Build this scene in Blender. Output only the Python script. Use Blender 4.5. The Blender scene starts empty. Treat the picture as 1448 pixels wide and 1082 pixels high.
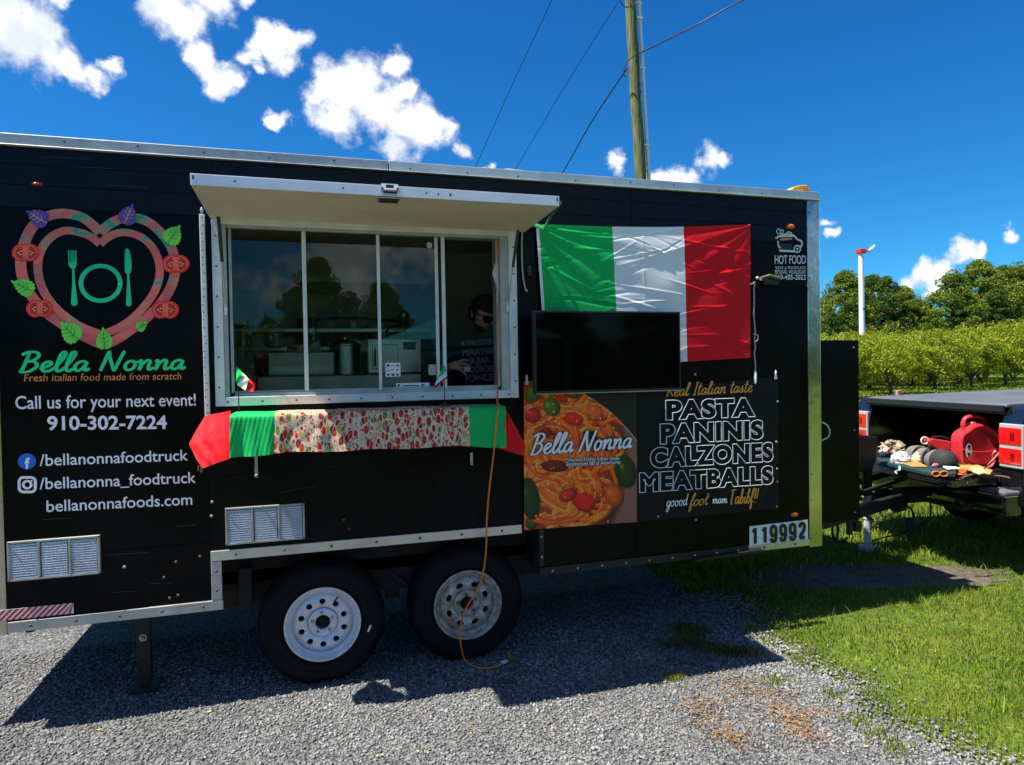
import bpy, math, random
import numpy as np
from mathutils import Vector, Matrix
random.seed(7); rng = np.random.default_rng(11)
SC = bpy.context.scene
COL = SC.collection
R = math.radians

# ------------------------------------------------------------------ camera
F_PX = 944.7; YAW, PITCH, ROLL = .29123571, -.01904184, -.01694707
CAM = np.array([0, -3.83, 1.755])
def cam_axes():
    cy, sy = math.cos(YAW), math.sin(YAW)
    d = np.array([sy*math.cos(PITCH), cy*math.cos(PITCH), math.sin(PITCH)])
    r = np.array([cy, -sy, 0.]); u = np.cross(r, d)
    c, s = math.cos(ROLL), math.sin(ROLL)
    return r*c+u*s, u*c-r*s, d
AR, AU, AD = cam_axes()
cam = bpy.data.cameras.new('camera'); camo = bpy.data.objects.new('camera', cam); COL.objects.link(camo)
camo.matrix_world = Matrix(((AR[0], AU[0], -AD[0], CAM[0]), (AR[1], AU[1], -AD[1], CAM[1]), (AR[2], AU[2], -AD[2], CAM[2]), (0, 0, 0, 1)))
cam.sensor_width = 36; cam.lens = F_PX/1448*36; cam.clip_start = .05; cam.clip_end = 3000
SC.camera = camo
def ray(x, y): return AD+(x-724)/F_PX*AR-(y-541)/F_PX*AU
def at(px, py, Y=0.):                      # measured pixel of the photograph -> point on the vertical plane y = Y
    v = ray(px, py); t = (Y-CAM[1])/v[1]; return CAM+t*v
def gnd(px, py, Z=0.):
    v = ray(px, py); t = (Z-CAM[2])/v[2]; return CAM+t*v

# ------------------------------------------------------------------ sky, sun, exposure
SUN_DIR = Vector((-.542, -.03, 1)).normalized()
EL = math.asin(SUN_DIR.z); AZ = math.atan2(SUN_DIR.x, SUN_DIR.y)
world = bpy.data.worlds.new("World"); SC.world = world; world.use_nodes = True
SKY_STRENGTH = .060
def build_world():
    nt = world.node_tree; N = nt.nodes; L = nt.links; N.clear()
    def nd(t, **k):
        n = N.new(t)
        for a, b in k.items(): setattr(n, a, b)
        return n
    def mth(op, a, b=None, c=None, clamp=False):
        n = nd('ShaderNodeMath', operation=op, use_clamp=clamp)
        for i, v in enumerate((a, b, c)):
            if v is None: continue
            if isinstance(v, (int, float)): n.inputs[i].default_value = v
            else: L.new(v, n.inputs[i])
        return n.outputs[0]
    out = nd('ShaderNodeOutputWorld'); bg = nd('ShaderNodeBackground'); bg.inputs[1].default_value = SKY_STRENGTH
    sky = nd('ShaderNodeTexSky', sky_type='NISHITA', sun_disc=False)
    sky.sun_elevation = EL; sky.sun_rotation = AZ % (2*math.pi); sky.air_density = 1.0; sky.dust_density = .1; sky.ozone_density = 2.2
    hs = nd('ShaderNodeHueSaturation'); hs.inputs['Saturation'].default_value = 1.28; hs.inputs['Value'].default_value = 1.0
    L.new(sky.outputs[0], hs.inputs['Color'])
    tn = nd('ShaderNodeVectorMath', operation='MULTIPLY'); L.new(hs.outputs[0], tn.inputs[0]); tn.inputs[1].default_value = (.20, .72, 1.04)
    tc = nd('ShaderNodeTexCoord'); nrm = nd('ShaderNodeVectorMath', operation='NORMALIZE'); L.new(tc.outputs['Generated'], nrm.inputs[0])
    D = nrm.outputs[0]
    # measured cumulus puffs: centre (photo position), radius
    puffs = [(20,45,52),(-10,15,60),(62,66,34),(95,88,28),(128,104,19),(150,86,14),(135,118,9),(92,2,13),(235,5,42),(268,28,30),(300,8,30),(345,-4,16),
             (288,92,24),(308,122,22),(330,112,22),(352,80,20),(385,62,30),(418,52,20),(405,78,18),(362,96,10),
             (452,122,26),(478,132,44),(508,112,34),(536,150,48),(575,178,34),(478,170,34),(558,98,20),(572,130,14),(598,182,34),(634,188,22),(560,200,24),(394,163,13),
             (654,213,14),(690,237,9),(878,234,11),(935,256,22),(962,250,22),(1000,228,20),(1018,232,12),
             (1306,386,20),(1330,392,20),(1352,356,15),(1374,358,11),(1290,404,14),(1342,412,20),(1164,310,7),(1172,327,8),(1440,330,10)]
    nz = nd('ShaderNodeTexNoise'); nz.inputs['Scale'].default_value = 24; nz.inputs['Detail'].default_value = 8; nz.inputs['Roughness'].default_value = .58
    L.new(D, nz.inputs['Vector'])
    nzf = nd('ShaderNodeTexNoise'); nzf.inputs['Scale'].default_value = 3.1; nzf.inputs['Detail'].default_value = 6; nzf.inputs['Roughness'].default_value = .6
    L.new(D, nzf.inputs['Vector'])
    wz = nd('ShaderNodeTexNoise'); wz.inputs['Scale'].default_value = 13; wz.inputs['Detail'].default_value = 7; wz.inputs['Roughness'].default_value = .6; L.new(D, wz.inputs['Vector'])
    w1 = nd('ShaderNodeVectorMath', operation='SUBTRACT'); L.new(wz.outputs['Color'], w1.inputs[0]); w1.inputs[1].default_value = (.5, .5, .5)
    w2 = nd('ShaderNodeVectorMath', operation='SCALE'); L.new(w1.outputs[0], w2.inputs[0]); w2.inputs['Scale'].default_value = .075
    w3 = nd('ShaderNodeVectorMath', operation='ADD'); L.new(w2.outputs[0], w3.inputs[0]); L.new(D, w3.inputs[1]); DW = w3.outputs[0]
    f = None
    for (x, y, r) in puffs:
        c = ray(x, y); c = c/np.linalg.norm(c)
        vd = nd('ShaderNodeVectorMath', operation='DISTANCE'); L.new(DW, vd.inputs[0]); vd.inputs[1].default_value = tuple(c)
        sc = np.linalg.norm(ray(x, y))
        rr = (r*1.14+3)/F_PX/sc
        v = mth('MULTIPLY_ADD', vd.outputs['Value'], -1/rr, 1.0)
        f = v if f is None else mth('SMOOTH_MAX', f, v, .25)
    # further unseen clouds outside the measured ones, cover raised for fill light
    cone = nd('ShaderNodeVectorMath', operation='DOT_PRODUCT'); L.new(D, cone.inputs[0]); cone.inputs[1].default_value = tuple(AD)
    outm = nd('ShaderNodeMapRange'); outm.inputs['From Min'].default_value = .76; outm.inputs['From Max'].default_value = .62; L.new(cone.outputs['Value'], outm.inputs[0])
    gen = mth('MULTIPLY_ADD', nzf.outputs[0], 5.5, -2.95)
    gen = mth('MULTIPLY', mth('ADD', gen, 1.6), outm.outputs[0]); gen = mth('SUBTRACT', gen, 1.6)
    f = mth('MAXIMUM', f, gen)
    n1 = mth('MULTIPLY_ADD', nz.outputs[0], 3.3, -1.65)
    f = mth('ADD', mth('MINIMUM', mth('MULTIPLY', f, 2.1), 1.6), n1)
    al = nd('ShaderNodeMapRange', interpolation_type='SMOOTHSTEP'); al.inputs['From Min'].default_value = .05; al.inputs['From Max'].default_value = 1.3
    L.new(f, al.inputs[0])
    # cloud brightness: thin parts and undersides a little greyer
    nz2 = nd('ShaderNodeTexNoise'); nz2.inputs['Scale'].default_value = 19; nz2.inputs['Detail'].default_value = 7
    off = nd('ShaderNodeVectorMath', operation='ADD'); off.inputs[1].default_value = (.012, 0, .03); L.new(D, off.inputs[0]); L.new(off.outputs[0], nz2.inputs['Vector'])
    sh = nd('ShaderNodeMapRange'); sh.inputs['From Min'].default_value = .36; sh.inputs['From Max'].default_value = .6; L.new(nz2.outputs[0], sh.inputs[0])
    cc = nd('ShaderNodeMix', data_type='RGBA'); cc.inputs[6].default_value = tuple(v/SKY_STRENGTH for v in (.29, .325, .385))+(1,); cc.inputs[7].default_value = tuple(v/SKY_STRENGTH for v in (.60, .60, .59))+(1,)
    core = nd('ShaderNodeMapRange'); core.inputs['From Min'].default_value = .5; core.inputs['From Max'].default_value = 1.5; L.new(f, core.inputs[0])
    L.new(mth('MULTIPLY', mth('MULTIPLY_ADD', sh.outputs[0], .75, .25), mth('MULTIPLY_ADD', core.outputs[0], .6, .4)), cc.inputs[0])
    mx = nd('ShaderNodeMix', data_type='RGBA'); L.new(al.outputs[0], mx.inputs[0]); L.new(tn.outputs[0], mx.inputs[6]); L.new(cc.outputs[2], mx.inputs[7])
    L.new(mx.outputs[2], bg.inputs[0]); L.new(bg.outputs[0], out.inputs[0])
build_world()
sl = bpy.data.lights.new('sun', 'SUN'); sl.energy = 4.8; sl.angle = R(.53); sl.color = (1, .95, .87)
so = bpy.data.objects.new('sun', sl); COL.objects.link(so); so.rotation_euler = SUN_DIR.to_track_quat('Z', 'Y').to_euler(); so.location = (0, 0, 30)
SC.view_settings.view_transform = 'Standard'; SC.view_settings.look = 'None'; SC.view_settings.exposure = 1.22; SC.view_settings.gamma = 1
SC.view_settings.use_curve_mapping = False
SC.cycles.max_bounces = 8; SC.cycles.transparent_max_bounces = 16

# ------------------------------------------------------------------ materials
def s2l(c): return tuple((v/255/12.92 if v/255 <= .04045 else ((v/255+.055)/1.055)**2.4) for v in c)
MATS = {}
def mat(name, col, rough=.6, metal=0., var=0., vscale=8., bump=0., bscale=60., spec=.5, coat=0., col2=None, island=0., transl=0., coords='Object'):
    if name in MATS: return MATS[name]
    m = bpy.data.materials.new(name); m.use_nodes = True; nt = m.node_tree; N = nt.nodes; L = nt.links
    b = N['Principled BSDF']; b.inputs['Roughness'].default_value = rough; b.inputs['Metallic'].default_value = metal
    b.inputs['Specular IOR Level'].default_value = spec; b.inputs['Coat Weight'].default_value = coat
    b.inputs['Base Color'].default_value = tuple(col)+(1,)
    tc = N.new('ShaderNodeTexCoord')
    cur = None
    if var or col2:
        n = N.new('ShaderNodeTexNoise'); n.inputs['Scale'].default_value = vscale; n.inputs['Detail'].default_value = 6; n.inputs['Roughness'].default_value = .65
        L.new(tc.outputs[coords], n.inputs['Vector'])
        mr = N.new('ShaderNodeMapRange'); mr.inputs['From Min'].default_value = .35; mr.inputs['From Max'].default_value = .65; L.new(n.outputs[0], mr.inputs[0])
        mx = N.new('ShaderNodeMix'); mx.data_type = 'RGBA'
        a = tuple(max(0, c*(1-var)) for c in col); bb = tuple(col2) if col2 else tuple(c*(1+var) for c in col)
        mx.inputs[6].default_value = a+(1,); mx.inputs[7].default_value = bb+(1,); L.new(mr.outputs[0], mx.inputs[0]); cur = mx.outputs[2]
        rr = N.new('ShaderNodeMapRange'); rr.inputs['To Min'].default_value = max(0.02, rough*.8); rr.inputs['To Max'].default_value = min(1, rough*1.2); L.new(n.outputs[0], rr.inputs[0]); L.new(rr.outputs[0], b.inputs['Roughness'])
    if island:
        g = N.new('ShaderNodeNewGeometry'); mr = N.new('ShaderNodeMapRange'); mr.inputs['To Min'].default_value = 1-island; mr.inputs['To Max'].default_value = 1+island
        L.new(g.outputs['Random Per Island'], mr.inputs[0])
        vm = N.new('ShaderNodeVectorMath'); vm.operation = 'SCALE'
        if cur: L.new(cur, vm.inputs[0])
        else: vm.inputs[0].default_value = col
        L.new(mr.outputs[0], vm.inputs['Scale']); cur = vm.outputs[0]
    if cur: L.new(cur, b.inputs['Base Color'])
    if bump:
        n = N.new('ShaderNodeTexNoise'); n.inputs['Scale'].default_value = bscale; n.inputs['Detail'].default_value = 5; L.new(tc.outputs[coords], n.inputs['Vector'])
        bp = N.new('ShaderNodeBump'); bp.inputs['Strength'].default_value = bump; bp.inputs['Distance'].default_value = .01; L.new(n.outputs[0], bp.inputs['Height']); L.new(bp.outputs[0], b.inputs['Normal'])
    if transl:
        t = N.new('ShaderNodeBsdfTranslucent'); ms = N.new('ShaderNodeMixShader'); ms.inputs[0].default_value = transl
        if cur: L.new(cur, t.inputs[0])
        else: t.inputs[0].default_value = tuple(col)+(1,)
        L.new(b.outputs[0], ms.inputs[1]); L.new(t.outputs[0], ms.inputs[2]); L.new(ms.outputs[0], N['Material Output'].inputs[0])
    MATS[name] = m; return m
def mat_attr(name, rough=.4, attr='Col'):
    m = bpy.data.materials.new(name); m.use_nodes = True; N = m.node_tree.nodes; b = N['Principled BSDF']; b.inputs['Roughness'].default_value = rough
    a = N.new('ShaderNodeAttribute'); a.attribute_name = attr; m.node_tree.links.new(a.outputs['Color'], b.inputs['Base Color']); return m
def mat_glass(name, tint=(.80, .86, .83), refl=.024, rough=0.):
    m = bpy.data.materials.new(name); m.use_nodes = True; N = m.node_tree.nodes; L = m.node_tree.links; N.remove(N['Principled BSDF'])
    t = N.new('ShaderNodeBsdfTransparent'); t.inputs[0].default_value = tuple(tint)+(1,)
    g = N.new('ShaderNodeBsdfGlossy'); g.inputs['Roughness'].default_value = rough
    fr = N.new('ShaderNodeFresnel'); fr.inputs[0].default_value = 1.5
    ad = N.new('ShaderNodeMath'); ad.operation = 'MULTIPLY_ADD'; ad.inputs[1].default_value = 1.1; ad.inputs[2].default_value = refl-.04; L.new(fr.outputs[0], ad.inputs[0])
    ms = N.new('ShaderNodeMixShader'); L.new(ad.outputs[0], ms.inputs[0]); L.new(t.outputs[0], ms.inputs[1]); L.new(g.outputs[0], ms.inputs[2]); L.new(ms.outputs[0], N['Material Output'].inputs[0])
    return m
PAINT = mat('black_trailer_paint', (.0014, .0021, .0028), .26, var=.6, col2=(.0048,.0056,.0062), vscale=1.7, bump=.12, bscale=2.2, spec=.11)
PAINT_TOP = mat('black_board_paint_sky_tint', (.0020, .0042, .0085), .36, var=.4, vscale=5, bump=.05, bscale=9, spec=.2)  # bluer than the panels below: mirrored sky put into the colour
ALU = mat('aluminium_trim', (.62, .61, .57), .38, metal=.75, var=.14, vscale=6, bump=.03, bscale=30)
ALU_D = mat('dull_aluminium_trim', (.44, .45, .44), .45, metal=.6, var=.18, vscale=7, bump=.04, bscale=30)
ALU_P = mat('polished_aluminium_post', (.50, .50, .45), .17, metal=1., var=.22, vscale=3, bump=.45, bscale=4.5)
WALU = mat('white_painted_aluminium', (.70, .71, .70), .42, metal=.15, var=.1, vscale=10)
BLKMET = mat('black_steel', (.012, .013, .014), .5, metal=.2, var=.4, vscale=14, bump=.1, bscale=60)
RUB = mat('tyre_rubber', (.0060, .0062, .0078), .7, var=.35, vscale=9, bump=.1, bscale=120, spec=.15)
DARK = mat('dark_void', (.004, .004, .004), .9)
UNDER = mat('dirty_underbody', (.02, .019, .017), .85, var=.5, vscale=8, bump=.2)
SCREW = mat('screw_heads', (.10, .09, .075), .5, metal=.6)
SCREWL = mat('bright_screw_heads', (.42, .42, .40), .4, metal=.6)
CREAM = mat('cream_awning_panel', (.58, .50, .36), .55, var=.1, vscale=2.2, bump=.03, bscale=8)
STEEL = mat('stainless_steel', (.5, .5, .47), .3, metal=1., var=.15, vscale=5)
INT = mat('interior_panel', (.60, .61, .57), .5, var=.15, vscale=3)
WHITEV = mat('white_vinyl', (.85, .85, .86), .45)
BLKP = mat('black_plastic', (.012, .012, .013), .4)

# ------------------------------------------------------------------ mesh helpers
STUFF = {'screw', 'tread', 'louvre', 'eyelet', 'tassel', 'pole_knot', 'latch_bolt', 'tailgate_rib', 'tailgate_edge', 'bed_liner', 'label_mark', 'track_rivet'}
class MB:
    def __init__(s): s.v = []; s.f = []; s.m = []
    def add(s, vs, fs, mi=0):
        o = len(s.v); s.v += [tuple(float(c) for c in p) for p in vs]; s.f += [tuple(i+o for i in f) for f in fs]; s.m += [mi]*len(fs); return s
    def box(s, x0, x1, y0, y1, z0, z1, mi=0):
        vs = [(x0,y0,z0),(x1,y0,z0),(x1,y1,z0),(x0,y1,z0),(x0,y0,z1),(x1,y0,z1),(x1,y1,z1),(x0,y1,z1)]
        return s.add(vs, [(0,3,2,1),(4,5,6,7),(0,1,5,4),(1,2,6,5),(2,3,7,6),(3,0,4,7)], mi)
    def obox(s, c, ax, ay, az, mi=0):        # oriented box: centre and three half-axis vectors
        c, ax, ay, az = map(np.array, (c, ax, ay, az)); vs = []
        for k in (-1, 1):
            for (i, j) in ((-1,-1),(1,-1),(1,1),(-1,1)): vs.append(c+i*ax+j*ay+k*az)
        return s.add(vs, [(0,3,2,1),(4,5,6,7),(0,1,5,4),(1,2,6,5),(2,3,7,6),(3,0,4,7)], mi)
    def bar(s, p, q, w, h, mi=0, up=(0,0,1)):
        p, q = np.array(p, float), np.array(q, float); d = q-p; l = np.linalg.norm(d); d = d/l; a = np.cross(d, up)
        if np.linalg.norm(a) < 1e-4: a = np.cross(d, (0,1,0))
        a = a/np.linalg.norm(a); b = np.cross(a, d); return s.obox((p+q)/2, d*l/2, a*w/2, b*h/2, mi)
    def tube(s, pts, r, n=8, mi=0, cap=True, flat=1.):
        P = [np.array(p, float) for p in pts]; rs = r if isinstance(r, (list, tuple, np.ndarray)) else [r]*len(P)
        t0 = P[1]-P[0]; a = np.cross(t0, (0,0,1)); a = np.cross(t0, (1,0,0)) if np.linalg.norm(a) < 1e-6 else a; a = a/np.linalg.norm(a)
        vs = []
        for i, p in enumerate(P):
            t = P[min(i+1, len(P)-1)]-P[max(i-1, 0)]; t = t/(np.linalg.norm(t)+1e-12)
            a = a-t*np.dot(a, t); a = a/(np.linalg.norm(a)+1e-12); b = np.cross(t, a)
            for k in range(n):
                th = 2*math.pi*k/n; vs.append(p+rs[i]*(math.cos(th)*a+flat*math.sin(th)*b))
        fs = [(i*n+k, i*n+(k+1)%n, (i+1)*n+(k+1)%n, (i+1)*n+k) for i in range(len(P)-1) for k in range(n)]
        if cap: fs += [tuple(reversed(range(n))), tuple(range((len(P)-1)*n, len(P)*n))]
        return s.add(vs, fs, mi)
    def lathe(s, prof, o, ax=(0,-1,0), n=48, mi=0, close=False, caps=True):   # profile of (radius, height along axis)
        ax = np.array(ax, float); ax = ax/np.linalg.norm(ax); a = np.cross(ax, (0,0,1)) if abs(ax[2]) < .9 else np.cross(ax, (1,0,0)); a = a/np.linalg.norm(a); b = np.cross(ax, a)
        o = np.array(o, float); vs = [o+ax*h+r*(math.cos(2*math.pi*k/n)*a+math.sin(2*math.pi*k/n)*b) for r, h in prof for k in range(n)]
        m = len(prof); fs = [(i*n+k, i*n+(k+1)%n, (i+1)%m*n+(k+1)%n, (i+1)%m*n+k) for i in range(m if close else m-1) for k in range(n)]
        if not close and caps:
            if prof[0][0] > 1e-5: fs.append(tuple(reversed(range(n))))
            if prof[-1][0] > 1e-5: fs.append(tuple(range((m-1)*n, m*n)))
        return s.add(vs, fs, mi)
    def ball(s, c, rx, ry=None, rz=None, n=12, mi=0):
        ry = ry or rx; rz = rz or rx; vs = [(c[0], c[1], c[2]-rz)]; m = n//2
        for i in range(1, m):
            ph = math.pi*i/m
            for k in range(n): th = 2*math.pi*k/n; vs.append((c[0]+rx*math.sin(ph)*math.cos(th), c[1]+ry*math.sin(ph)*math.sin(th), c[2]-rz*math.cos(ph)))
        vs.append((c[0], c[1], c[2]+rz)); fs = [(0, 1+(k+1)%n, 1+k) for k in range(n)]
        for i in range(m-2): fs += [(1+i*n+k, 1+i*n+(k+1)%n, 1+(i+1)*n+(k+1)%n, 1+(i+1)*n+k) for k in range(n)]
        e = len(vs)-1; fs += [(1+(m-2)*n+k, 1+(m-2)*n+(k+1)%n, e) for k in range(n)]
        return s.add(vs, fs, mi)
    def poly(s, pts, d, mi=0):               # polygon of 3-d points extruded by vector d
        n = len(pts); P = [np.array(p, float) for p in pts]; d = np.array(d, float)
        return s.add(P+[p+d for p in P], [tuple(range(n)), tuple(reversed(range(n, 2*n)))]+[(i, i+n, (i+1)%n+n, (i+1)%n) for i in range(n)], mi)
    def build(s, name, mats, parent=None, smooth=False, bev=0., fix=True):
        me = bpy.data.meshes.new(name); off = np.array(wloc(parent))
        me.from_pydata([tuple(np.array(v)-off) for v in s.v], [], s.f)
        mats = mats if isinstance(mats, (list, tuple)) else [mats]
        for m in mats: me.materials.append(m)
        if len(mats) > 1: me.polygons.foreach_set('material_index', s.m)
        if fix:
            import bmesh
            bm = bmesh.new(); bm.from_mesh(me); bmesh.ops.recalc_face_normals(bm, faces=bm.faces); bm.to_mesh(me); bm.free()
        if smooth:
            me.polygons.foreach_set('use_smooth', [True]*len(me.polygons))
            me.set_sharp_from_angle(angle=R(38))
        o = bpy.data.objects.new(name, me); COL.objects.link(o)
        if parent: o.parent = parent
        if name in STUFF: o['kind'] = 'stuff'
        if bev: b = o.modifiers.new('bevel', 'BEVEL'); b.width = bev; b.segments = 2; b.limit_method = 'ANGLE'
        return o
WL = {}
def wloc(o):
    p = np.zeros(3)
    while o is not None: p = p+np.array(o.location); o = o.parent
    return p
def tag(o, label=None, cat=None, group=None, kind=None):
    if label: o['label'] = label
    if cat: o['category'] = cat
    if group: o['group'] = group
    if kind: o['kind'] = kind
    return o
def empty(name, loc, label, cat, group=None):
    o = bpy.data.objects.new(name, None); COL.objects.link(o); o.location = tuple(float(c) for c in loc); o.empty_display_size = .1
    return tag(o, label, cat, group)
def recentre(o):                              # put a one-mesh thing's origin at its base
    me = o.data; co = np.empty(len(me.vertices)*3); me.vertices.foreach_get('co', co); co = co.reshape(-1, 3)
    c = (co.min(0)+co.max(0))/2; c[2] = co[:, 2].min(); me.vertices.foreach_set('co', (co-c).ravel()); o.location = tuple(c); return o
def copy_tree(o, parent=None):
    c = o.copy(); COL.objects.link(c)
    if parent: c.parent = parent
    for ch in list(o.children): copy_tree(ch, c)
    return c
def crom(P, n=8, closed=False):               # Catmull-Rom through points of any dimension
    P = [np.array(p, float) for p in P]; m = len(P); out = []
    rngi = range(m if closed else m-1)
    for i in rngi:
        if closed: a, b, c, d = P[(i-1)%m], P[i], P[(i+1)%m], P[(i+2)%m]
        else: a, b, c, d = P[max(i-1,0)], P[i], P[i+1], P[min(i+2,m-1)]
        for k in range(n):
            t = k/n; out.append(.5*((2*b)+(c-a)*t+(2*a-5*b+4*c-d)*t*t+(3*b-a-3*c+d)*t**3))
    if not closed: out.append(P[-1])
    return out
def numpy_mesh(name, V, Fc, mats, smooth=False):
    me = bpy.data.meshes.new(name); k = Fc.shape[1]; me.vertices.add(len(V)); me.vertices.foreach_set('co', V.astype(np.float32).ravel())
    me.loops.add(Fc.size); me.loops.foreach_set('vertex_index', Fc.astype(np.int32).ravel())
    me.polygons.add(len(Fc)); me.polygons.foreach_set('loop_start', np.arange(0, Fc.size, k, dtype=np.int32)); me.polygons.foreach_set('loop_total', np.full(len(Fc), k, dtype=np.int32))
    me.update(calc_edges=True)
    for m in (mats if isinstance(mats, (list, tuple)) else [mats]): me.materials.append(m)
    if smooth: me.polygons.foreach_set('use_smooth', [True]*len(Fc))
    o = bpy.data.objects.new(name, me); COL.objects.link(o); return o
def grid_patch(name, mats, left, right, nu, nv, disp=None, midx=None, parent=None, thick=0., smooth=True, uv=False):
    """cloth between two edge polylines of 3-d points; disp(u,v)->xyz offset; midx(u)->material"""
    def edge(P, t):
        P = np.array(P, float); L = np.r_[0, np.cumsum(np.linalg.norm(np.diff(P, axis=0), axis=1))]; L /= L[-1]
        return np.array([np.interp(t, L, P[:, k]) for k in range(3)])
    off = np.array(wloc(parent)); V = np.empty(((nu+1)*(nv+1), 3)); UV = []
    for j in range(nv+1):
        a, b = edge(left, j/nv), edge(right, j/nv)
        for i in range(nu+1):
            u, v = i/nu, j/nv; p = a+(b-a)*u
            if disp: p = p+np.array(disp(u, v))
            V[j*(nu+1)+i] = p-off; UV.append((u, v))
    Fc = np.array([(j*(nu+1)+i, (j+1)*(nu+1)+i, (j+1)*(nu+1)+i+1, j*(nu+1)+i+1) for j in range(nv) for i in range(nu)])
    o = numpy_mesh(name, V, Fc, mats, smooth)
    if midx: o.data.polygons.foreach_set('material_index', [midx((i+.5)/nu, (j+.5)/nv) for j in range(nv) for i in range(nu)])
    if uv:
        l = o.data.uv_layers.new(name='UVMap'); idx = Fc.ravel(); UVa = np.array(UV)[idx]; l.data.foreach_set('uv', UVa.astype(np.float32).ravel())
    if thick: s = o.modifiers.new('solid', 'SOLIDIFY'); s.thickness = thick; s.offset = 0
    if parent: o.parent = parent
    return o

# --- lettering -----------------------------------------------------
def text_mesh(s, bold=0., space=1., outline=0.):
    c = bpy.data.curves.new('lettering', 'FONT'); c.body = s; c.size = 1; c.space_character = space; c.offset = bold
    c.resolution_u = 5; c.fill_mode = 'BOTH' if not outline else 'NONE'
    if outline: c.bevel_depth = outline; c.bevel_resolution = 0
    o = bpy.data.objects.new('tmp', c); COL.objects.link(o); dg = bpy.context.evaluated_depsgraph_get()
    me = bpy.data.meshes.new_from_object(o.evaluated_get(dg)); bpy.data.objects.remove(o); bpy.data.curves.remove(c)
    V = np.empty(len(me.vertices)*3); me.vertices.foreach_get('co', V); V = V.reshape(-1, 3); Fs = [tuple(p.vertices) for p in me.polygons]
    bpy.data.meshes.remove(me); return V, Fs
CAPH = None
def text_on(s, p0, p1, cap, material, parent, name='lettering', plane=-.004, bold=0., space=1., outline=0., shear=0., Yp=None, has_cap=True):
    """baseline from photo position p0 to p1 (ends of the ink), cap = height of capitals in photo px at its middle, on the side wall plane"""
    Yv = plane if Yp is None else Yp
    a, b = at(*p0, Yv), at(*p1, Yv); mid = at((p0[0]+p1[0])/2, (p0[1]+p1[1])/2-cap, Yv); h = mid[2]-(a[2]+b[2])/2
    V, Fs = text_mesh(s, bold, space, outline); x0, x1 = V[:, 0].min(), V[:, 0].max()
    ch = .729 if has_cap else .55
    X = (V[:, 0]-x0)/(x1-x0); Zt = V[:, 1]/ch*h
    P = np.stack([a[0]+(b[0]-a[0])*X+shear*Zt, np.full(len(V), Yv)-V[:, 2]*(.06 if outline else 0), a[2]+(b[2]-a[2])*X+Zt], 1)
    m = MB(); m.add(P, Fs); return m.build(name, material, parent, fix=False)
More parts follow.
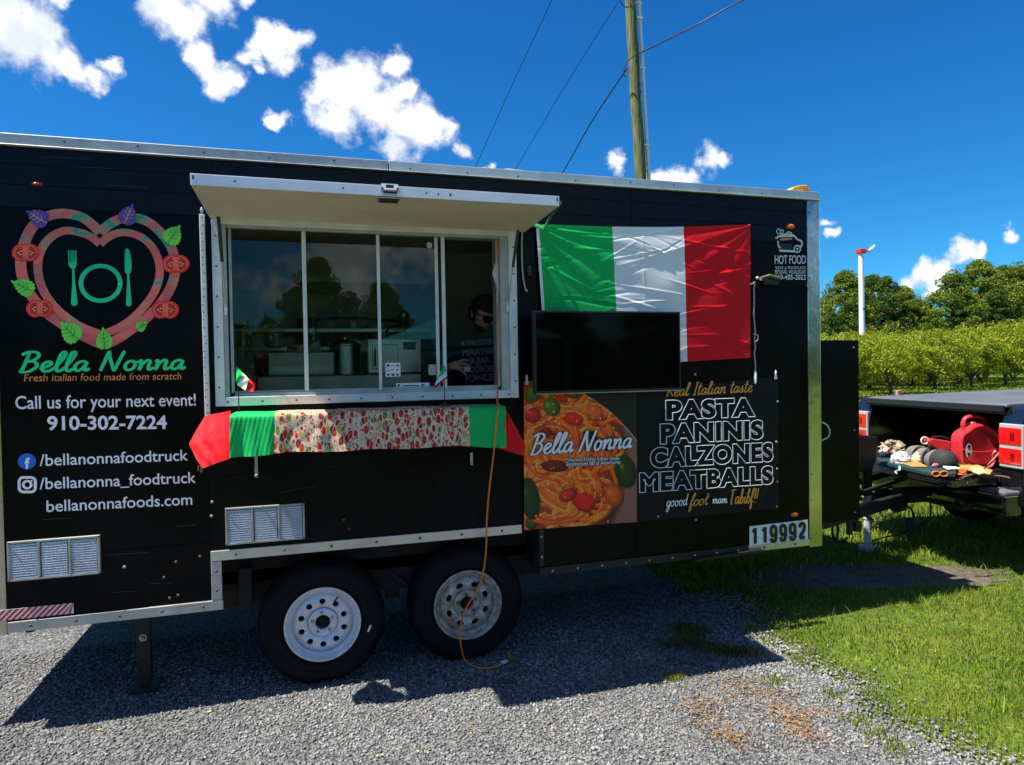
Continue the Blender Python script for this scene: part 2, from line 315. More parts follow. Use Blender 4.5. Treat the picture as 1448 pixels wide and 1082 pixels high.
GL = {  # hand-lettered script alphabet: (advance, strokes); x-height .5, ascender 1
 'B': (.72, [[(.12,.0),(.2,.5),(.26,.98)],[(.02,.86),(.22,1.0),(.5,.98),(.6,.8),(.45,.58),(.24,.52),(.5,.5),(.6,.28),(.42,.04),(.18,-.02),(.04,.06)]]),
 'N': (.86, [[(.06,-.02),(.14,.4),(.24,.98),(.3,.7),(.5,.1),(.56,.02),(.66,.5),(.78,1.02)]]),
 'R': (.72, [[(.12,.0),(.2,.5),(.26,.98)],[(.02,.86),(.22,1.0),(.5,.98),(.56,.78),(.42,.56),(.24,.52),(.4,.3),(.66,.0)]]),
 'I': (.42, [[(.04,.0),(.34,.02)],[(.18,.01),(.3,.96)],[(.14,.95),(.46,.97)]]),
 'T': (.6, [[(.3,.96),(.2,.3),(.2,.02),(.34,.02)],[(.04,.9),(.3,.98),(.64,.98)]]),
 'C': (.6, [[(.58,.84),(.46,.98),(.22,.84),(.08,.4),(.16,.06),(.36,-.02),(.56,.16)]]),
 'e': (.46, [[(.0,.12),(.2,.24),(.36,.38),(.28,.5),(.12,.42),(.07,.2),(.15,.02),(.32,.02),(.48,.16)]]),
 'l': (.34, [[(.0,.1),(.2,.5),(.32,.86),(.26,1.0),(.16,.84),(.1,.36),(.12,.06),(.22,.0),(.36,.14)]]),
 'a': (.56, [[(.42,.42),(.28,.5),(.1,.38),(.05,.16),(.14,.01),(.3,.1),(.42,.36)],[(.44,.48),(.4,.2),(.44,.02),(.58,.12)]]),
 'o': (.5, [[(.26,.5),(.1,.4),(.05,.18),(.16,.0),(.34,.08),(.4,.3),(.28,.49),(.36,.42),(.52,.42)]]),
 'n': (.6, [[(.02,.4),(.1,.5),(.1,.2),(.08,.0),(.16,.3),(.32,.5),(.42,.44),(.4,.16),(.44,.01),(.6,.12)]]),
 'm': (.84, [[(.02,.4),(.1,.5),(.08,.0),(.16,.34),(.3,.5),(.36,.4),(.34,.0),(.42,.34),(.56,.5),(.64,.42),(.62,.12),(.68,.01),(.82,.12)]]),
 't': (.36, [[(.22,.92),(.12,.3),(.12,.06),(.2,.0),(.36,.12)],[(.0,.6),(.36,.64)]]),
 'i': (.28, [[(.1,.48),(.08,.14),(.14,.0),(.28,.12)],[(.16,.7),(.17,.73)]]),
 's': (.42, [[(.0,.1),(.2,.36),(.28,.52),(.22,.4),(.32,.2),(.24,.0),(.08,.04),(.2,.03),(.42,.12)]]),
 'g': (.5, [[(.4,.42),(.26,.5),(.08,.36),(.06,.14),(.2,.02),(.38,.3),(.42,.46),(.36,-.1),(.22,-.42),(.06,-.3),(.3,-.02),(.5,.14)]]),
 'd': (.54, [[(.38,.4),(.24,.5),(.08,.34),(.06,.12),(.18,.0),(.36,.2),(.5,1.0),(.4,.24),(.42,.02),(.54,.12)]]),
 'f': (.36, [[(.0,.12),(.2,.5),(.36,.9),(.28,1.02),(.16,.7),(.08,-.1),(.06,-.42),(.16,-.3),(.16,.04),(.36,.14)],[(.02,.42),(.32,.48)]]),
 'h': (.54, [[(.0,.1),(.18,.5),(.32,.9),(.24,1.0),(.12,.6),(.06,.0),(.16,.34),(.3,.48),(.38,.38),(.36,.1),(.42,.0),(.54,.12)]]),
 'b': (.48, [[(.0,.1),(.18,.5),(.3,.9),(.22,1.0),(.1,.5),(.08,.1),(.2,.0),(.36,.16),(.32,.42),(.16,.4)]]),
 '!': (.26, [[(.2,1.0),(.1,.26)],[(.07,.03),(.08,.0)]]), ' ': (.34, []),
}
def script_text(s, p0, p1, cap, width, material, parent, plane=-.005, slant=.18, name='lettering', taper=.35):
    x = 0; strokes = []
    for ch in s:
        adv, st = GL[ch]
        for k in st: strokes.append([(x+px+slant*py, py) for px, py in k])
        x += adv
    xs = [p[0] for k in strokes for p in k]; x0, x1 = min(xs), max(xs)
    a, b = at(*p0, plane), at(*p1, plane); mid = at((p0[0]+p1[0])/2, (p0[1]+p1[1])/2-cap, plane); h = mid[2]-(a[2]+b[2])/2
    m = MB()
    for si, k in enumerate(strokes):
        P = crom(k, 6); W = []
        Q = [np.array([a[0]+(b[0]-a[0])*(p[0]-x0)/(x1-x0), a[2]+(b[2]-a[2])*(p[0]-x0)/(x1-x0)+p[1]*h]) for p in P]
        n = len(Q); vs = []
        for i in range(n):
            t = Q[min(i+1,n-1)]-Q[max(i-1,0)]; l = np.linalg.norm(t)+1e-9; t = t/l; nn = np.array([-t[1], t[0]])
            w = width/2*(1-taper+taper*abs(t[1]))*(1 if 0 < i < n-1 else .6)
            for sg in (-1, 1): q = Q[i]+nn*w*sg; vs.append((q[0], plane-.0006*si-.000014*i, q[1]))
        m.add(vs, [(2*i, 2*i+1, 2*i+3, 2*i+2) for i in range(n-1)])
    return m.build(name, material, parent, fix=False)
def decal(pts, material, parent, name, plane=-.004, th=.0):   # flat print on the side wall, outline in photo px
    m = MB(); P = [at(x, y, plane) for x, y in pts]; m.add(P, [tuple(range(len(P)))])
    import bmesh
    return m.build(name, material, parent, fix=False)
def ribbon(pts, w, material, parent, name, plane=-.004, closed=False):
    P = [at(x, y, plane)[[0, 2]] for x, y in pts]; n = len(P); vs = []
    for i in range(n):
        a = P[(i-1)%n] if closed else P[max(i-1,0)]; b = P[(i+1)%n] if closed else P[min(i+1,n-1)]
        t = b-a; t = t/(np.linalg.norm(t)+1e-9); nn = np.array([-t[1], t[0]])
        for sg in (-1, 1): q = P[i]+nn*w/2*sg; vs.append((q[0], plane-.000012*i, q[1]))
    m = MB(); m.add(vs, [(2*i, 2*i+1, 2*((i+1)%n)+1, 2*((i+1)%n)) for i in range(n if closed else n-1)])
    return m.build(name, material, parent, fix=False)
# ================================================================== GROUND
def gravel_edge(y):     # x where gravel gives way to grass
    return 2.74+.10*math.sin(y*2.1+.6)+.06*math.sin(y*5.7)+.035*math.sin(y*13.1+1)+(-.12*(y+1) if y < -1 else 0)+(max(0, y-.6)*.05)
def mat_ground(name, cols, scale, bumpd=.01, rough=.95, vor=0):
    m = bpy.data.materials.new(name); m.use_nodes = True; N = m.node_tree.nodes; L = m.node_tree.links; b = N['Principled BSDF']; b.inputs['Roughness'].default_value = rough; b.inputs['Specular IOR Level'].default_value = .2
    tc = N.new('ShaderNodeTexCoord'); n1 = N.new('ShaderNodeTexNoise'); n1.inputs['Scale'].default_value = scale; n1.inputs['Detail'].default_value = 9; n1.inputs['Roughness'].default_value = .7; L.new(tc.outputs['Object'], n1.inputs['Vector'])
    n2 = N.new('ShaderNodeTexNoise'); n2.inputs['Scale'].default_value = scale*.12; n2.inputs['Detail'].default_value = 4; L.new(tc.outputs['Object'], n2.inputs['Vector'])
    a = N.new('ShaderNodeMath'); a.operation = 'MULTIPLY_ADD'; a.inputs[1].default_value = .5; L.new(n2.outputs[0], a.inputs[0]); L.new(n1.outputs[0], a.inputs[2])
    r = N.new('ShaderNodeValToRGB'); e = r.color_ramp.elements; e[0].position = .5; e[0].color = cols[0]+(1,); e[1].position = 1.; e[1].color = cols[-1]+(1,)
    for i, c in enumerate(cols[1:-1]): q = e.new(.5+.5*(i+1)/(len(cols)-1)); q.color = c+(1,)
    L.new(a.outputs[0], r.inputs[0]); L.new(r.outputs[0], b.inputs['Base Color'])
    h = n1.outputs[0]
    if vor:
        v = N.new('ShaderNodeTexVoronoi'); v.inputs['Scale'].default_value = vor; L.new(tc.outputs['Object'], v.inputs['Vector'])
        mx = N.new('ShaderNodeMix'); mx.data_type = 'RGBA'; mx.blend_type = 'MULTIPLY'; mx.inputs[0].default_value = 1
        rr = N.new('ShaderNodeValToRGB'); rr.color_ramp.elements[0].color = (.35,.35,.35,1); rr.color_ramp.elements[1].color = (1.5,1.5,1.5,1)
        sp = N.new('ShaderNodeSeparateColor'); L.new(v.outputs['Color'], sp.inputs[0]); L.new(sp.outputs[0], rr.inputs[0])
        L.new(r.outputs[0], mx.inputs[6]); L.new(rr.outputs[0], mx.inputs[7]); L.new(mx.outputs[2], b.inputs['Base Color'])
        iv = N.new('ShaderNodeMath'); iv.operation = 'SUBTRACT'; iv.inputs[0].default_value = 1; L.new(v.outputs['Distance'], iv.inputs[1]); h = iv.outputs[0]
    bp = N.new('ShaderNodeBump'); bp.inputs['Strength'].default_value = 1; bp.inputs['Distance'].default_value = bumpd; L.new(h, bp.inputs['Height']); L.new(bp.outputs[0], b.inputs['Normal'])
    return m
G_GRASS = mat_ground('grass_soil', ((.03,.05,.008), (.07,.11,.012), (.14,.18,.022)), 7, .02)
G_GRAVEL = mat_ground('gravel_bed', ((.08,.082,.083), (.13,.13,.128), (.18,.178,.17)), 30, .012, vor=75)
G_DIRT = mat_ground('bare_soil', ((.045,.036,.028), (.09,.073,.055), (.17,.14,.11)), 14, .01)
m = MB(); m.add([(-900,-900,-.012),(900,-900,-.012),(900,900,-.012),(-900,900,-.012)], [(0,1,2,3)]); tag(m.build('ground', G_GRASS, fix=False), kind='structure')
m = MB(); ys = np.linspace(-9, 9, 260); vs = []
for y in ys: vs += [(-14, y, 0), (gravel_edge(y)+.03*random.uniform(-1, 1), y, 0)]
m.add(vs, [(2*i, 2*i+1, 2*i+3, 2*i+2) for i in range(len(ys)-1)]); tag(m.build('gravel_pad', G_GRAVEL, fix=False), kind='structure')
# bare, trodden earth below the tongue
def in_dirt(x, y):
    u = (x-4.35)/1.15; v = (y-.62-.28*(4.35-x))/.34
    return u*u+v*v+.25*math.sin(x*7+y*3)*.6+.2*math.sin(y*11-x*4)*.6
m = MB(); P = []
for k in range(90):
    th = 2*math.pi*k/90; r = 1.0+.10*math.sin(5*th)+.07*math.sin(11*th+1)+.05*random.uniform(-1, 1)
    x = 4.35+1.15*r*math.cos(th); P.append((x, .62+.28*(4.35-x)+.34*r*math.sin(th), -.006))
m.add(P, [tuple(range(90))]); tag(m.build('dirt_patch', G_DIRT, fix=False), kind='structure')

# crushed stones lying on the pad
def stones(name, X, Y, S, mats, zb=0.):
    n = len(X); base = np.array([(1,0,0),(0,1,0),(-1,0,0),(0,-1,0),(0,0,1),(0,0,-1)], float); F0 = np.array([(0,1,4),(1,2,4),(2,3,4),(3,0,4),(1,0,5),(2,1,5),(3,2,5),(0,3,5)])
    V = base[None]*(1+rng.uniform(-.35,.35,(n,6,1)))+rng.uniform(-.28,.28,(n,6,3))
    V *= S[:,None,None]*np.stack([rng.uniform(.7,1.25,n), rng.uniform(.6,1,n), rng.uniform(.45,.8,n)], 1)[:,None,:]
    a = rng.uniform(0, 6.28, n); b = rng.uniform(-.3,.3,n); ca, sa, cb, sb = np.cos(a), np.sin(a), np.cos(b), np.sin(b)
    x, y, z = V[...,0], V[...,1], V[...,2]; x, z = x*cb[:,None]-z*sb[:,None], x*sb[:,None]+z*cb[:,None]; x, y = x*ca[:,None]-y*sa[:,None], x*sa[:,None]+y*ca[:,None]
    V = np.stack([x+X[:,None], y+Y[:,None], z+(S*.22)[:,None]+zb], -1).reshape(-1, 3)
    Fc = (F0[None]+6*np.arange(n)[:,None,None]).reshape(-1, 3); return tag(numpy_mesh(name, V, Fc, mats), kind='stuff')
M_ST = mat('crushed_stone', (.180,.178,.172), .9, var=.3, vscale=1.1, island=.45, spec=.1)
N = 82000; Y_ = -2.5+3.6*rng.random(N)**1.0; X_ = -3.2+6.3*rng.random(N); D_ = np.hypot(X_, Y_+3.83)
edge = np.array([gravel_edge(y) for y in Y_]); keep = (X_ < edge+rng.normal(0, .05, N))
# camera's view wedge only
wd = (X_*AR[0]+(Y_+3.83)*AR[1])/np.maximum(.1, X_*AD[0]+(Y_+3.83)*AD[1]); keep &= (np.abs(wd) < 1.0)
X_, Y_ = X_[keep], Y_[keep]; S_ = .0062+.0078*rng.random(len(X_))**2.2
stones('gravel', X_, Y_, S_, M_ST)
n = 3500; yy = -2.5+3.2*rng.random(n); xx = np.array([gravel_edge(y) for y in yy])+rng.normal(.05, .11, n); stones('loose_gravel', xx, yy, .006+.008*rng.random(n)**2, M_ST)
n = 1200; tx = 4.35+1.1*rng.uniform(-1,1,n); ty = .62+.28*(4.35-tx)+.33*rng.uniform(-1,1,n); stones('dirt_clods', tx, ty, .004+.009*rng.random(n)**3, mat('soil_clod', (.09,.07,.05), .95, island=.5), -.008)

# grass blades
def blades(name, X, Y, Hh, Wd, material, zb=-.01, lean=.55):
    n = len(X); a = rng.uniform(0, 6.28, n); ca, sa = np.cos(a), np.sin(a); ln = rng.uniform(.1, lean, n)*Hh; b = rng.uniform(0, 6.28, n); lx, ly = np.cos(b)*ln, np.sin(b)*ln
    w = Wd/2; P = np.zeros((n,5,3))
    for k, (s, t, q) in enumerate(((-1,0,0),(1,0,0),(-.8,.55,.3),(.8,.55,.3),(0,1,1))):
        P[:,k,0] = X+s*w*ca+lx*q; P[:,k,1] = Y+s*w*sa+ly*q; P[:,k,2] = zb+Hh*t*(1-.25*q*(ln/Hh)) if k < 4 else zb+Hh*(1-.3*(ln/Hh))
    V = P.reshape(-1,3); F0 = np.array([(0,1,3),(0,3,2),(2,3,4)]); Fc = (F0[None]+5*np.arange(n)[:,None,None]).reshape(-1,3)
    return tag(numpy_mesh(name, V, Fc, material), kind='stuff')
def mat_leaf(name, c1, c2, island=.35, tr=.35, scale=1.2, dead=None, spec=.2):
    m = bpy.data.materials.new(name); m.use_nodes = True; N = m.node_tree.nodes; L = m.node_tree.links; b = N['Principled BSDF']; b.inputs['Roughness'].default_value = .62; b.inputs['Specular IOR Level'].default_value = spec
    tc = N.new('ShaderNodeTexCoord'); n = N.new('ShaderNodeTexNoise'); n.inputs['Scale'].default_value = scale; n.inputs['Detail'].default_value = 5; L.new(tc.outputs['Object'], n.inputs['Vector'])
    mr = N.new('ShaderNodeMapRange'); mr.inputs['From Min'].default_value = .35; mr.inputs['From Max'].default_value = .65; L.new(n.outputs[0], mr.inputs[0])
    mx = N.new('ShaderNodeMix'); mx.data_type = 'RGBA'; mx.inputs[6].default_value = c1+(1,); mx.inputs[7].default_value = c2+(1,); L.new(mr.outputs[0], mx.inputs[0])
    g = N.new('ShaderNodeNewGeometry'); cur = mx.outputs[2]
    if dead:
        gt = N.new('ShaderNodeMath'); gt.operation = 'GREATER_THAN'; gt.inputs[1].default_value = 1-dead[1]; fr = N.new('ShaderNodeMath'); fr.operation = 'FRACT'; ml = N.new('ShaderNodeMath'); ml.operation = 'MULTIPLY'; ml.inputs[1].default_value = 37.7
        L.new(g.outputs['Random Per Island'], ml.inputs[0]); L.new(ml.outputs[0], fr.inputs[0]); L.new(fr.outputs[0], gt.inputs[0])
        m3 = N.new('ShaderNodeMix'); m3.data_type = 'RGBA'; m3.inputs[7].default_value = dead[0]+(1,); L.new(cur, m3.inputs[6]); L.new(gt.outputs[0], m3.inputs[0]); cur = m3.outputs[2]
    r2 = N.new('ShaderNodeMapRange'); r2.inputs['To Min'].default_value = 1-island; r2.inputs['To Max'].default_value = 1+island; L.new(g.outputs['Random Per Island'], r2.inputs[0])
    v = N.new('ShaderNodeVectorMath'); v.operation = 'SCALE'; L.new(cur, v.inputs[0]); L.new(r2.outputs[0], v.inputs['Scale']); cur = v.outputs[0]
    L.new(cur, b.inputs['Base Color']); t = N.new('ShaderNodeBsdfTranslucent'); L.new(cur, t.inputs[0]); ms = N.new('ShaderNodeMixShader'); ms.inputs[0].default_value = tr
    L.new(b.outputs[0], ms.inputs[1]); L.new(t.outputs[0], ms.inputs[2]); L.new(ms.outputs[0], N['Material Output'].inputs[0]); return m
M_BL = mat_leaf('grass_blade', (.115,.195,.010), (.205,.25,.024), .45, .35, 2.4, ((.30,.24,.10), .10))
def scatter(n, x0, x1, y0, y1, fn=None):
    X = rng.uniform(x0, x1, n); Y = rng.uniform(y0, y1, n); dx = X-0; dy = Y+3.83; lat = (dx*AR[0]+dy*AR[1])/np.maximum(.1, dx*AD[0]+dy*AD[1]); k = (lat > -.9) & (lat < 1.35)
    e = np.array([gravel_edge(y) for y in Y]); k &= X > e+rng.normal(.06,.07,n)
    dd = np.array([in_dirt(a, b) for a, b in zip(X, Y)]); k &= (dd > 1.0+rng.normal(0,.25,n)) | (rng.random(n) < .06)
    nz = .5+.5*np.sin(X*3.1+np.sin(Y*2.3)*1.7)*np.sin(Y*2.7+1+np.sin(X*1.9)); 
    return X[k], Y[k], nz[k]
X_, Y_, q = scatter(215000, 2.4, 9.0, -3.4, 1.6); blades('grass', X_, Y_, (.012+.028*rng.random(len(X_))**1.8)*(.6+.8*q), .0035+.003*rng.random(len(X_)), M_BL)
X_, Y_, q = scatter(170000, 2.6, 18, .8, 12); blades('grass_behind', X_, Y_, (.04+.05*rng.random(len(X_)))*(.7+.6*q), .008+.008*rng.random(len(X_)), M_BL)
X_, Y_, q = scatter(90000, 10, 75, 8, 45); blades('orchard_grass', X_, Y_, (.10+.10*rng.random(len(X_))), .05+.05*rng.random(len(X_)), M_BL)
# taller strands at the lit edge, weeds on the gravel, dry needles
X_, Y_, q = scatter(4500, 2.5, 7, -2.5, 1.4); blades('tall_grass_strands', X_, Y_, .05+.06*rng.random(len(X_)), .004+.002*rng.random(len(X_)), M_BL, lean=.9)
def clump(pts, spread, n):
    c = [gnd(*p)[:2] for p in pts]; X = []; Y = []
    for i in range(n): k = random.choice(c); X.append(k[0]+random.gauss(0, spread)); Y.append(k[1]+random.gauss(0, spread*.8))
    return np.array(X), np.array(Y)
X_, Y_ = clump([(950,912),(975,905),(990,915),(1010,920),(1030,925),(965,890),(1055,925),(985,895)], .05, 1900); blades('gravel_weeds', X_, Y_, .02+.035*rng.random(len(X_)), .004+.003*rng.random(len(X_)), mat_leaf('weed_blade', (.05,.09,.01), (.13,.12,.03), .45, .3, 6, ((.22,.13,.05), .35)), 0)
X_, Y_ = clump([(1095,965),(1110,900),(1130,905),(1150,925),(1210,1020),(1240,1040),(1180,985),(1265,1060),(1060,890),(1085,880),(1125,935),(950,960),(1230,985)], .045, 1300); blades('sprouting_grass', X_, Y_, .02+.03*rng.random(len(X_)), .004+.002*rng.random(len(X_)), M_BL, 0)
X_, Y_ = clump([(986,1000),(992,1015),(1005,1025),(1020,1035),(1095,1000),(1110,1010),(1125,1022),(1140,1035),(1150,1045),(1050,993),(1030,1045),(1075,980),(1000,992),(1120,1028),(1035,965),(1055,972),(1105,985),(1165,1005),(1040,1050),(1133,1012)], .06, 900)
n = len(X_); a = rng.uniform(0, 6.28, n); l = .006+.016*rng.random(n); w = .0017
V = np.stack([np.stack([X_+l*np.cos(a)*s-w*np.sin(a)*t, Y_+l*np.sin(a)*s+w*np.cos(a)*t, .008+.008*rng.random(n)+.003*s], 1) for s, t in ((-1,-1),(1,-1),(1,1),(-1,1))], 1).reshape(-1,3)
tag(numpy_mesh('pine_straw', V, np.arange(4*n).reshape(-1,4), mat('dry_pine_straw', (.20,.115,.05), .8, island=.5)), kind='stuff')
n = 260; X_ = rng.uniform(-2,3,n); Y_ = rng.uniform(-2.2,1.5,n); a = rng.uniform(0,6.28,n); l = .006+.009*rng.random(n); w = l*.45
V = np.stack([np.stack([X_+l*np.cos(a)*s-w*np.sin(a)*t, Y_+l*np.sin(a)*s+w*np.cos(a)*t, np.full(n,.013)+.004*s*t], 1) for s, t in ((-1,0),(0,-1),(1,0),(0,1))], 1).reshape(-1,3)
tag(numpy_mesh('fallen_leaf_bits', V, np.arange(4*n).reshape(-1,4), mat('dry_leaf_bits', (.42,.34,.12), .8, island=.6)), kind='stuff')

# ================================================================== TRAILER
XR, XF, ZB, ZT = -1.60, 3.385, .51, 2.945
WX0, WX1, WZ0, WZ1 = -.487, 1.185, 1.588, 2.585      # window frame outside
T = empty('food_trailer', (.9, 1.2, 0), 'long black food trailer with a propped open serving hatch, lettering and two wheels', 'food trailer')
def part(name, material, parent=T, bev=0., smooth=False):
    return lambda mb: mb.build(name, material, parent, smooth, bev)
# backing shell
m = MB()
for (a, b, c, d) in ((XR+.02, WX0+.02, ZB+.02, ZT-.05), (WX1-.02, XF-.02, ZB+.02, ZT-.05), (WX0+.02, WX1-.02, WZ1-.02, ZT-.05), (WX0+.02, WX1-.02, .78, WZ0+.02)):
    m.box(a, b, .006, .04, c if not (a < -.6 and c < .6) else c, d)
# cut the wheel arch: left block right of -.53 must start at .78
m = MB(); m.box(XR+.02, -.53, .006, .04, ZB+.02, ZT-.05); m.box(-.53, WX0+.02, .006, .04, .78, ZT-.05); m.box(WX0+.02, WX1-.02, .006, .04, WZ1-.02, ZT-.05); m.box(WX0+.02, WX1-.02, .006, .04, .78, WZ0+.02)
m.box(WX1-.02, 1.31, .006, .04, .78, ZT-.05); m.box(1.31, XF-.02, .006, .04, ZB+.02, ZT-.05); m.build('side_frame', DARK, T)
def panel(x0, x1, z0, z1, mt=PAINT, y=0.):
    g = .0016; mb = MB(); mb.box(x0+g, x1-g, y, .006, z0+g, z1-g); return mb.build('side_panel', mt, T)
for (x0, x1) in ((-1.5,-.48),(-.48,.40),(.40,1.95),(1.95,3.276)):
    panel(x0, x1, 2.80, 2.885, PAINT_TOP); panel(x0, x1, 2.70, 2.80, PAINT_TOP, -.001)
for (x0, x1) in ((-1.5,WX0),(WX1,1.95),(1.95,3.276)): panel(x0, x1, 2.59, 2.70, PAINT_TOP)
panel(WX0, WX1, 2.59, 2.70, PAINT_TOP)
panel(-1.5, WX0-.003, 1.222, 2.59); panel(-1.5, -.532, .56, .87); panel(-1.5, -.532, .87, 1.22); panel(-.53, 1.31, .78, 1.22) ; panel(WX0, WX1, 1.22, WZ0+.002); panel(WX0, WX0+.001, .8, .87) if 0 else None
panel(WX1+.003, 1.95, 1.22, 2.59); panel(1.31, 1.95, .55, 1.22); panel(1.95, 3.276, .55, 2.59)
# hinge bar standing a little proud on the left of the window
p0, p1 = at(285.5, 303, -.012), at(293, 590, -.012); m = MB(); m.bar((p0[0], -.012, p0[2]), (p0[0]+.003, -.012, p1[2]), .026, .014, up=(0,1,0)); hb = m.build('hatch_rail', WALU, T, bev=.003)
m = MB(); 
for k in range(26):
    z = p0[2]-.02-(p0[2]-p1[2]-.04)*k/25+random.uniform(-.006,.006); m.lathe([(0,.003),(.0035,.002),(.004,0)], (p0[0]+random.uniform(-.006,.006), -.0195, z), n=6)
m.build('track_rivet', SCREW, hb)
m = MB(); m.ball((p0[0], -.014, p0[2]+.02), .009, .006, .016, 8); m.build('latch_pin', ALU_D, hb)
# roof edge trim, two lengths, with the top of the roof
for (x0, x1, mt) in ((XR, .44, ALU_D), (.443, XF, ALU)):
    m = MB(); m.box(x0, x1, -.012, .05, 2.884, ZT); m.box(x0, x1, -.022, -.012, 2.884, 2.892); tr = m.build('roof_trim', mt, T, bev=.004)
    s = MB(); x = x0+.12
    while x < x1-.05: s.lathe([(0,.003),(.005,.002),(.006,0)], (x, -.012, 2.915+random.uniform(-.01,.01)), n=8); x += .33+random.uniform(-.05,.05)
    s.build('screw', SCREW, tr)
m = MB(); m.box(XR+.02, XF-.02, .05, 2.35, 2.90, 2.93); m.build('roof', WALU, T)
m = MB(); m.box(XR, XF, 2.36, 2.40, ZB, 2.94); m.build('far_wall', [PAINT], T)
m = MB(); m.box(XR, XR+.02, .04, 2.36, ZB, 2.90); m.build('rear_wall', PAINT, T)
m = MB(); m.box(XF-.022, XF-.002, .04, 2.36, ZB, 2.90); m.build('front_wall', PAINT, T)
m = MB(); m.box(XR+.02, XF-.02, .30, 2.36, .55, .62); m.box(XR+.02, -.56, .04, .30, .55, .62); m.box(1.34, XF-.02, .04, .30, .55, .62); m.build('floor_deck', UNDER, T)
# inner lining
m = MB(); m.box(XR+.05, XF-.05, 2.33, 2.355, .62, 2.86); m.box(XR+.02, XR+.05, .045, 2.33, .62, 2.86); m.box(XF-.05, XF-.025, .045, 2.33, .62, 2.86); m.box(XR+.02, XF-.02, .045, 2.355, 2.86, 2.895)
m.box(XR+.05, WX0+.05, .041, .055, .80, 2.86); m.box(WX1-.03, XF-.05, .041, .055, .80, 2.86); m.box(WX0+.05, WX1-.03, .041, .055, 2.60, 2.86); m.box(WX0+.05, WX1-.03, .041, .055, .80, 1.58); m.build('inner_lining', INT, T)
# corner posts
m = MB(); m.box(3.279, XF, -.008, .10, .49, 2.884); fp = m.build('corner_post', ALU_P, T, bev=.006)
s = MB()
for z in (2.8, 2.35, 2.06, 1.7, 1.32, 1.0, .82, .55): s.lathe([(0,.003),(.005,.002),(.006,0)], (3.286+random.random()*.012, -.009, z), n=8)
s.build('screw', SCREW, fp)
m = MB(); m.box(XR, -1.452, -.008, .10, ZB-.01, 2.884); m.build('corner_post', ALU_P, T, bev=.006)
# lower trims
def trim(pts, w, d, mt, nm='edge_trim', y=0., screws=0):
    mb = MB(); a, b = pts; horiz = abs(a[0]-b[0]) > abs(a[1]-b[1])
    if horiz: mb.box(a[0], b[0], y-d, y, a[1], a[1]+w)
    else: mb.box(a[0], a[0]+w, y-d, y, a[1], b[1])
    o = mb.build(nm, mt, T, bev=.003)
    if screws:
        s = MB()
        for k in range(screws):
            t = (k+.5)/screws; q = (a[0]+(b[0]-a[0])*t+(0 if horiz else w/2), y-d-.001, a[1]+(w/2 if horiz else 0)+(0 if horiz else (b[1]-a[1])*t)); s.lathe([(0,.004),(.006,.003),(.008,0)], q, n=9)
        s.build('screw', SCREW if mt is not BLKMET else SCREWL, o)
    return o
trim(((-1.449, .51), (-.475, .51)), .052, .014, ALU_D, screws=5)
trim(((-.53, .564), (-.53, .768)), .052, .014, ALU_D, screws=2)
trim(((-.53, .771), (1.19, .771)), .053, .015, ALU, screws=7)
trim(((1.30, .555), (1.30, .80)), .03, .012, BLKMET, screws=2)
trim(((1.30, .50), (2.78, .50)), .05, .014, BLKMET, screws=9)
trim(((2.783, .505), (3.276, .505)), .045, .012, ALU, screws=2)
m = MB(); m.bar((2.35,-.035,.50), (2.87,-.035,.515), .02, .02); m.lathe([(.013,0),(.013,.03)], (2.87,-.02,.515), n=12); m.tube([(2.8,-.03,.51),(2.8,-.03,.44)], .006, 6); m.build('step_rod', BLKMET, T, bev=.003)
# wheel arch box and underside
m = MB(); m.box(-.56, 1.33, .04, .31, .766, .79); m.box(-.556, -.525, .008, .31, .50, .766); m.box(1.33, 1.36, .015, .31, .50, .79); m.box(-.52, 1.32, .30, .32, .42, .77); m.build('wheel_arch', UNDER, T)
m = MB(); m.box(XR+.05, XF+.25, .36, .42, .40, .55); m.box(XR+.05, XF+.25, 1.98, 2.04, .40, .55)
for x in np.arange(-1.4, 3.4, .6): m.box(x, x+.04, .34 if -.6 < x < 1.36 else .05, 2.3, .48, .548)
m.box(XR-.15, XR, .1, 2.3, .40, .55)
for x in (.031, .873): m.tube([(x,.30,.345),(x,2.1,.345)], .035, 10)
for x in (.031, .873): m.bar((x-.33,.345,.44), (x,.345,.38), .05, .02); m.bar((x,.345,.38), (x+.33,.345,.44), .05, .02)
for x in (-.30, .45, 1.20): m.box(x-.04, x+.04, .31, .37, .36, .60)
m.box(-.42, -.35, .20, .27, .44, .66); m.bar((.40,.28,.56), (.56,.28,.42), .03, .02)
m.build('chassis', UNDER, T, bev=.004)
a_ = gnd(205, 975); m = MB(); m.box(-.965, -.895, .30, .36, .04, .56); m.box(-1.0, -.86, .26, .40, .0, .03); m.box(-.955,-.905,.31,.35,.02,.08); jk = m.build('stabiliser_leg', BLKMET, T, bev=.004)
s = MB(); s.lathe([(0,.018),(.008,.017),(.014,.006),(.016,0)], (-.93,.30,.30), n=6); s.lathe([(.02,0),(.02,.003)], (-.93,.30,.30), n=12); s.build('bolt', SCREWL, jk)

